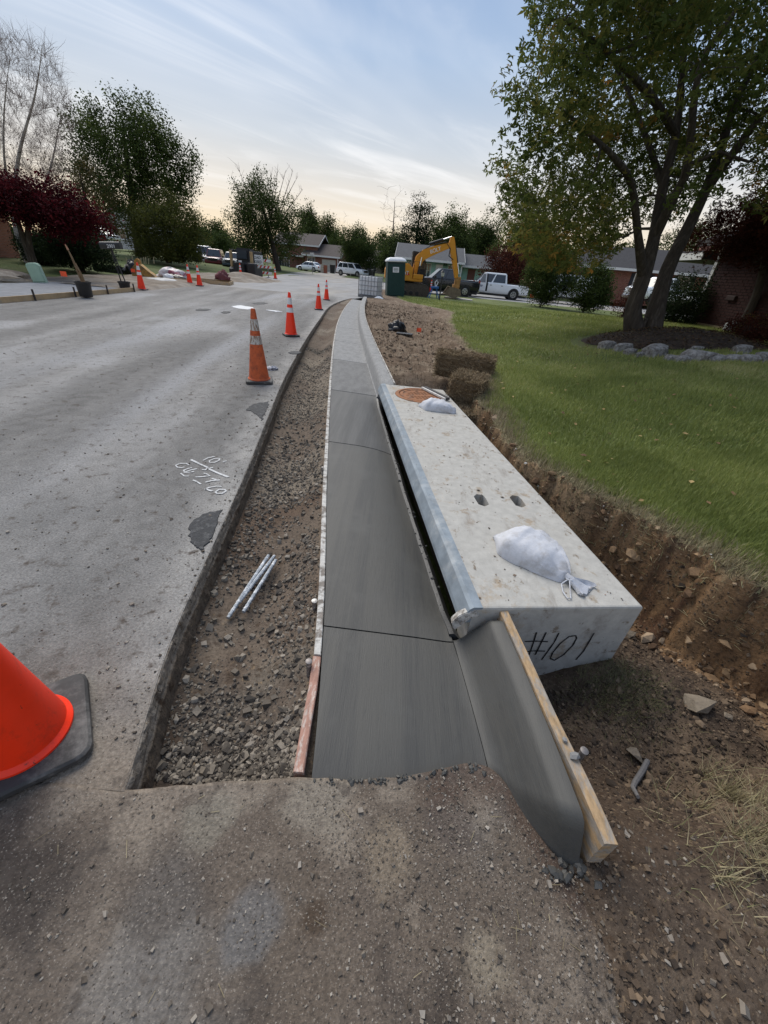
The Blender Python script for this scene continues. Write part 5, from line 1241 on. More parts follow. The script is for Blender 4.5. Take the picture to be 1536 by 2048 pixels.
blob('soil_heap', 'low brown soil heap at the far left behind the grey stone base', 'soil heap', (-15.4, 15.6, 0.0), (1.9, 1.2, .42), DIRTL, 8, .3)
FORMY = pm('new_form_lumber', (.42, .30, .17), .85, var=.25, scale=8, bump=.4, col2=(.3, .24, .17), lo=.5, hi=.62, scale2=4)
for i in range(5):
    y0 = 8.6 + 1.62*i; y1 = y0 + 1.58; mb = MB()
    a, b = Vector((float(xLr(y0)) + .02, y0, 0)), Vector((float(xLr(y1)) + .02, y1, 0)); d = b - a
    mb.box((0, -.02, -.02), (d.length, .02, .13), T(a.x, a.y, .01, math.atan2(d.y, d.x))); o = mb.build('form_board', FORMY, None)
    tag(o, ['form board along the left road edge, nearest of its row', 'second form board along the left road edge', 'third form board along the left road edge, before the bucket', 'fourth form board along the left road edge, past the bucket', 'last form board along the left road edge before the mailbox'][i], 'board', 'form boards along the left road edge')
    mb = MB(); mb.box((-.02, -.05, -.1), (.02, -.02, .28)); o = mb.build('form_stake', pm('dark_stake', (.05, .04, .035), .8), None); o.location = (b.x + .06, b.y, 0)
    tag(o, ['dark stake at the near end of the left road form', 'second dark stake along the left road form', 'dark stake just before the bucket on the left', 'dark stake just past the bucket on the left', 'dark stake nearest the mailbox on the left'][i], 'stake', 'dark stakes along the left form')
UTIL = pm('pale_green_utility_box', (.30, .43, .34), .5, var=.1, scale=5, bump=.1)
t = thing('utility_box', 'pale green utility pedestal leaning beside the left verge', 'utility box', (-13.25, 15.7, .02), .3); t.rotation_euler = (0.05, -.10, .35); t.scale = (.82, .82, .8)
mb = MB(); mb.prism([(-.24, 0), (.24, 0), (.24, .78), (.12, .86), (-.18, .86), (-.24, .80)], -.15, .15); ub = mb.build('shell', UTIL, t, bevel=.03)
mb = MB(); mb.box((-.22, -.158, .08), (.22, -.152, .11)); mb.box((-.22, -.158, .14), (.22, -.152, .16)); mb.build('louvre', pm('util_dark', (.08, .13, .1), .6), t)
def bucket(label, x, y, r=.16, h=.36, mat=BLKM):
    t = thing('bucket', label, 'bucket', (x, y, .03)); mb = MB(); mb.lathe([(r*.82, 0), (r*.84, .01), (r, h), (r*1.07, h), (r*1.07, h-.05), (r*1.02, h-.055)], 20); mb.build('pail', mat, t, smooth=True)
    mb = MB(); mb.lathe([(r*.95, h-.04), (r*.9, h-.03)], 20); mb.build('filling', DIRTL, t); return t
bucket('black bucket with a worn pale patch holding the rotten wooden post', -10.02, 13.45, .21, .42)
bucket('black bucket holding the mailbox posts', -10.83, 16.75, .20, .28)
mb = MB(); rings = [[(.12, -.18-.03, .06+.26*k), (-.12, -.18-.03, .06+.26*k), (-.12, -.185-.03, .06+.26*k), (.12, -.185-.03, .06+.26*k)] for k in (0, 1)]
ROT = pm('rotten_wood', (.19, .125, .068), .9, var=.5, scale=14, bump=.8, bscale=30, stretch=(3, 3, .4), dist=.01)
t = thing('wooden_post', 'split rotten wooden post standing in the left bucket', 'post', (-10.02, 13.45, .3))
mb = MB(); mb.tube([(0.02, 0, 0), (-.04, 0, .35), (-.10, .0, .75), (-.17, 0, 1.02)], [.036, .03, .026, .012], 6); mb.build('shaft', ROT, t)
mb = MB(); mb.tube([(.08, 0, 0), (.04, 0, .3), (-.05, .0, .62)], [.035, .03, .02], 5); mb.build('splinter', ROT, t)
mb = MB(); mb.tube([(-.06, -.03, .55), (.06, -.04, .42), (.10, -.04, .30)], [.02, .016, .006], 5); mb.build('splinter', ROT, t)
mb = MB(); mb.tube([(-.15, 0, .95), (-.19, 0, 1.08)], [.028, .014], 6); mb.build('tip', pm('red_tip', (.4, .2, .12), .8), t)
t = thing('mailbox', 'black mailbox numbered 2901 on twin posts in a bucket', 'mailbox', (-10.85, 16.75, .12)); t.rotation_euler = (0, math.radians(-4), math.radians(6))
for dx in (-.05, .06):
    mb = MB(); mb.tube([(dx*1.6 + .02, 0, 0), (dx*.3 - .06, 0, 1.22)], .022, 8); mb.build('post', BLKM, t)
prf = [(-.12, 0), (.12, 0), (.12, .13)] + [(.12*math.cos(a), .13 + .10*math.sin(a)) for a in np.linspace(.3, math.pi-.3, 8)] + [(-.12, .13)]
rings = [[(x, p[0], 1.22 + p[1]) for p in prf] for x in (-.38, .32)]
mb = MB(); mb.loft(rings); mbx = mb.build('box', BLKM, t)
mb = MB(); mb.box((.321, -.11, 1.23), (.328, .11, 1.42)); mb.build('door', BLKM, t)
text_mesh('house_number', '2901', 0.15, LETW, t, T(.03, -.123, 1.30) @ Matrix.Rotation(math.pi/2, 4, 'X'), .002, bold=0)
# clutter on the far left verge
DIGB = pm('worn_yellow_bucket', (.36, .20, .045), .7, var=.35, scale=5, bump=.3, col2=(.13, .09, .05), lo=.5, hi=.62, scale2=3)
t = thing('digger_bucket', 'worn yellow digger bucket lying on the left verge', 'digger bucket', (-14.6, 24.6, .02), .4)
mb = MB(); mb.prism([(-.55, 0), (.0, .0), (.75, -.02), (.3, .32), (-.05, .62), (-.25, .66), (-.5, .45)], -.55, .55); mb.build('shell', DIGB, t, bevel=.03)
for y in (-.16, .16):
    mb = MB(); mb.prism([(-.38, .5), (-.05, .58), (-.08, .82), (-.2, .9), (-.34, .78)], y-.04, y+.04); mb.build('lug', DIGB, t)
for i in range(5):
    mb = MB(); mb.box((.68, -.5+.22*i, -.01), (.9, -.42+.22*i, .06)); mb.build('tooth', DIGB, t)
BAGP = pm('printed_bag', (.55, .52, .52), .5, var=.15, scale=6, bump=.4, col2=(.30, .07, .10), lo=.53, hi=.57, scale2=1.6)
blob('material_bag', 'bulky white bag with red print on the left verge', 'bag', (-13.4, 25.3, .15), (.85, .5, .42), BAGP, 11, .25)
blob('dark_tarp', 'crumpled dark tarp under the printed bag', 'tarp', (-12.9, 24.6, .05), (.65, .35, .25), BLK, 12, .4)
blob('material_bag', 'flat grey bag lying near the pair of cones', 'bag', (-12.5, 22.6, .03), (.85, .55, .17), pm('grey_bag', (.34, .35, .36), .6, bump=.5, bscale=14, dist=.02), 13, .25)
blob('black_sack', 'shiny black sack at the end of the silt fence', 'sack', (-15.6, 25.2, .1), (.42, .4, .62), BLK, 14, .4)
blob('white_bottle_bag', 'small white bag on top of the flat grey bag', 'bag', (-12.5, 23.2, .22), (.25, .15, .16), WPL, 15, .2)
blob('rag_heap', 'dark red rag heap beside the right cone of the pair', 'rags', (-10.9, 26.4, .2), (.38, .3, .42), pm('rags', (.14, .045, .05), .8, bump=.6, bscale=12, dist=.03), 16, .5)
t = thing('low_frame', 'pale timber frame around the rubble by the cone pair', 'timber frame', (-11.6, 25.3, .0), .25)
for a, b in (((-1.6, -.9), (1.5, -.9)), ((1.5, -.9), (1.5, .9)), ((-1.6, .9), (1.5, .9))):
    d = Vector((b[0]-a[0], b[1]-a[1])); mb = MB(); mb.box((0, -.02, 0), (d.length, .02, .17), T(a[0], a[1], 0, math.atan2(d.y, d.x))); mb.build('rail', FORMY, t)
SILT = pm('silt_fence_fabric', (.018, .020, .022), .6, var=.4, scale=3, bump=.5, bscale=8, dist=.03)
t = thing('silt_fence', 'sagging black silt fence along the left verge', 'fence', (0, 0, 0))
rings = []
for k in range(30):
    f = k/29; x = -17.6 + 2.1*f; y = 24.8 + 1.0*f; s = .42 + .05*math.sin(k*1.3); rings.append([(x, y + .02*math.sin(k*2.1), 0), (x, y + .03*math.sin(k*1.7), s*.6), (x, y + .05*math.sin(k*1.1), s), (x + .01, y + .02 + .05*math.sin(k*1.1), s), (x + .01, y + .02, 0)])
mb = MB(); mb.loft(rings); mb.build('fabric', SILT, t)
LATH = pm('wood_lath', (.40, .33, .22), .9, bump=.2)
for i, (u, v0, v1, Y_) in enumerate(((252, 515, 530, 28), (264, 513, 531, 26), (282, 516, 527, 33), (287, 514, 528, 32), (291, 514, 528, 30), (297, 517, 529, 31), (307, 515, 528, 30))):
    a, b = at(u, v0, Y_), at(u + 4, v1, Y_); mb = MB(); mb.box((-.022, -.01, min(-.2, b.z - a.z)), (.022, .01, 0)); o = mb.build('wood_stake', LATH, None); o.location = a; o.rotation_euler = (0, .12 + .04*(i % 3), 0)
    tag(o, ['wooden lath stake leaning by the mailbox, leftmost', 'second wooden lath stake from the mailbox', 'short third wooden lath stake on the far verge', 'fourth wooden lath stake on the far verge', 'tallest of the middle wooden lath stakes', 'sixth wooden lath stake on the far verge', 'rightmost wooden lath stake above the digger bucket'][i], 'stake', 'wooden lath stakes on the far left verge')

# ---------------------------------------------------------------- compact loader, barricade
t = thing('skid_loader', 'black compact loader with tan raised arms in front of the barricade', 'loader', (-13.25, 37.0, .0), math.radians(-6))
for s in (-1, 1):
    mb = MB(); mb.prism([(-1.0, .12), (-.8, 0), (.8, 0), (1.0, .12), (1.0, .5), (.8, .66), (-.8, .66), (-1.0, .5)], s*.78-.2, s*.78+.2, T(0, 0, 0, math.pi/2)); mb.build('track', BLKM, t, bevel=.02)
    mb = MB(); mb.box((s*.86-.09, -.75, .55), (s*.86+.09, -.55, 1.78), None, .02); arm = mb.build('lift_arm', pm('tan_arm', (.36, .25, .12), .6, var=.2, scale=4), t)
    mb = MB(); mb.box((s*.86-.08, -.7, 1.66), (s*.86+.08, 1.2, 1.84), None, .02); mb.build('upper_arm', BLKM, t)
mb = MB(); mb.box((-.6, -.9, .25), (.6, .95, 1.0), None, .06); mb.build('body', BLKM, t)
mb = MB(); mb.prism([(-.45, .95), (.7, .95), (.62, 1.98), (-.35, 1.98)], -.52, .52, T(0, 0, 0, math.pi/2)); cabo = mb.build('cab', BLKM, t, bevel=.04)
mb = MB(); mb.box((-.40, -.56, 1.25), (.40, -.45, 1.85)); mb.build('rear_window', glass_mat('loader_glass', (.05, .06, .07)), cabo)
mb = MB(); mb.box((-.14, -.915, 1.02), (.14, -.9, 1.14)); mb.build('badge', LETW, t)
mb = MB(); mb.prism([(-.5, .1), (.5, .1), (.42, .95), (-.42, .95)], -1.25, -.92); mb.build('engine_door', BLKM, t, bevel=.05)
mb = MB(); mb.box((.72, -1.25, .02), (1.35, -.65, 1.02), None, .1); mb.build('side_drum', BLKM, t)
mb = MB(); mb.tube([(-.1, -1.3, .1), (.12, -1.32, 1.0)], .025, 6); mb.build('hose', pm('green_hose', (.03, .12, .05), .6), t)
RS = pm('barricade_red', (.48, .035, .02), .5, bump=.05); WS = pm('sign_white', (.68, .68, .66), .45, bump=.03)
t = thing('barricade', 'striped road closed barricade behind the black loader', 'barricade', (-12.1, 39.6, 0), math.radians(3))
mb = MB(); mb.box((-1.62, -.03, .92), (-.50, -.01, 1.62), None, .004); sg = mb.build('sign_panel', WS, t)
RB = pm('sign_black', (.01, .01, .01), .5, bump=0)
text_mesh('sign_lettering', 'ROAD', .27, RB, sg, T(-1.06, -.034, 1.42) @ Matrix.Rotation(math.pi/2, 4, 'X'), .002, bold=.003)
text_mesh('sign_lettering', 'CLOSED', .27, RB, sg, T(-1.06, -.034, 1.11) @ Matrix.Rotation(math.pi/2, 4, 'X'), .002, bold=.003, sx=.88)
for z, x0, x1 in ((1.25, -.45, .15), (.78, -1.55, .18), (.33, -1.35, .2)):
    mb = MB(); mb.box((x0, -.02, z-.10), (x1, .02, z+.10)); rl = mb.build('rail', WS, t)
    k = x0 + .02
    while k < x1 - .25:
        mb = MB(); mb.add([(k, -.0235, z-.098), (k+.15, -.0235, z-.098), (k+.28, -.0235, z+.098), (k+.13, -.0235, z+.098)], [(0, 1, 2, 3)]); mb.build('stripe', RS, rl); k += .33
for x in (-1.3, -.12):
    mb = MB(); mb.box((x-.03, .022, 0), (x+.03, .07, 1.6)); mb.build('upright', STEEL, t)
    mb = MB(); mb.box((x-.03, -.5, 0), (x+.03, .6, .04)); mb.build('foot', STEEL, t)
# ---------------------------------------------------------------- vehicles
TYRE = pm('tyre', (.018, .018, .018), .85, bump=.2); RIM = pm('rim', (.42, .43, .44), .35, .8, bump=0)
CWH = pm('paint_white', (.80, .81, .82), .28, var=.03, bump=0, coat=.5); CBK = pm('paint_black', (.012, .013, .016), .25, var=.05, bump=0, coat=.5)
CRD = pm('paint_red', (.14, .012, .016), .28, var=.05, bump=0, coat=.5); CBL = pm('paint_slate', (.045, .065, .085), .28, var=.05, bump=0, coat=.5)
TRIM = pm('black_trim', (.02, .02, .02), .6, bump=0); LAMP = pm('headlamp', (.55, .56, .56), .15, bump=0, spec=.8); TAIL = pm('tail_lamp', (.30, .02, .015), .25, bump=0)
AMB = pm('chrome_trim', (.5, .5, .52), .2, .9, bump=0)
def wheel(t, x, y, r, w=.24):
    s = 1 if y > 0 else -1; M_ = Matrix.Translation((x, y, r)) @ Matrix.Rotation(math.pi/2, 4, 'X')
    e = link(bpy.data.objects.new('wheel', None), t)
    m = MB(); m.lathe([(r*.6, -w/2), (r*.93, -w/2), (r, -w/2+.03), (r, w/2-.03), (r*.93, w/2), (r*.6, w/2)], 28, M_); wv = m.build('wheel', TYRE, t, smooth=True)
    bpy.data.objects.remove(e)
    m = MB(); m.lathe([(r*.62, -w*.51), (r*.56, -w*.44), (r*.2, -w*.47), (r*.05, -w*.5)] if s > 0 else [(r*.05, w*.5), (r*.2, w*.47), (r*.56, w*.44), (r*.62, w*.51)], 20, M_)
    m.v = [(p[0], p[1], p[2]) for p in m.v]; 
    m2 = MB(); m2.lathe([(r*.61, -w*.515), (r*.55, -w*.53), (r*.18, -w*.50), (r*.04, -w*.53)], 20, M_); m2.lathe([(r*.61, w*.515), (r*.55, w*.53), (r*.18, w*.50), (r*.04, w*.53)], 20, M_); m2.build('rim', RIM, wv, smooth=True)
    m3 = MB()
    for k in range(6):
        a = k*math.pi/3; ca, sa = math.cos(a), math.sin(a)
        for sd in (-1, 1): m3.box((r*.22, -.03, -.006), (r*.5, .03, .006), M_ @ Matrix.Translation((0, 0, sd*w*.522)) @ Matrix.Rotation(a, 4, 'Z'))
    m3.build('spoke_gap', TRIM, wv)
def ring(x, zb, zt, w, wt, crown=.03):
    return [(x, -w*.90, zb), (x, -w, zb+.12*(zt-zb)+.03), (x, -w*1.0, zb+.55*(zt-zb)), (x, -wt, zt-.05), (x, -wt*.92, zt), (x, 0, zt+crown), (x, wt*.92, zt), (x, wt, zt-.05), (x, w, zb+.55*(zt-zb)), (x, w, zb+.12*(zt-zb)+.03), (x, w*.90, zb)]
def vehicle(name, label, cat, loc, rz, paint, L_=4.6, W_=1.8, H_=1.45, kind='sedan', wr=.33, group=None, door_open=False):
    """x forward, y left"""
    t = thing(name, label, cat, loc, rz, group); w = W_/2
    f, b = L_/2, -L_/2
    if kind == 'sedan':
        belt = [(b, .45, .88, .86, .80), (b+.08, .30, .98, .95, .88), (b+.5, .24, 1.0, 1, .9), (-.3, .2, .95, 1, .93), (.9, .2, .93, 1, .93), (f-.9, .22, .86, 1, .9), (f-.25, .25, .72, .94, .82), (f, .32, .55, .80, .7)]
        cab = dict(xb0=b+.35, xb1=b+1.15, xf1=.45, xf0=1.35, zb=.90, zt=H_)
    elif kind == 'suv':
        belt = [(b, .5, 1.02, .92, .86), (b+.08, .34, 1.06, .97, .9), (b+.6, .28, 1.07, 1, .93), (0, .26, 1.05, 1, .95), (f-1.25, .26, 1.04, 1, .95), (f-.35, .3, .98, .97, .9), (f-.04, .36, .9, .9, .82), (f, .42, .8, .86, .8)]
        cab = dict(xb0=b+.06, xb1=b+.38, xf1=f-1.95, xf0=f-1.2, zb=1.02, zt=H_)
    elif kind == 'van':
        belt = [(b, .5, 1.15, .95, .93), (b+.06, .35, 1.2, .98, .96), (0, .3, 1.2, 1, .97), (f-1.1, .3, 1.15, 1, .95), (f-.2, .34, .95, .95, .88), (f, .45, .75, .85, .8)]
        cab = dict(xb0=b+.03, xb1=b+.12, xf1=f-1.55, xf0=f-.85, zb=1.12, zt=H_)
    else:   # pickup, crew cab
        belt = [(b, .55, 1.12, .96, .93), (b+.05, .42, 1.15, .98, .95), (b+1.0, .40, 1.16, 1, .96), (-.7, .38, 1.18, 1, .96), (.6, .38, 1.18, 1, .96), (f-1.5, .38, 1.20, 1, .95), (f-.5, .4, 1.17, .99, .92), (f-.08, .42, 1.08, .95, .88), (f, .5, .98, .9, .85)]
        cab = dict(xb0=b+1.95, xb1=b+2.1, xf1=f-2.35, xf0=f-1.55, zb=1.15, zt=H_)
    mb = MB(); mb.loft([ring(x, zb, zt, w*kw, w*kt) for x, zb, zt, kw, kt in belt]); body = mb.build('body', paint, t, smooth=True)
    if kind == 'pickup':
        mb = MB(); mb.box((b+.12, -w*.84, 1.17), (cab['xb0']-.05, w*.84, 1.215)); mb.build('bed_opening', TRIM, t)
    c = cab; rf = w*.72; rb = w*.90; zb, zt = c['zb'], c['zt']
    def crow(x, z, hw): return [(x, -hw, z), (x, hw, z)]
    v = [(c['xb0'], -rb, zb), (c['xf0'], -rb, zb), (c['xf1'], -rf, zt-.04), (c['xb1'], -rf, zt-.04), (c['xb0'], rb, zb), (c['xf0'], rb, zb), (c['xf1'], rf, zt-.04), (c['xb1'], rf, zt-.04),
         (c['xf1']-.12, -rf*.86, zt), (c['xb1']+.12, -rf*.86, zt), (c['xf1']-.12, rf*.86, zt), (c['xb1']+.12, rf*.86, zt)]
    fcs = [(0, 1, 2, 3), (5, 4, 7, 6), (1, 5, 6, 2), (4, 0, 3, 7), (3, 2, 8, 9), (6, 7, 11, 10), (2, 6, 10, 8), (7, 3, 9, 11), (9, 8, 10, 11)]
    mb = MB(); mb.add(v, fcs); mb.build('cabin', paint, t, smooth=False, bevel=.03)
    def pane(nm, quad, m, off, parent=None):
        q = [Vector(p) for p in quad]; n = (q[1]-q[0]).cross(q[2]-q[0]).normalized(); o = MB(); o.add([p + n*off for p in q] + [p + n*(off-.012) for p in q], [(0, 1, 2, 3), (7, 6, 5, 4), (0, 4, 5, 1), (1, 5, 6, 2), (2, 6, 7, 3), (3, 7, 4, 0)]); return o.build(nm, m, parent or t)
    def lerpq(a, b_, f_): return Vector(a).lerp(Vector(b_), f_)
    def inset(A_, B_, C_, D_, u0, u1, v0, v1):
        P = lambda u_, v_: lerpq(lerpq(A_, B_, u_), lerpq(D_, C_, u_), v_)
        return [P(u0, v0), P(u1, v0), P(u1, v1), P(u0, v1)]
    nside = 3 if kind in ('suv', 'van') else 2
    spans = {'sedan': ((.12, .50), (.53, .93)), 'suv': ((.05, .28), (.31, .60), (.63, .94)), 'van': ((.62, .93),), 'pickup': ((.06, .47), (.52, .93))}[kind]
    for (u0, u1) in spans:
        if not (door_open and u0 > .5): pane('side_window', inset(v[0], v[1], v[2], v[3], u0, u1, .10, .90), GLS, .008)
        pane('side_window', inset(v[5], v[4], v[7], v[6], 1-u1, 1-u0, .10, .90), GLS, .008)
    pane('windscreen', inset(v[1], v[5], v[6], v[2], .06, .94, .06, .93), GLS, .008)
    pane('rear_window', inset(v[4], v[0], v[3], v[7], .08, .92, .15, .90), GLS, .008)
    wx = {'sedan': (b+.95, f-.85), 'suv': (b+.95, f-.88), 'van': (b+1.0, f-.9), 'pickup': (b+1.25, f-1.0)}[kind]
    for x in wx:
        for s in (-1, 1):
            mb = MB(); mb.lathe([(wr*1.16, -.02), (wr*1.16, .02)], 28, Matrix.Translation((x, s*(w-.004), wr*1.02)) @ Matrix.Rotation(math.pi/2, 4, 'X')); mb.build('wheel_well_shade', TRIM, t)  # black disc paints the shaded wheel well onto the body side
            wheel(t, x, s*(w-.10), wr, .26)
    hz_ = {'sedan': .66, 'suv': .84, 'van': .82, 'pickup': .98}[kind]
    for s in (-1, 1):
        mb = MB(); mb.box((f-.16, s*w*.66-.17, hz_-.09), (f-.0, s*w*.66+.17, hz_+.09), None, .03); mb.build('headlight', LAMP, t)
        mb = MB(); mb.box((b-.015, s*w*.84-.09, hz_-.02), (b+.1, s*w*.84+.09, hz_+.28), None, .02); mb.build('taillight', TAIL, t)
        mb = MB(); mb.box((c['xf0']-.38, s*(w+.02), zb+.02), (c['xf0']-.22, s*(w+.17), zb+.20), None, .02) if s > 0 else mb.box((c['xf0']-.38, -(w+.17), zb+.02), (c['xf0']-.22, -(w+.02), zb+.20), None, .02); mb.build('mirror', TRIM, t)
        for hx in ((c['xf0'] + c['xb0'])/2 - .05, c['xb0'] + .35):
            mb = MB(); mb.box((hx, s*(w*1.0)-.012, zb-.16), (hx+.16, s*(w*1.0)+.012, zb-.12)); mb.build('door_handle', TRIM, t)
    mb = MB(); mb.box((f-.06, -w*.55, hz_-.22), (f+.015, w*.55, hz_+.06), None, .02); mb.build('grille', TRIM if kind != 'pickup' else AMB, t)
    mb = MB(); mb.box((f-.12, -w*.92, .36), (f+.05, w*.92, .56), None, .04); mb.build('front_bumper', AMB if kind == 'pickup' else paint, t)
    mb = MB(); mb.box((b-.05, -w*.92, .38), (b+.1, w*.92, .58), None, .04); mb.build('rear_bumper', AMB if kind == 'pickup' else paint, t)
    mb = MB(); mb.box((b+.15, -w*.97, .22), (f-.3, w*.97, .34)); mb.build('sill', TRIM, t)
    if door_open:    # the driver's door (left side) swung open
        dx0, dx1 = c['xf0']-.18, c['xf0'] - 1.12
        hole = MB(); hole.box((dx1+.02, w*.80, .52), (dx0, w*1.012, zb+.0)); hole.add([(dx1+.04, w*.92, zb), (dx0-.05, w*.92, zb), (dx0-.55, w*.76, zt-.10), (dx1+.10, w*.76, zt-.10)], [(0, 1, 2, 3)]); hole.build('door_opening', pm('cab_interior', (.015, .015, .016), .8, bump=0), t)
        e = Vector((dx0, w*1.0, 0)); an = math.radians(48)
        Md = Matrix.Translation(e) @ Matrix.Rotation(-an, 4, 'Z')
        mb = MB(); mb.box((-.98, -.03, .52), (0, .04, zb), Md, .02); dr = mb.build('door', paint, t)
        mb = MB(); mb.prism([(-.98, zb), (-.88, zt-.1), (-.55, zt-.08), (-.06, zb)], -.02, .02, Md); mb.build('window_frame', paint, dr)
        mb = MB(); mb.prism([(-.90, zb+.03), (-.83, zt-.16), (-.57, zt-.15), (-.18, zb+.03)], -.025, .045, Md); mb.build('door_glass', glass_mat('side_glass', (.25, .27, .29)), dr)
        mb = MB(); 
        for z_, ww in ((.95, .18), (.87, .13)): mb.box((-.5-ww, .042, z_-.025), (-.5+ww, .048, z_+.025), Md)
        mb.build('door_lettering', pm('decal', (.05, .07, .13), .5, bump=0), dr)
    return t
vehicle('pickup_truck', 'white crew cab pickup with its driver door open beside the bucket', 'pickup', (7.95, 41.6, 0.0), math.pi - .06, CWH, 6.3, 2.03, 1.97, 'pickup', .42, door_open=True)
vehicle('pickup_truck', 'black pickup parked behind the excavator body', 'pickup', (3.3, 38.8, 0.0), math.radians(188), CBK, 5.8, 2.0, 1.9, 'pickup', .40)
vehicle('parked_car', 'white hatchback sedan in front of the brick garage', 'car', (-16.7, 78, -.02), math.radians(158), CWH, 4.6, 1.85, 1.46, 'sedan', .34)
vehicle('parked_minivan', 'white minivan parked under the dark round tree', 'minivan', (-8.3, 69.5, .05), math.radians(-30), CWH, 5.0, 1.95, 1.75, 'suv', .36)
vehicle('parked_suv', 'dark red pickup-height SUV facing the camera at the left junction', 'suv', (-24.0, 56.5, .0), math.radians(-75), CRD, 4.9, 1.95, 1.85, 'suv', .38)
vehicle('parked_suv', 'slate blue SUV behind the tan-armed loader', 'suv', (-21.0, 54.5, .0), math.radians(-78), CBL, 4.7, 1.9, 1.68, 'suv', .37)
vehicle('parked_truck', 'white truck cab behind the dark red SUV', 'truck', (-26.8, 60, .05), math.radians(-70), CWH, 5.4, 2.0, 2.05, 'van', .4)
vehicle('parked_van', 'white work van behind the shrubs on the right', 'van', (15.6, 43.2, .25), math.radians(186), CWH, 5.4, 2.0, 2.15, 'van', .36)
vehicle('pickup_truck', 'white pickup partly hidden behind the maple trunk', 'pickup', (20.3, 36.5, .75), math.radians(205), CWH, 5.8, 2.0, 1.9, 'pickup', .4)
vehicle('parked_car', 'white car seen through the porch posts on the right', 'car', (22.9, 33.2, .95), math.radians(185), CWH, 4.6, 1.85, 1.5, 'suv', .34)
vehicle('parked_car', 'white hatchback far behind the mailbox on the left', 'car', (-37.8, 56, 1.5), math.radians(-12), CWH, 4.6, 1.85, 1.5, 'sedan', .34)
def bin_(label, x, y, z, h=1.05, col=BLKM, s=.32, rz=.2):
    t = thing('wheelie_bin', label, 'bin', (x, y, z), rz); mb = MB(); mb.loft([[(sx*s*k, sy*s*k, zz) for sx, sy in ((1, 1), (-1, 1), (-1, -1), (1, -1))] for zz, k in ((0.05, .78), (h*.9, 1.0))]); mb.build('bin_body', col, t)
    mb = MB(); mb.box((-s*1.06, -s*1.06, h*.9), (s*1.06, s*1.12, h), None, .03); mb.build('lid', col, t)
    for sx in (-1, 1):
        mb = MB(); mb.lathe([(.1, -.03), (.1, .03)], 12, Matrix.Translation((sx*s*.8, s*.8, .1)) @ Matrix.Rotation(math.pi/2, 4, 'Y')); mb.build('bin_wheel', TYRE, t)
bin_('black bin beside the red SUV at the left junction', -25.4, 54.5, .0, 1.35, s=.5)
bin_('black wheelie bin in front of the brick garage', -12.9, 78.5, .0, 1.3, s=.45)
bin_('black bin in front of the parked minivan', -5.2, 67.5, .05, 1.2, s=.5)
t = thing('street_sign', 'street name sign on a pole before the white hatchback sedan', 'sign', (-13.8, 66, 0))
mb = MB(); mb.tube([(0, 0, 0), (0, 0, 2.55)], .04, 8); mb.build('pole', STEEL, t)
mb = MB(); mb.box((-.28, -.06, 2.2), (.3, -.04, 2.55), None, .01); mb.build('sign_plate', WS, t)
t = thing('brick_pillar', 'low brick and stone pillar by the black wheelie bin', 'pillar', (-13.6, 75.5, 0))
mb = MB(); mb.box((-.25, -.25, 0), (.3, .25, 1.15)); mb.build('brick_shaft', pm('pillar_brick', (.28, .10, .06), .9, var=.3, scale=6), t); mb = MB(); mb.box((-.75, -.25, 0), (-.27, .25, 1.25)); mb.build('stone_shaft', pm('pillar_stone', (.42, .38, .32), .9, var=.3, scale=6), t)
t = thing('mailbox', 'small mailbox on a post at the far driveway', 'mailbox', (-4.2, 55.5, .03)); mb = MB(); mb.box((-.05, -.05, 0), (.05, .05, 1.0)); mb.build('post', BLKM, t); mb = MB(); mb.box((-.13, -.25, 1.0), (.13, .25, 1.24), None, .06); mb.build('box', BLKM, t)
# ---------------------------------------------------------------- houses
def brick_mat(name, c1, c2, mortar, bw=.22, bh=.075, rough=.9):
    if name in MATS: return MATS[name]
    m = pm(name, c1, rough, var=.18, scale=3, bump=0); nt = m.node_tree; L = nt.links.new
    bs = [n for n in nt.nodes if n.type == 'BSDF_PRINCIPLED'][0]; tcn = [n for n in nt.nodes if n.type == 'TEX_COORD'][0]; src = bs.inputs['Base Color'].links[0].from_node
    sp = nt.nodes.new('ShaderNodeSeparateXYZ'); L(tcn.outputs['Object'], sp.inputs[0]); ad = nt.nodes.new('ShaderNodeMath'); L(sp.outputs[0], ad.inputs[0]); L(sp.outputs[1], ad.inputs[1])
    cb = nt.nodes.new('ShaderNodeCombineXYZ'); L(ad.outputs[0], cb.inputs[0]); L(sp.outputs[2], cb.inputs[1])
    br = nt.nodes.new('ShaderNodeTexBrick'); L(cb.outputs[0], br.inputs['Vector']); br.inputs['Color1'].default_value = (*c1, 1); br.inputs['Color2'].default_value = (*c2, 1); br.inputs['Mortar'].default_value = (*mortar, 1)
    br.inputs['Scale'].default_value = 1; br.inputs['Brick Width'].default_value = bw; br.inputs['Row Height'].default_value = bh; br.inputs['Mortar Size'].default_value = .006
    L(br.outputs[0], src.inputs[6]); bp = nt.nodes.new('ShaderNodeBump'); bp.inputs['Strength'].default_value = .5; bp.inputs['Distance'].default_value = .01; bp.invert = True; L(br.outputs['Fac'], bp.inputs['Height']); L(bp.outputs[0], bs.inputs['Normal'])
    return m
BRICK = brick_mat('red_brick', (.20, .075, .045), (.15, .05, .032), (.20, .17, .15))
BRICKD = brick_mat('shaded_red_brick', (.05, .016, .013), (.036, .012, .01), (.04, .033, .03))  # gable brick with the tree shade in its colours
ROOFB = pm('brown_shingles', (.062, .048, .043), .9, var=.3, scale=3, bump=.5, bscale=14, stretch=(1, 1, 4), dist=.02)
ROOFG = pm('grey_shingles', (.070, .074, .080), .9, var=.3, scale=3, bump=.5, bscale=14, stretch=(1, 1, 4), dist=.02)
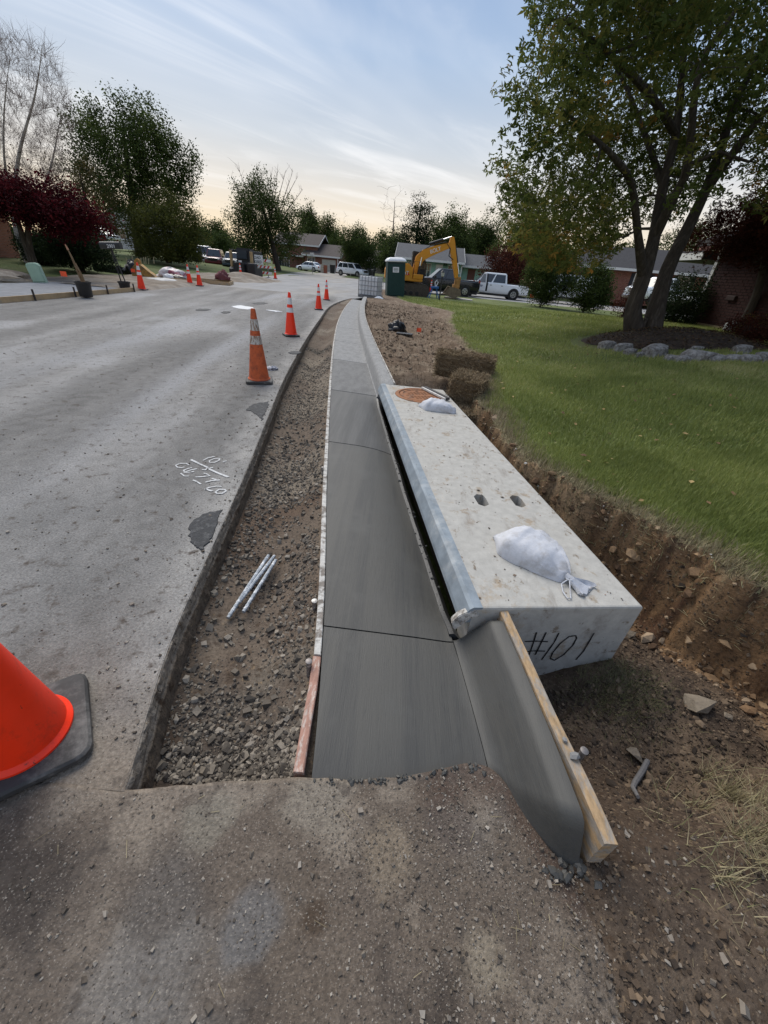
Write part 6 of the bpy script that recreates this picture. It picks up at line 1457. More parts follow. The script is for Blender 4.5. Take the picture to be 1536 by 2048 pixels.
ROOFD = pm('dark_shingles', (.038, .037, .040), .9, var=.3, scale=3, bump=.5, bscale=14, stretch=(1, 1, 4), dist=.02)
TEAL = pm('teal_boards', (.27, .47, .39), .75, var=.12, scale=3, bump=.1); TRW = pm('white_trim', (.62, .62, .60), .6, var=.05, bump=0)
PANE = glass_mat('window_pane', (.03, .035, .04)); CURT = pm('pale_curtain', (.38, .38, .37), .8, bump=0)
SHUT = pm('dark_shutter', (.018, .02, .025), .7, bump=0); DOORB = pm('brown_door', (.13, .05, .035), .6, var=.2, scale=5)
def gable(t, x0, x1, y0, y1, z0, zr, mat, over=.35, axis='x', trim=TRW, th=.12):
    """gable roof; ridge along axis"""
    if axis == 'x':
        ym = (y0+y1)/2; k = (zr-z0)/((y1-y0)/2); ze = z0 - k*over
        A_ = [(x0-over, y0-over, ze), (x1+over, y0-over, ze), (x1+over, ym, zr), (x0-over, ym, zr), (x1+over, y1+over, ze), (x0-over, y1+over, ze)]
    else:
        xm = (x0+x1)/2; k = (zr-z0)/((x1-x0)/2); ze = z0 - k*over
        A_ = [(x0-over, y1+over, ze), (x0-over, y0-over, ze), (xm, y0-over, zr), (xm, y1+over, zr), (x1+over, y0-over, ze), (x1+over, y1+over, ze)]
    up = Vector((0, 0, th)); V_ = [Vector(a)+up for a in A_] + [Vector(a) for a in A_]
    mb = MB(); mb.add(V_, [(0, 1, 2, 3), (3, 2, 4, 5), (6, 9, 8, 7), (9, 11, 10, 8), (0, 6, 7, 1), (5, 4, 10, 11), (1, 7, 8, 2), (2, 8, 10, 4), (0, 3, 9, 6), (3, 5, 11, 9)]); rf = mb.build('roof', mat, t)
    # fascia and rake boards
    m = MB()
    for a, b in ((0, 1), (4, 5), (1, 2), (2, 4), (0, 3), (3, 5)):
        p, q = Vector(A_[a]) + Vector((0, 0, .05)), Vector(A_[b]) + Vector((0, 0, .05)); d = (q-p); c_ = Vector(((x0+x1)/2, (y0+y1)/2, 0))
        out = ((p+q)/2 - c_); out.z = 0
        if axis == 'x': out = Vector((0, math.copysign(1, out.y), 0)) if abs(d.x) > abs(d.y) else Vector((math.copysign(1, out.x), 0, 0))
        else: out = Vector((math.copysign(1, out.x), 0, 0)) if abs(d.y) > abs(d.x) else Vector((0, math.copysign(1, out.y), 0))
        o1, o2 = out*.003, out*.035; z1, z2 = Vector((0, 0, .10)), Vector((0, 0, -.14))
        m.add([p+o1+z2, q+o1+z2, q+o2+z2, p+o2+z2, p+o1+z1, q+o1+z1, q+o2+z1, p+o2+z1], [(3, 2, 1, 0), (4, 5, 6, 7), (0, 1, 5, 4), (1, 2, 6, 5), (2, 3, 7, 6), (3, 0, 4, 7)])
    m.build('fascia', trim, rf)
    return rf
def walls(t, x0, x1, y0, y1, z0, z1, mat, zr=None, axis='x', name='wall'):
    mb = MB()
    if zr is None: mb.box((x0, y0, z0), (x1, y1, z1))
    elif axis == 'x': ym = (y0+y1)/2; mb.add([(x0, y0, z0), (x0, y1, z0), (x0, y1, z1), (x0, ym, zr), (x0, y0, z1), (x1, y0, z0), (x1, y1, z0), (x1, y1, z1), (x1, ym, zr), (x1, y0, z1)], [(0, 1, 2, 3, 4), (9, 8, 7, 6, 5), (0, 4, 9, 5), (1, 6, 7, 2), (2, 7, 8, 3), (3, 8, 9, 4), (0, 5, 6, 1)])
    else: xm = (x0+x1)/2; mb.add([(x0, y0, z0), (x1, y0, z0), (x1, y0, z1), (xm, y0, zr), (x0, y0, z1), (x0, y1, z0), (x1, y1, z0), (x1, y1, z1), (xm, y1, zr), (x0, y1, z1)], [(0, 1, 2, 3, 4), (9, 8, 7, 6, 5), (0, 4, 9, 5), (1, 6, 7, 2), (2, 7, 8, 3), (3, 8, 9, 4), (0, 5, 6, 1)])
    return mb.build(name, mat, t)
def window(t, x, z, w, h, y, nx=2, nz=2, shutters=False, face='y-', frame=TRW, pane=PANE):
    """window on a wall facing -y (face y-) or -x (face x-); x is the coordinate along the wall, y the wall plane"""
    M_ = T(x, y, z) if face == 'y-' else T(y, x, z, -math.pi/2)
    mb = MB(); mb.box((-w/2-.07, -.05, -.08), (w/2+.07, .02, 0), M_); mb.box((-w/2-.07, -.05, h), (w/2+.07, .02, h+.08), M_); mb.box((-w/2-.07, -.05, .001), (-w/2, .02, h-.001), M_); mb.box((w/2, -.05, .001), (w/2+.07, .02, h-.001), M_)
    f = mb.build('window', frame, t)
    for i in range(nx):
        for j in range(nz):
            mb = MB(); mb.box((-w/2+w*i/nx+.015, -.012, h*j/nz+.015), (-w/2+w*(i+1)/nx-.015, -.004, h*(j+1)/nz-.015), M_); mb.build('pane', pane, f)
    mb = MB(); mb.box((-w/2, -.003, 0), (w/2, .004, h), M_); mb.build('muntin', frame, f)
    mb = MB(); mb.box((-w/2-.12, -.12, -.14), (w/2+.12, .02, -.085), M_); mb.build('sill', frame, f)
    if shutters:
        for s in (-1, 1): mb = MB(); mb.box((s*(w/2+.26)-.17, -.045, -.04), (s*(w/2+.26)+.17, -.004, h+.04), M_); mb.build('shutter', SHUT, t)
    return f

# teal house, centre right
t = thing('teal_house', 'teal boarded bungalow with grey roof behind the excavator', 'house', (0.0, 60.0, .45), math.radians(-2))
# local frame: front wall at y=0
TX0, TX1 = -1.3, 7.0
walls(t, TX0, TX1, 0.35, 7.0, -.5, 2.45, TEAL)
gable(t, TX0, TX1, -.6, 8.4, 2.45, 4.05, ROOFG, .35)
k = TX0 + .05
while k < TX1:
    mb = MB(); mb.box((k, .31, -.45), (k+.05, .349, 2.4)); mb.build('batten', TEAL, t); k += .3
window(t, 0.6, .5, 1.1, 1.5, .35, 2, 2); window(t, 2.6, .5, .95, 1.5, .35, 2, 2); window(t, 5.9, .5, 1.0, 1.5, .35, 2, 2)
mb = MB(); mb.box((3.75, .27, -.2), (4.65, .345, 2.05), None, .02); mb.build('front_door', TRW, t)
for x in (-1.4, 2.0, 7.05):
    mb = MB(); mb.box((x-.06, -.45, -.5), (x+.06, -.33, 2.35)); mb.build('porch_post', TRW, t)
mb = MB(); mb.box((-1.6, -.5, -.5), (7.2, .34, -.25)); mb.build('porch_floor', pm('porch_concrete', (.3, .3, .29), .9), t)
walls(t, 7.05, 12.5, 1.6, 7.0, -.5, 2.2, TEAL, name='wing_wall'); gable(t, 7.4, 12.5, .9, 7.8, 2.2, 3.5, ROOFG, .3)
mb = MB(); mb.box((8.1, 1.55, -.3), (9.1, 1.595, 1.9), None, .01); mb.build('side_door', DOORB, t)
window(t, 10.6, .5, 1.1, 1.2, 1.6, 2, 2)
mb = MB(); mb.lathe([(.25, 0), (.2, .4), (.05, .45)], 10, T(4.9, -.3, 1.9)); mb.build('hanging_plant', pm('plant_green', (.03, .07, .03), .8), t)

# brick house, centre left, split level with garage
t = thing('brick_house', 'red brick split level house with garage behind the white sedan', 'house', (-15.2, 86, 0), math.radians(-4))
walls(t, -4.2, 2.3, 0, 9, -.3, 2.6, BRICK, 4.3, 'x'); gable(t, -4.2, 2.3, 0, 9, 2.6, 4.4, ROOFB, .5)
walls(t, -10.5, -2.2, 1.4, 10, -.3, 4.0, BRICK, name='tall_wall'); gable(t, -10.3, -2.2, 1.4, 10, 4.1, 5.9, ROOFB, .45)
mb = MB(); mb.box((-.9, -.06, -.2), (1.7, -.004, 2.0), None, .01); gd = mb.build('garage_door', pm('garage_cream', (.42, .40, .35), .7), t)
for z in (.35, .9, 1.45):
    mb = MB(); mb.box((-.86, -.075, z-.02), (1.66, -.062, z+.02)); mb.build('door_groove', pm('garage_shadow', (.3, .28, .25), .8), gd)
window(t, -3.0, .9, 1.3, 1.3, 0, 2, 2); window(t, -8.8, .2, 2.0, 1.5, 1.4, 4, 1); window(t, -8.6, 2.6, 1.4, 1.1, 1.4, 2, 2)
mb = MB(); mb.box((-6.9, .2, 2.05), (-4.6, 1.38, 2.25)); mb.build('door_canopy', TRW, t); mb = MB(); mb.box((-6.2, 1.34, -.1), (-5.2, 1.395, 1.95)); mb.build('front_door', DOORB, t)
for x in (2.2,): mb = MB(); mb.box((x-.05, -.45, -.3), (x+.05, -.35, 2.35)); mb.build('downpipe', TRW, t)

# house right of it, behind the round tree
t = thing('cream_house', 'low house with brown roof and porch behind the round tree', 'house', (-5.2, 90, .1), math.radians(-6))
walls(t, -4, 4.6, 0, 8, -.3, 2.5, pm('cream_wall', (.36, .32, .26), .85)); gable(t, -4, 4.6, -.5, 8.5, 2.5, 4.2, ROOFB, .4)
window(t, -2, .8, 1.2, 1.2, 0, 2, 2, True); mb = MB(); mb.box((2.4, -.05, -.2), (3.3, -.004, 1.9)); mb.build('front_door', DOORB, t)
for x in (.9, 4.4): mb = MB(); mb.box((x-.07, -.7, -.3), (x+.07, -.56, 2.3)); mb.build('porch_post', TRW, t)
mb = MB(); mb.box((.2, -2.6, -.3), (3.8, -1.6, .5)); mb.build('stone_planter', pm('grey_stone', (.26, .25, .24), .9, var=.4, scale=5), t)

# dark roofed house behind the big tree on the left of the junction
t = thing('grey_house', 'dark roofed house behind the loader and the tall tree', 'house', (-21.5, 92, .1), math.radians(-4))
walls(t, -6, 4, 0, 8, -.3, 2.5, BRICK); gable(t, -6, 4, 0, 8, 2.5, 4.6, ROOFD, .4); window(t, 1.5, .8, 1.2, 1.2, 0, 2, 2)
# left edge brick house
t = thing('brick_house', 'orange brown brick house cut off by the left edge', 'house', (-22.75, 12.6, .1), 0.0)
walls(t, -9, 0, 0, 13.5, -.4, 2.9, brick_mat('orange_brick', (.26, .095, .05), (.20, .075, .04), (.2, .17, .14)), 4.6, 'y'); gable(t, -9, 0, 0, 13.5, 2.9, 4.8, ROOFB, .5, 'y')
# pale house far left behind the white hatchback
t = thing('pale_house', 'pale gabled house far behind the mailbox', 'house', (-42.5, 68, 1.3), math.radians(-10))
walls(t, -3.5, 3.5, 0, 8, -.5, 2.6, pm('pale_siding', (.42, .42, .42), .8), 4.4, 'y'); gable(t, -3.5, 3.5, 0, 8, 2.6, 4.6, ROOFD, .4, 'y'); window(t, 0, .8, 1.4, 1.2, 0, 2, 2, True)

# far right house beyond the side street
t = thing('brick_ranch_house', 'brick ranch house with dark roof beyond the maple trunk', 'house', (26.5, 50, 1.1), math.radians(-16))
walls(t, -7.5, 7, 0, 8, -.8, 2.55, BRICK); gable(t, -7.5, 7, -.3, 8.3, 2.55, 4.5, ROOFD, .45)
window(t, -5.2, .7, 1.2, 1.4, 0, 2, 2, True); window(t, -1.0, .7, 1.4, 1.4, 0, 2, 2, True); window(t, 3.0, .7, 1.2, 1.4, 0, 2, 2, True); mb = MB(); mb.box((.6, -.05, -.2), (1.5, -.004, 1.9)); mb.build('front_door', DOORB, t)
mb = MB(); mb.box((4.2, 3.2, 3.6), (5.0, 4.0, 5.6)); mb.build('chimney', BRICK, t)

# the near right house: brick wall facing the street
HX, HY0, HY1, HZ0, HZ1 = 9.75, 3.0, 15.0, .62, 3.05
t = thing('brick_house', 'shaded red brick house with white corner trim on the right', 'house', (HX, 0, 0), 0)
MORT = pm('shaded_mortar', (.024, .019, .017), .95, var=.2, scale=10, bump=.3)  # mortar colour carries the same tree shade
mb = MB(); mb.box((.02, HY0, .2), (9, HY1-.06, HZ1)); wl = mb.build('wall', MORT, t)
mb = MB(); mb.box((-.035, HY0, .2), (.018, HY1-.10, .86)); ft = mb.build('foundation', pm('tan_foundation', (.23, .18, .115), .9, var=.25, scale=5, bump=.4, bscale=20), t)
BR1 = pm('shaded_brick_face', (.034, .011, .009), .9, var=.35, scale=2.2, bump=.4, bscale=40)  # brick albedo lowered to carry the shade of the trees
bm_ = MB(); bm_.box((-.02, -.1, -.031), (.022, .1, .031), None, 0); bdata = None; cnt = 0
far_b = MB()
rows = int((HZ1 - .87) / .076)
order = []
for r in range(rows):
    z = .87 + .076*r + .035; y = HY1 - .2 - (.11 if r % 2 else 0)
    while y > 9.2: order.append((y, z)); y -= .214
order.sort(key=lambda q: (abs(q[0]-13.2)*.9 + abs(q[1]-1.6)))
for y, z in order:
    dx = random.uniform(-.004, .004)
    if cnt < 290:
        if bdata is None: o = bm_.build('brick', BR1, wl); bdata = o.data
        else: o = link(bpy.data.objects.new('brick', bdata), wl)
        o.location = (dx, y, z); cnt += 1
    else: far_b.box((-.02+dx, y-.1, z-.031), (.022+dx, y+.1, z+.031))
tag(far_b.build('brickwork', BR1, wl), kind='stuff')
mb = MB(); mb.box((-.05, HY1-.09, .7), (.06, HY1+.04, HZ1-.05)); mb.build('corner_trim', TRW, t)
mb = MB(); 
V_ = [(-.55, HY0-.5, HZ1-.08), (-.55, HY1+.45, HZ1-.08), (4.5, HY1+.45, HZ1+1.75), (4.5, HY0-.5, HZ1+1.75), (9.5, HY0-.5, HZ1-.08), (9.5, HY1+.45, HZ1-.08)]
mb.add([Vector(p) + Vector((0, 0, .12)) for p in V_] + V_, [(0, 1, 2, 3), (3, 2, 5, 4), (9, 8, 7, 6), (10, 11, 8, 9), (0, 6, 7, 1), (4, 5, 11, 10), (0, 3, 9, 6), (3, 4, 10, 9), (1, 7, 8, 2), (2, 8, 11, 5)]); rf = mb.build('roof', ROOFD, t)
mb = MB(); mb.box((-.59, HY0-.5, HZ1-.14), (-.553, HY1+.45, HZ1+.05)); mb.build('gutter', pm('dark_gutter', (.05, .045, .045), .6), rf)
mb = MB(); mb.box((.02, HY1-.02, .3), (4.4, HY1+.02, HZ1+.2)); mb.build('gable_wall', BRICKD, t)
# porch running off the far end
mb = MB(); mb.box((-.2, HY1+.5, 2.62), (4.5, HY1+2.4, 2.85)); mb.build('porch_roof', ROOFD, t); mb = MB(); mb.box((-.24, HY1+.5, 2.60), (-.203, HY1+2.4, 2.80)); mb.build('porch_fascia', TRW, t); mb = MB(); mb.box((-.2, HY1+2.403, 2.60), (4.5, HY1+2.44, 2.80)); mb.build('porch_fascia', TRW, t)
for y, x in ((HY1+2.25, -.02), (HY1+2.25, 2.3)):
    mb = MB(); mb.box((x-.07, y-.07, .5), (x+.07, y+.07, 2.6)); mb.build('porch_post', TRW, t)
mb = MB(); mb.lathe([(.16, 0), (.2, .05), (.14, .2), (.05, .22)], 10, Matrix.Translation((-.08, 12.9, .88)) @ Matrix.Rotation(-math.pi/2, 4, 'Y')); o = mb.build('hose_reel', pm('grey_hose_reel', (.3, .31, .31), .7, bump=.3), t)
mb = MB(); mb.box((-.1, 13.4, 1.55), (-.0, 13.75, 1.68), None, .02); mb.build('wall_vent', pm('vent_brown', (.03, .015, .012), .7), t)
# ---------------------------------------------------------------- trees and shrubs
BARK = pm('grey_bark', (.050, .041, .033), .95, var=.5, scale=9, bump=1.0, bscale=14, stretch=(2.2, 2.2, .35), dist=.03, col2=(.095, .082, .068), lo=.5, hi=.65, scale2=5)
BARKD = pm('dark_bark', (.055, .045, .037), .95, var=.35, scale=9, bump=.7, bscale=14, stretch=(2, 2, .4), dist=.02)
BIRCH = pm('pale_birch_bark', (.40, .37, .33), .85, var=.2, scale=6, bump=.3, col2=(.10, .085, .075), lo=.52, hi=.60, scale2=5, stretch=(.5, .5, 3))
TWIGM = pm('pinkish_twigs', (.19, .145, .125), .9, var=.2, scale=4, bump=0)
def leafm(name, cols, trans=.30): return pm(name, cols[1], .8, var=.15, scale=.7, bump=0, trans=trans, tint=cols, spec=.08)
L_DK = leafm('leaf_dark_green', ((.024, .038, .012), (.044, .066, .019), (.068, .098, .027), (.105, .13, .036)))
L_MD = leafm('leaf_mid_green', ((.028, .044, .012), (.050, .075, .020), (.078, .105, .028), (.12, .135, .038)))
L_EV = leafm('leaf_evergreen', ((.012, .022, .010), (.022, .038, .014), (.038, .058, .020)), .15)
L_RD = leafm('leaf_dark_red', ((.022, .003, .005), (.045, .006, .009), (.085, .011, .015), (.14, .02, .022)))
L_PU = leafm('leaf_purple_brown', ((.035, .012, .009), (.065, .020, .014), (.10, .035, .02)))
L_YG = leafm('leaf_yellow_green', ((.060, .070, .015), (.11, .115, .024), (.18, .16, .035), (.26, .17, .04)))
L_MP = leafm('leaf_maple', ((.040, .058, .016), (.072, .098, .026), (.110, .130, .036), (.19, .165, .042), (.30, .155, .04)), .48)
class Skel:
    def __init__(s): s.P = []; s.R = []; s.mb = MB()
    def stem(s, pts, rad, n=10, sub=5):
        pts = [Vector(p) for p in pts]; out = []; rr = []
        for i in range(len(pts)-1):
            p0, p1, p2, p3 = pts[max(i-1, 0)], pts[i], pts[i+1], pts[min(i+2, len(pts)-1)]
            for k in range(sub):
                f = k/sub; out.append(0.5*((2*p1) + (p2-p0)*f + (2*p0-5*p1+4*p2-p3)*f*f + (3*p1-p0-3*p2+p3)*f**3)); rr.append(rad[i]*(1-f) + rad[i+1]*f)
        out.append(pts[-1]); rr.append(rad[-1])
        s.mb.tube(out, rr, n); s.P += [tuple(p) for p in out]; s.R += rr
    def grow(s, T_, n=5, thick=.012, rmin=.004, up=.25, k=.6, bow=.08):
        T_ = np.asarray(T_); P = np.array(s.P); R = list(s.R)
        cap = len(P) + len(T_)*3 + 5; buf = np.empty((cap, 3)); buf[:len(P)] = P; m = len(P)
        root = P[0]; order = np.argsort(((T_ - P.mean(0))**2).sum(1))
        for i in order:
            t = T_[i]; d = buf[:m] - t; dd = (d*d).sum(1) + up*np.maximum(d[:, 2], 0)**2*6
            j = int(np.argmin(dd)); a = buf[j].copy(); l = math.sqrt(((a-t)**2).sum()); r0 = max(rmin, min(R[j]*k, thick*(.35 + l*.8)))
            m1 = a*.65 + t*.35 + rng.normal(0, bow*l, 3); m2 = a*.3 + t*.7 + rng.normal(0, bow*l, 3); m1[2] += .05*l
            s.mb.tube([a, m1, m2, t], [r0, r0*.8, r0*.6, max(rmin*.6, r0*.35)], n, False)
            for q, rr in ((m1, r0*.8), (m2, r0*.62), (t, r0*.45)): buf[m] = q; R.append(rr); m += 1
        s.P = [tuple(p) for p in buf[:m]]; s.R = R
    def build(s, name, mat, parent): return s.mb.build(name, mat, parent, smooth=True)
def lobes_pts(lobes, n, shell=.55):
    vol = np.array([l[3]*l[4]*l[5] for l in lobes]); pk = rng.choice(len(lobes), n, p=vol/vol.sum()); out = np.empty((n, 3))
    d = rng.normal(0, 1, (n, 3)); d /= np.linalg.norm(d, axis=1)[:, None]; r = rng.random(n)**(1/3*shell)
    L_ = np.array(lobes)[pk]; return L_[:, :3] + d*r[:, None]*L_[:, 3:6]
def leafcloud(C, per, sig, size, jit=.35):
    n = len(C)*per; P = np.repeat(C, per, 0) + rng.normal(0, 1, (n, 3))*np.asarray(sig); S = size*rng.uniform(1-jit, 1+jit, n)
    ct = np.repeat(rng.normal(0, .25, len(C)), per); return P, S, ct
def tree(name, label, base, lobes, trunk_r, leaf, nc, per, size, sig=None, bark=BARKD, shape=LEAF1, cat='tree', tint0=.4, tw=.02, group=None, stems=1, shell=.55, twigs=True):
    t = thing(name, label, cat, base, 0, group); b = Vector(base)
    lb = [tuple(np.array(l) - np.array((*base, 0, 0, 0))) for l in lobes]
    top = max(l[2] + l[5]*.5 for l in lb); bot = min(l[2] - l[5] for l in lb); cx = np.mean([l[0] for l in lb]); cy = np.mean([l[1] for l in lb])
    sk = Skel()
    for s_ in range(stems):
        a = 6.28*s_/max(1, stems) + .6; sp = .35*(stems > 1)*max(l[3] for l in lb)
        sk.stem([(0.05*math.cos(a)*(stems > 1), .05*math.sin(a), -.15), (.15*sp*math.cos(a), .15*sp*math.sin(a), max(.3, bot*.6)), (cx*.6 + sp*.6*math.cos(a), cy*.6 + sp*.6*math.sin(a), (bot + top)/2), (cx + sp*math.cos(a), cy + sp*math.sin(a), bot + (top-bot)*.8)], [trunk_r*1.15, trunk_r, trunk_r*.6, trunk_r*.18], 9)
    C = lobes_pts(lb, int(nc*1.4), shell)
    # break the outline: push whole sectors in or out
    ang = np.arctan2(C[:, 1]-cy, C[:, 0]-cx); C += (fbm(ang*2.2 + 5, C[:, 2]*.7, 1, 3, int(abs(base[0]*13)) % 97)*size*7)[:, None]*np.stack([np.cos(ang), np.sin(ang), .35*np.ones_like(ang)], 1)
    if twigs: sk.grow(C[:min(nc, 260)], 4, tw*2.2, tw*.5)
    sk.build('trunk', bark, t)
    P, S, ct = leafcloud(C, int(per*1.45), sig or size*1.45, size*.74)
    ok = P[:, 2] > .03; P, S, ct = P[ok], S[ok], ct[ok]
    zc_ = (P[:, 2] - bot)/(max(.1, top - bot))
    leaf_mesh('crown', P, S, leaf, t, shape, np.clip(tint0 + ct + rng.normal(0, .13, len(P)), 0, 1))
    return t
def px_tree(name, label, base_u, base_v, Y, blobs, leaf, tr, nc, per, size, base_z=0.0, dy=.9, **k):
    """crown given as round masses (u, v, radius in px) at distance Y, spread in depth as well"""
    lob = []; px = 910.0/Y
    for i, (u, v, r) in enumerate(blobs):
        p = at(u, v, Y); rr = r/px; yy_ = Y + dy*rr*math.sin(i*2.4 + 1); p = at(u, v, yy_); lob.append((p.x, yy_, p.z, rr, rr, rr*.9))
    b = at(base_u, base_v, Y); return tree(name, label, (b.x, Y, base_z), lob, tr, leaf, nc, per, size, **k)
def box_tree(name, label, u0, u1, vtop, vbot, Y, leaf, base_z=0.0, tr=.2, nc=150, per=45, size=.24, nl=7, bu=None, **k):
    """tree whose crown fills a span of the view at distance Y"""
    a, b = at((u0+u1)/2, vtop, Y), at((u0+u1)/2, vbot, Y); w = (at(u1, (vtop+vbot)/2, Y).x - at(u0, (vtop+vbot)/2, Y).x)/2
    zt, zb = a.z, b.z; xc = (a.x + b.x)/2; h = (zt-zb)/2; lob = []
    for i in range(nl):
        f = (i+.5)/nl; z = zb + (zt-zb)*(.15 + .75*f); ww = w*(.55 + .45*math.sin(math.pi*min(1, .25 + f*.85)))*(1 - .45*max(0, f-.6)/.4)
        an = i*2.4; lob.append((xc + .42*ww*math.cos(an), Y + .42*ww*math.sin(an), z, ww*.62, ww*.62, max(h*.30, ww*.4)))
    bx = xc if bu is None else at(bu, vbot, Y).x
    return tree(name, label, (bx, Y, base_z), lob, tr, leaf, nc, per, size, **k)

# ---- the big maple on the right, placed stem by stem
mt = thing('maple_tree', 'large multi stemmed maple inside the stone ringed bed', 'tree', (5.75, 10.35, .70)); MB0 = Vector((5.75, 10.35, .70))
sk = Skel()
def ap(u, v, Y): return at(u, v, Y) - MB0
sk.stem([Vector((-.12, -.05, -.15)), ap(1266, 620, 10.3), ap(1287, 555, 10.35), ap(1308, 476, 10.5), ap(1326, 373, 10.7), ap(1351, 269, 10.9), ap(1362, 166, 11.2), ap(1376, 20, 11.6), ap(1385, -120, 12)], [.26, .175, .15, .122, .095, .075, .06, .045, .02], 14)
sk.stem([Vector((.22, .0, -.15)), ap(1318, 595, 10.5), ap(1339, 530, 10.7), ap(1376, 455, 10.9), ap(1409, 385, 11.0), ap(1438, 310, 11.2), ap(1471, 207, 11.4), ap(1536, 75, 11.6), ap(1600, -60, 11.8)], [.26, .17, .148, .122, .10, .088, .07, .052, .025], 14)
sk.stem([ap(1287, 555, 10.35), ap(1276, 470, 10.0), ap(1263, 370, 9.6), ap(1228, 315, 9.2), ap(1180, 270, 8.9), ap(1120, 215, 8.7)], [.12, .075, .062, .047, .032, .015], 9)
sk.stem([ap(1308, 476, 10.5), ap(1345, 400, 10.2), ap(1375, 330, 9.9), ap(1400, 137, 9.6), ap(1480, 10, 9.4)], [.11, .09, .07, .05, .02], 9)
sk.stem([ap(1409, 385, 11.0), ap(1470, 300, 10.6), ap(1536, 215, 10.3), ap(1620, 120, 10)], [.10, .075, .06, .03], 9)
sk.stem([ap(1326, 373, 10.7), ap(1290, 270, 11.5), ap(1250, 170, 12.2), ap(1190, 60, 12.8)], [.07, .055, .038, .015], 8)
sk.stem([ap(1351, 269, 10.9), ap(1300, 190, 10), ap(1220, 110, 9.2), ap(1130, 40, 8.6)], [.07, .06, .045, .02], 8)
# buttress flare at the foot
for a in np.linspace(0, 6.28, 9)[:-1]:
    sk.mb.tube([(.05 + .48*math.cos(a), .36*math.sin(a), -.12), (.05 + .30*math.cos(a), .22*math.sin(a), .05), (.05 + .20*math.cos(a), .13*math.sin(a), .35)], [.03, .07, .03], 8)
def proj(P):
    X_, Y_, Z_ = P[:, 0], P[:, 1], P[:, 2] - CAM_H; b = Y_*_sp + Z_*_cp; w = Y_*_cp - Z_*_sp; x = X_/w; y = b/w
    return 768 + 769*(x*_cr + y*_sr), 1024 - 769*(-x*_sr + y*_cr)
def inpoly(u, v, poly):
    c = np.zeros(len(u), bool); n = len(poly)
    for i in range(n):
        x1, y1 = poly[i]; x2, y2 = poly[(i+1) % n]; cond = ((y1 > v) != (y2 > v)) & (u < (x2-x1)*(v-y1)/(y2-y1+1e-9) + x1); c ^= cond
    return c
crown_poly = [(1055, -400), (1060, 0), (1075, 60), (1035, 110), (1000, 150), (962, 185), (985, 215), (1040, 225), (1015, 265), (968, 310), (970, 345), (1010, 350), (1000, 385), (995, 430), (1030, 445), (1010, 480), (1040, 510), (1100, 545), (1190, 548), (1225, 530), (1250, 490), (1290, 440), (1330, 445), (1390, 430), (1440, 400), (1536, 440), (2600, 600), (2600, -900), (1055, -900)]
n = 9000
C = np.stack([rng.uniform(.3, 12, n), rng.uniform(6.2, 15.5, n), rng.uniform(1.6, 11.0, n)], 1)
e = ((C[:, 0]-6.0)/5.6)**2 + ((C[:, 1]-10.6)/4.6)**2 + ((C[:, 2]-5.6)/5.0)**2
u_, v_ = proj(C); ok = (e < 1) & inpoly(u_, v_, crown_poly) & (fbm(C[:, 0]*.9 + C[:, 2]*.5, C[:, 1]*.9 + C[:, 2]*.8, 1, 3, 501) > -.10)
ok &= ~((v_ > 300) & (u_ > 1230) & (rng.random(n) < .45)) & ~((C[:, 2] < 2.4) & (C[:, 0] > 5.0))
ok &= ~((C[:, 1] < 10.2) & (u_ > 1240) & (u_ < 1500) & (v_ > 120) & (rng.random(n) < .75))
C = C[ok][:1500]; print('maple clumps', len(C))
sk.grow(C - np.array(MB0), 5, .030, .0045, k=.6); sk.build('trunk', BARK, mt)
P, S, ct = leafcloud(C - np.array(MB0), 38, (.20, .20, .15), .112)
uu_, vv_ = proj(P + np.array(MB0)); okl = inpoly(uu_, vv_, [(p[0] - 14 if p[0] < 1240 else p[0], p[1]) for p in crown_poly]); P, S, ct = P[okl], S[okl], ct[okl]
uu_, vv_ = uu_[okl], vv_[okl]
low = sst(2.9 - (P[:, 2] + MB0.z), -.4, 1.0); tint = np.clip(.34 + .7*ct + .24*low + rng.normal(0, .12, len(P)) + .5*np.clip(fbm(P[:, 0], P[:, 1] + P[:, 2], .8, 3, 502), 0, 1)*low, 0, 1)
leaf_mesh('crown', P, S, L_MP, mt, LEAF3, tint)

# mulch bed with ring of stones
MULCH = pm('dark_mulch', (.040, .028, .021), .95, var=.5, scale=14, bump=1.0, bscale=30, dist=.04, col2=(.085, .055, .036), lo=.5, hi=.62, scale2=10)
U, W = np.meshgrid(np.linspace(0, 2*np.pi, 80), np.linspace(0, 1, 26)); rx, ry = 1.95, 1.30; bx, by = 6.15, 9.55
BX = bx + rx*W*np.cos(U)*(1 + .06*np.sin(3*U)); BY = by + ry*W*np.sin(U)*(1 + .05*np.cos(2*U)); BZ = np.minimum(hill(BX, BY), 9) + .20*(1 - W**2) + .06*fbm(BX, BY, 4, 4, 510) + .01
tag(npmesh('mulch_bed', np.stack([BX, BY, BZ], -1).reshape(-1, 3), gridF(26, 80), MULCH, smooth=True), kind='structure')
nb = 3500; a = rng.uniform(0, 6.28, nb); r = np.sqrt(rng.random(nb)); mx, my = bx + rx*r*np.cos(a), by + ry*r*np.sin(a); mz = hill(mx, my) + .20*(1-r**2) + .04
tag(leaf_mesh('leaf_litter', np.stack([mx, my, mz], 1), rng.uniform(.03, .06, nb), leafm('leaf_litter', ((.03, .02, .014), (.075, .045, .028), (.14, .095, .06), (.09, .085, .04)), .1), None, LEAF1, droop=.5), 'dead leaves and ivy over the mulch bed', 'leaf litter', kind='stuff')
STN = pm('grey_field_stone', (.28, .27, .258), .9, var=.5, scale=7, bump=.9, bscale=18, dist=.02, col2=(.11, .10, .092), lo=.46, hi=.6, scale2=4)
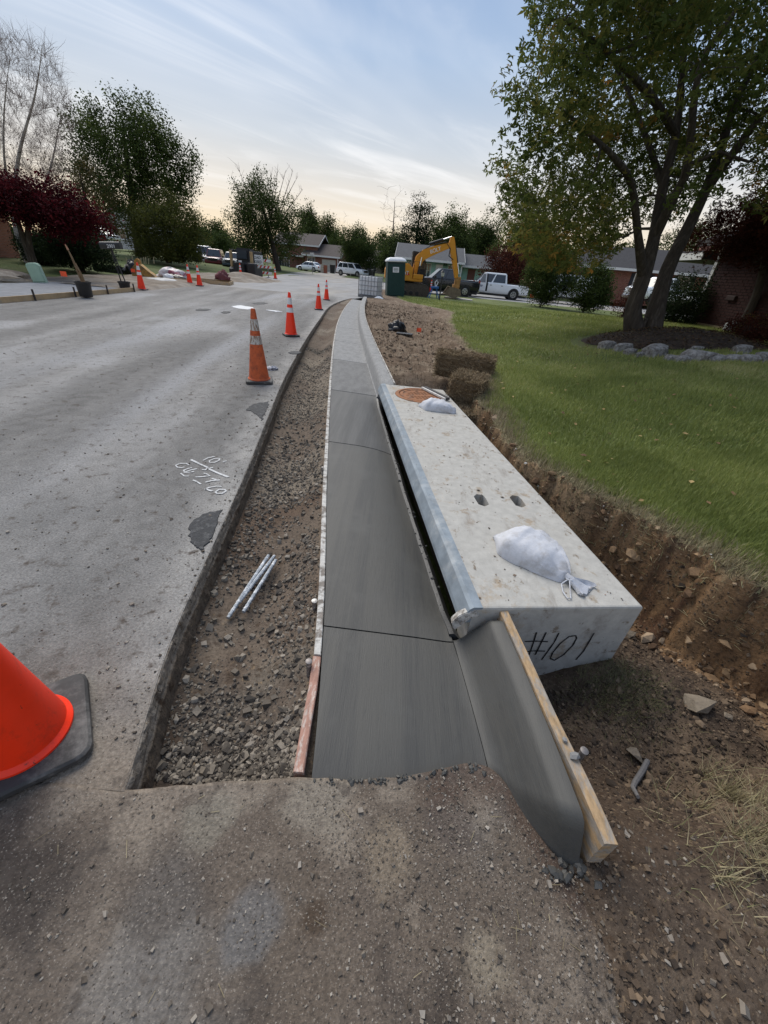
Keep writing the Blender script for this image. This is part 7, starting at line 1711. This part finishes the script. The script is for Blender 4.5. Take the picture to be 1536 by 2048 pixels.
stones = [(1213, 690, .24, 'pale pointed stone at the left end of the ring'), (1244, 695, .24, 'grey wedge stone, second from the left in the ring'), (1260, 702, .16, 'small grey stone left of the big block'), (1280, 707, .12, 'smallest tan stone beside the big block'), (1307, 705, .36, 'big square grey block in the bed ring'), (1340, 716, .17, 'low brown stone right of the big block'), (1362, 719, .20, 'rounded stone left of the long pale one'), (1391, 718, .34, 'long pale stone in the front of the ring'), (1430, 722, .26, 'flat tan stone right of the long pale one'), (1462, 722, .28, 'brown flecked stone near the right of the ring'), (1497, 722, .26, 'greyish stone second from the right edge'), (1527, 716, .24, 'stone at the right edge of the picture ring'), (1390, 697, .16, 'stone lying up inside the mulch bed'), (1480, 698, .22, 'white faced stone at the back of the bed')]
for u, v, s, lab in stones:
    p = gp(u, v + 4, .5)
    for _ in range(6): p = gp(u, v + 4, float(hill(np.array(p.x), np.array(p.y))) + .03)
    bm = bmesh.new(); bmesh.ops.create_icosphere(bm, subdivisions=2, radius=.52)
    sd = random.random()*50
    for vtx in bm.verts:
        c = vtx.co; q = 1 + .9*float(fbm(np.array(c.x*2.2+sd), np.array(c.y*2.2+c.z*1.7), 1, 3, 520)); c.x = max(-.5, c.x*q*1.3); c.y = max(-.36, c.y*q*.9); c.z = max(-.22, min(.36, c.z*q*.95 + .12*c.x))
    me = bpy.data.meshes.new('stone'); bm.to_mesh(me); bm.free(); me.materials.append(STN)
    o = link(bpy.data.objects.new('stone', me)); o.location = p; o.scale = (s*1.35, s*1.2, s*1.4); o.rotation_euler = (0, 0, random.uniform(-.5, .5)); tag(o, lab, 'stone', 'stones ringing the maple bed')
for lab, p_, s in (('white rock by the foundation of the shaded brick house, left one', (9.3, 11.1), .2), ('white rock by the foundation of the shaded brick house, right one', (9.3, 10.4), .2)):
    o = rocks('rock', np.array([(0, 0, 0)]), [s], pm('white_rock', (.45, .45, .44), .9, bump=.5)); o.location = (p_[0], p_[1], float(hill(np.array(p_[0]), np.array(p_[1]))) + .05); tag(o, lab, 'rock')

# ---- shrubs near the right house and on the right lawn
def shrub(label, u, v, Y, r, h, leaf, nc=70, per=60, size=.09, z=None, stems=3, **k):
    p = at(u, v, Y); z = p.z if z is None else z
    return tree('shrub', label, (p.x, Y, z), [(p.x, Y, z + h*.55, r, r, h*.48), (p.x + r*.3, Y - r*.2, z + h*.4, r*.7, r*.7, h*.35)], .03, leaf, nc, per, size, cat='shrub', stems=stems, tw=.010, **k)
shrub('bare twiggy shrub left of the maple trunk', 1243, 642, 15.5, .45, 1.1, L_PU, 50, 26, .06, stems=5, z=.58)
shrub('dark clipped hedge behind the maple trunk by the porch', 1345, 650, 15.2, .95, 1.55, L_EV, 160, 70, .07, z=.55)
shrub('orange tinged shrub at the back of the mulch bed', 1470, 700, 9.6, .45, .5, L_PU, 45, 60, .05, z=.8)
shrub('yellow green shrub near the rocks by the brick wall', 1498, 672, 11.0, .25, .55, L_YG, 26, 40, .05, z=.7)
shrub('dark twin stemmed bush on the lawn beside the white pickup', 1082, 608, 33.5, 1.45, 3.6, L_DK, 150, 60, .15, z=.03)
shrub('dark bush right of the white work van', 1168, 618, 31.5, 1.35, 2.7, L_DK, 150, 60, .14, z=.05)
box_tree('red_maple', 'dark purple red tree behind the white pickup', 962, 1075, 478, 580, 50, L_PU, 0, .16, 170, 45, .22)
box_tree('red_maple', 'rusty red maple branches over the roof of the shaded brick house', 1400, 1640, 385, 500, 12.6, L_PU, .7, .10, 120, 45, .10, shape=LEAF3, bu=1560)
# ---- background trees, right to left
box_tree('broad_tree', 'tall green tree behind the red tree at right', 985, 1120, 380, 560, 66, L_MD, .3, .35, 220, 48, .32)
box_tree('yellow_tree', 'yellow green tree above the white work van', 1030, 1150, 420, 560, 56, L_YG, .3, .25, 150, 44, .26)
box_tree('broad_tree', 'green tree filling the gap right of the maple trunk', 1190, 1300, 480, 560, 62, L_MD, .8, .3, 130, 44, .3)
box_tree('broad_tree', 'tree behind the far right ranch house', 1300, 1480, 440, 560, 70, L_DK, .8, .3, 170, 44, .34)
box_tree('broad_tree', 'dark tree right of the spruce behind the teal house', 850, 960, 405, 540, 76, L_DK, .3, .35, 240, 48, .34)
box_tree('broad_tree', 'dense dark tree behind the right end of the teal house', 930, 1010, 418, 550, 84, L_DK, .3, .35, 190, 46, .34)
box_tree('broad_tree', 'low dark tree between the round tree and the teal house', 745, 830, 455, 545, 100, L_DK, .2, .3, 170, 44, .4)
# spruce: tiers of drooping boughs
sp = at(846, 372, 82); sb = at(838, 545, 82)
lob = []; H_ = sp.z
for i in range(9):
    f = i/8; z = H_*(.22 + .74*f); r = 4.6*(1 - f)**.8 + .5
    for k in range(4): a = k*1.57 + i*.7; lob.append((sp.x + r*.55*math.cos(a), 82 + r*.55*math.sin(a), z - .3*r*.3, r*.5, r*.5, .55))
tree('spruce_tree', 'pointed dark spruce behind the teal house', (sp.x - .3, 82, .2), lob + [(sp.x, 82, H_-.7, .4, .4, .9)], .28, L_EV, 330, 40, .32, sig=(.5, .5, .22))
box_tree('round_tree', 'dark round tree over the parked minivan', 678, 758, 447, 535, 71, L_DK, .05, .22, 210, 48, .26, bu=718)
box_tree('broad_tree', 'tall leafy tree behind the brick split level house', 592, 645, 405, 490, 108, L_DK, .2, .4, 130, 44, .42)
box_tree('yellow_tree', 'lighter green tree behind the brick garage roof', 630, 682, 430, 510, 104, L_MD, .2, .3, 130, 44, .4)
tt = px_tree('tall_tree', 'tall green tree with bare top branches behind the barricade', 556, 535, 62, [(488, 372, 22), (505, 395, 30), (530, 385, 32), (480, 425, 28), (520, 430, 40), (560, 430, 34), (585, 455, 26), (500, 470, 36), (545, 475, 44), (585, 495, 24), (510, 505, 26), (478, 462, 18)], L_DK, .38, 330, 46, .27, .1)
tb = Vector(tt.location); ms = MB()
for u, v in ((462, 352), (474, 330), (470, 372), (506, 342), (512, 330), (522, 346), (545, 334), (556, 328), (552, 350), (572, 340), (586, 342), (596, 352), (606, 378)):
    o_ = at(535 + (u-535)*.35, 440, 62) - tb; e_ = at(u, v, 62 + random.uniform(-2, 2)) - tb; m_ = o_.lerp(e_, .5) + Vector((random.gauss(0, .15), 0, .2)); ms.tube([o_, m_, e_], [.07, .045, .012], 5, False)
    for k in range(7):
        q = m_.lerp(e_, random.random()); ms.tube([q, q + Vector((random.gauss(0, .35), random.gauss(0, .3), random.uniform(.3, 1.0)))], [.018, .006], 3, False)
ms.build('bare_branches', TWIGM, tt)
box_tree('broad_tree', 'dark low tree behind the loader', 405, 470, 440, 530, 88, L_DK, .2, .3, 170, 46, .38)
box_tree('broad_tree', 'dark tree behind the parked red SUV', 360, 430, 425, 520, 96, L_MD, .3, .3, 150, 44, .40)
px_tree('large_tree', 'tall green tree rising over the left verge', 285, 530, 48, [(165, 250, 26), (205, 245, 34), (250, 228, 26), (290, 235, 32), (285, 275, 40), (335, 280, 26), (350, 320, 34), (190, 300, 42), (240, 310, 46), (310, 330, 46), (360, 365, 26), (200, 365, 40), (255, 380, 50), (320, 395, 50), (225, 430, 40), (150, 330, 26)], L_DK, .42, 520, 46, .26, .6)
px_tree('olive_tree', 'rounded olive green tree right of the mailbox', 338, 523, 41, [(330, 420, 32), (300, 445, 34), (360, 445, 34), (280, 480, 30), (330, 475, 50), (385, 480, 26), (300, 505, 30), (365, 505, 34)], leafm('leaf_olive', ((.03, .036, .010), (.052, .062, .015), (.082, .09, .02), (.115, .11, .028)), .3), .25, 360, 48, .19, .5)
box_tree('evergreen_shrub', 'dark evergreen hedge tree behind the mailbox', 85, 215, 430, 545, 23.0, L_EV, .2, .12, 330, 60, .10, cat='hedge')
box_tree('evergreen_shrub', 'dark hedge bush left of the utility box', 40, 120, 455, 545, 24.5, L_EV, .2, .10, 190, 60, .10, cat='hedge')
box_tree('sparse_tree', 'sparse brownish tree between the birch and the tall green tree', 110, 225, 300, 470, 38, leafm('leaf_olive_brown', ((.035, .032, .012), (.065, .055, .02), (.11, .08, .03)), .3), .5, .18, 150, 26, .16, bark=BARK)
# red japanese maple at the left edge
rp_ = [(-16.0, 19.0, 2.75), (-14.6, 18.8, 2.6), (-13.6, 18.6, 2.25), (-17.3, 19.4, 2.9), (-15.2, 19.8, 2.35), (-18.5, 20, 2.7)]
tree('red_maple', 'low spreading dark red maple at the left edge', (-16.6, 19.6, .2), [(x, y, z - .05, 1.15, 1.1, .58 if i < 2 else .45) for i, (x, y, z) in enumerate(rp_)], .12, L_RD, 360, 40, .15, stems=2, bark=BARK)
# pale barked birch with bare twigs
bt = thing('birch_tree', 'bare pale barked birch rising at the left edge', 'tree', (-20.6, 24.0, .2)); bb = Vector((-20.6, 24.0, .2)); sk = Skel()
sk.stem([(0, 0, -.2), at(35, 470, 24) - bb, at(28, 400, 24) - bb, at(40, 300, 24) - bb, at(70, 190, 24) - bb, at(85, 90, 24) - bb], [.19, .13, .10, .07, .035, .004], 9)
sk.stem([(.15, .1, -.2), at(52, 480, 24.2) - bb, at(80, 400, 24.4) - bb, at(105, 320, 24.6) - bb, at(125, 210, 24.8) - bb], [.13, .09, .07, .04, .004], 9)
sk.stem([at(28, 400, 24) - bb, at(10, 330, 23.6) - bb, at(8, 230, 23.3) - bb, at(20, 110, 23) - bb], [.07, .05, .03, .004], 8)
trunk_o = Skel(); 
nst = len(sk.P)
n = 6000; C = np.stack([rng.uniform(-27, -13, n), rng.uniform(21.5, 26.5, n), rng.uniform(1.9, 10.3, n)], 1); u_, v_ = proj(C)
bp = [(-300, 60), (20, 70), (60, 75), (110, 100), (140, 190), (150, 280), (135, 360), (110, 430), (-300, 430)]
ok = inpoly(u_, v_, bp) & (((C[:, 1]-24)/2.4)**2 < 1); C = C[ok][:1500]
sk.build('trunk', BIRCH, bt); sk.mb = MB(); sk.grow(C - np.array(bb), 4, .007, .005, up=.6, bow=.10)
# fine twig ends, thousands of thin slivers
nd = np.array(sk.P)[nst:]; n = 15000; p = nd[rng.integers(0, len(nd), n)] + rng.normal(0, .03, (n, 3)); d = rng.normal(0, .7, (n, 3)) + np.array((.15, 0, 1.0)); d /= np.linalg.norm(d, axis=1)[:, None]; ln = rng.uniform(.35, 1.0, n)[:, None]; sd = np.cross(d, rng.normal(0, 1, (n, 3))); sd /= np.linalg.norm(sd, axis=1)[:, None]
e1 = p + d*ln*.6; e2 = p + d*ln + np.array((0, 0, -.06)) + rng.normal(0, .08, (n, 3))
ix = np.arange(n)[:, None]*5
npmesh('fine_twigs', np.stack([p - sd*.0045, p + sd*.0045, e1 + sd*.0035, e2, e1 - sd*.0035], 1).reshape(-1, 3), [ix + np.array([[0, 1, 2, 4]]), ix + np.array([[4, 2, 3]])], TWIGM, bt)
sk.build('branches', TWIGM, bt)
lowc = C[C[:, 2] < 4.6][:120]; P, S, ct = leafcloud(lowc - np.array(bb), 9, .3, .09); leaf_mesh('crown', P, S, leafm('leaf_birch', ((.05, .05, .015), (.10, .08, .025), (.16, .11, .04)), .3), bt)
# bare tops of the tall tree and bare trees behind
def bare(label, pts, r, Y, mat=TWIGM, n=40, spread=1.2, name='bare_tree'):
    b_ = at(*pts[0], Y); b_.z = 0.1; t_ = thing(name, label, 'tree', b_); s_ = Skel()
    P_ = [Vector((0, 0, 0))] + [at(u, v, Y) - b_ for u, v in pts[1:]]; s_.stem(P_, list(np.linspace(r, r*.15, len(P_))), 7)
    top = P_[-1]; c = np.array([list(P_[-2].lerp(top, random.random()*1.1) + Vector((random.gauss(0, spread), random.gauss(0, spread), random.gauss(spread*.3, spread*.6)))) for _ in range(n)]); s_.grow(c, 4, .05, .022, up=.7); s_.build('trunk', mat, t_); return t_
bare('bare brown tree left of the spruce', [(785, 540), (786, 470), (788, 430), (790, 400)], .2, 100, n=60, spread=2.2)
bare('bare tree right of the lighter green tree', [(690, 540), (688, 480), (686, 465), (684, 452)], .2, 112, n=40, spread=1.6)
for u0, u1, vt, Y_, lf, lab in ((640, 715, 462, 96, L_DK, 'dark tree filling the gap left of the round tree'), (752, 815, 468, 88, L_DK, 'dark tree just left of the spruce'), (900, 985, 440, 92, L_EV, 'evergreen mass behind the teal house wing'), (415, 475, 462, 78, L_DK, 'dark tree over the slate blue SUV')):
    box_tree('broad_tree', lab, u0, u1, vt, 548, Y_, lf, .1, .3, 190, 44, .36)
# far wood behind everything that closes the horizon
for i, (u0, u1, vt, Y_, lab) in enumerate(((-60, 60, 420, 70, 'far dark trees behind the left brick house'), (210, 300, 440, 110, 'far dark trees behind the pale house'), (300, 420, 452, 130, 'far trees left of the junction'), (420, 560, 468, 135, 'far trees behind the grey roofed house'), (560, 700, 470, 140, 'far trees behind the split level house'), (690, 800, 476, 135, 'far trees behind the cream house'), (800, 960, 470, 120, 'far trees behind the spruce'), (1060, 1240, 480, 95, 'far trees behind the work van'), (1400, 1700, 460, 90, 'far trees beyond the shaded brick house'))):
    box_tree('far_tree', lab, u0, u1, vt, 560 if u0 < 900 else 590, Y_, L_DK, 0, .4, 230, 30, .66, group='trees closing the horizon')
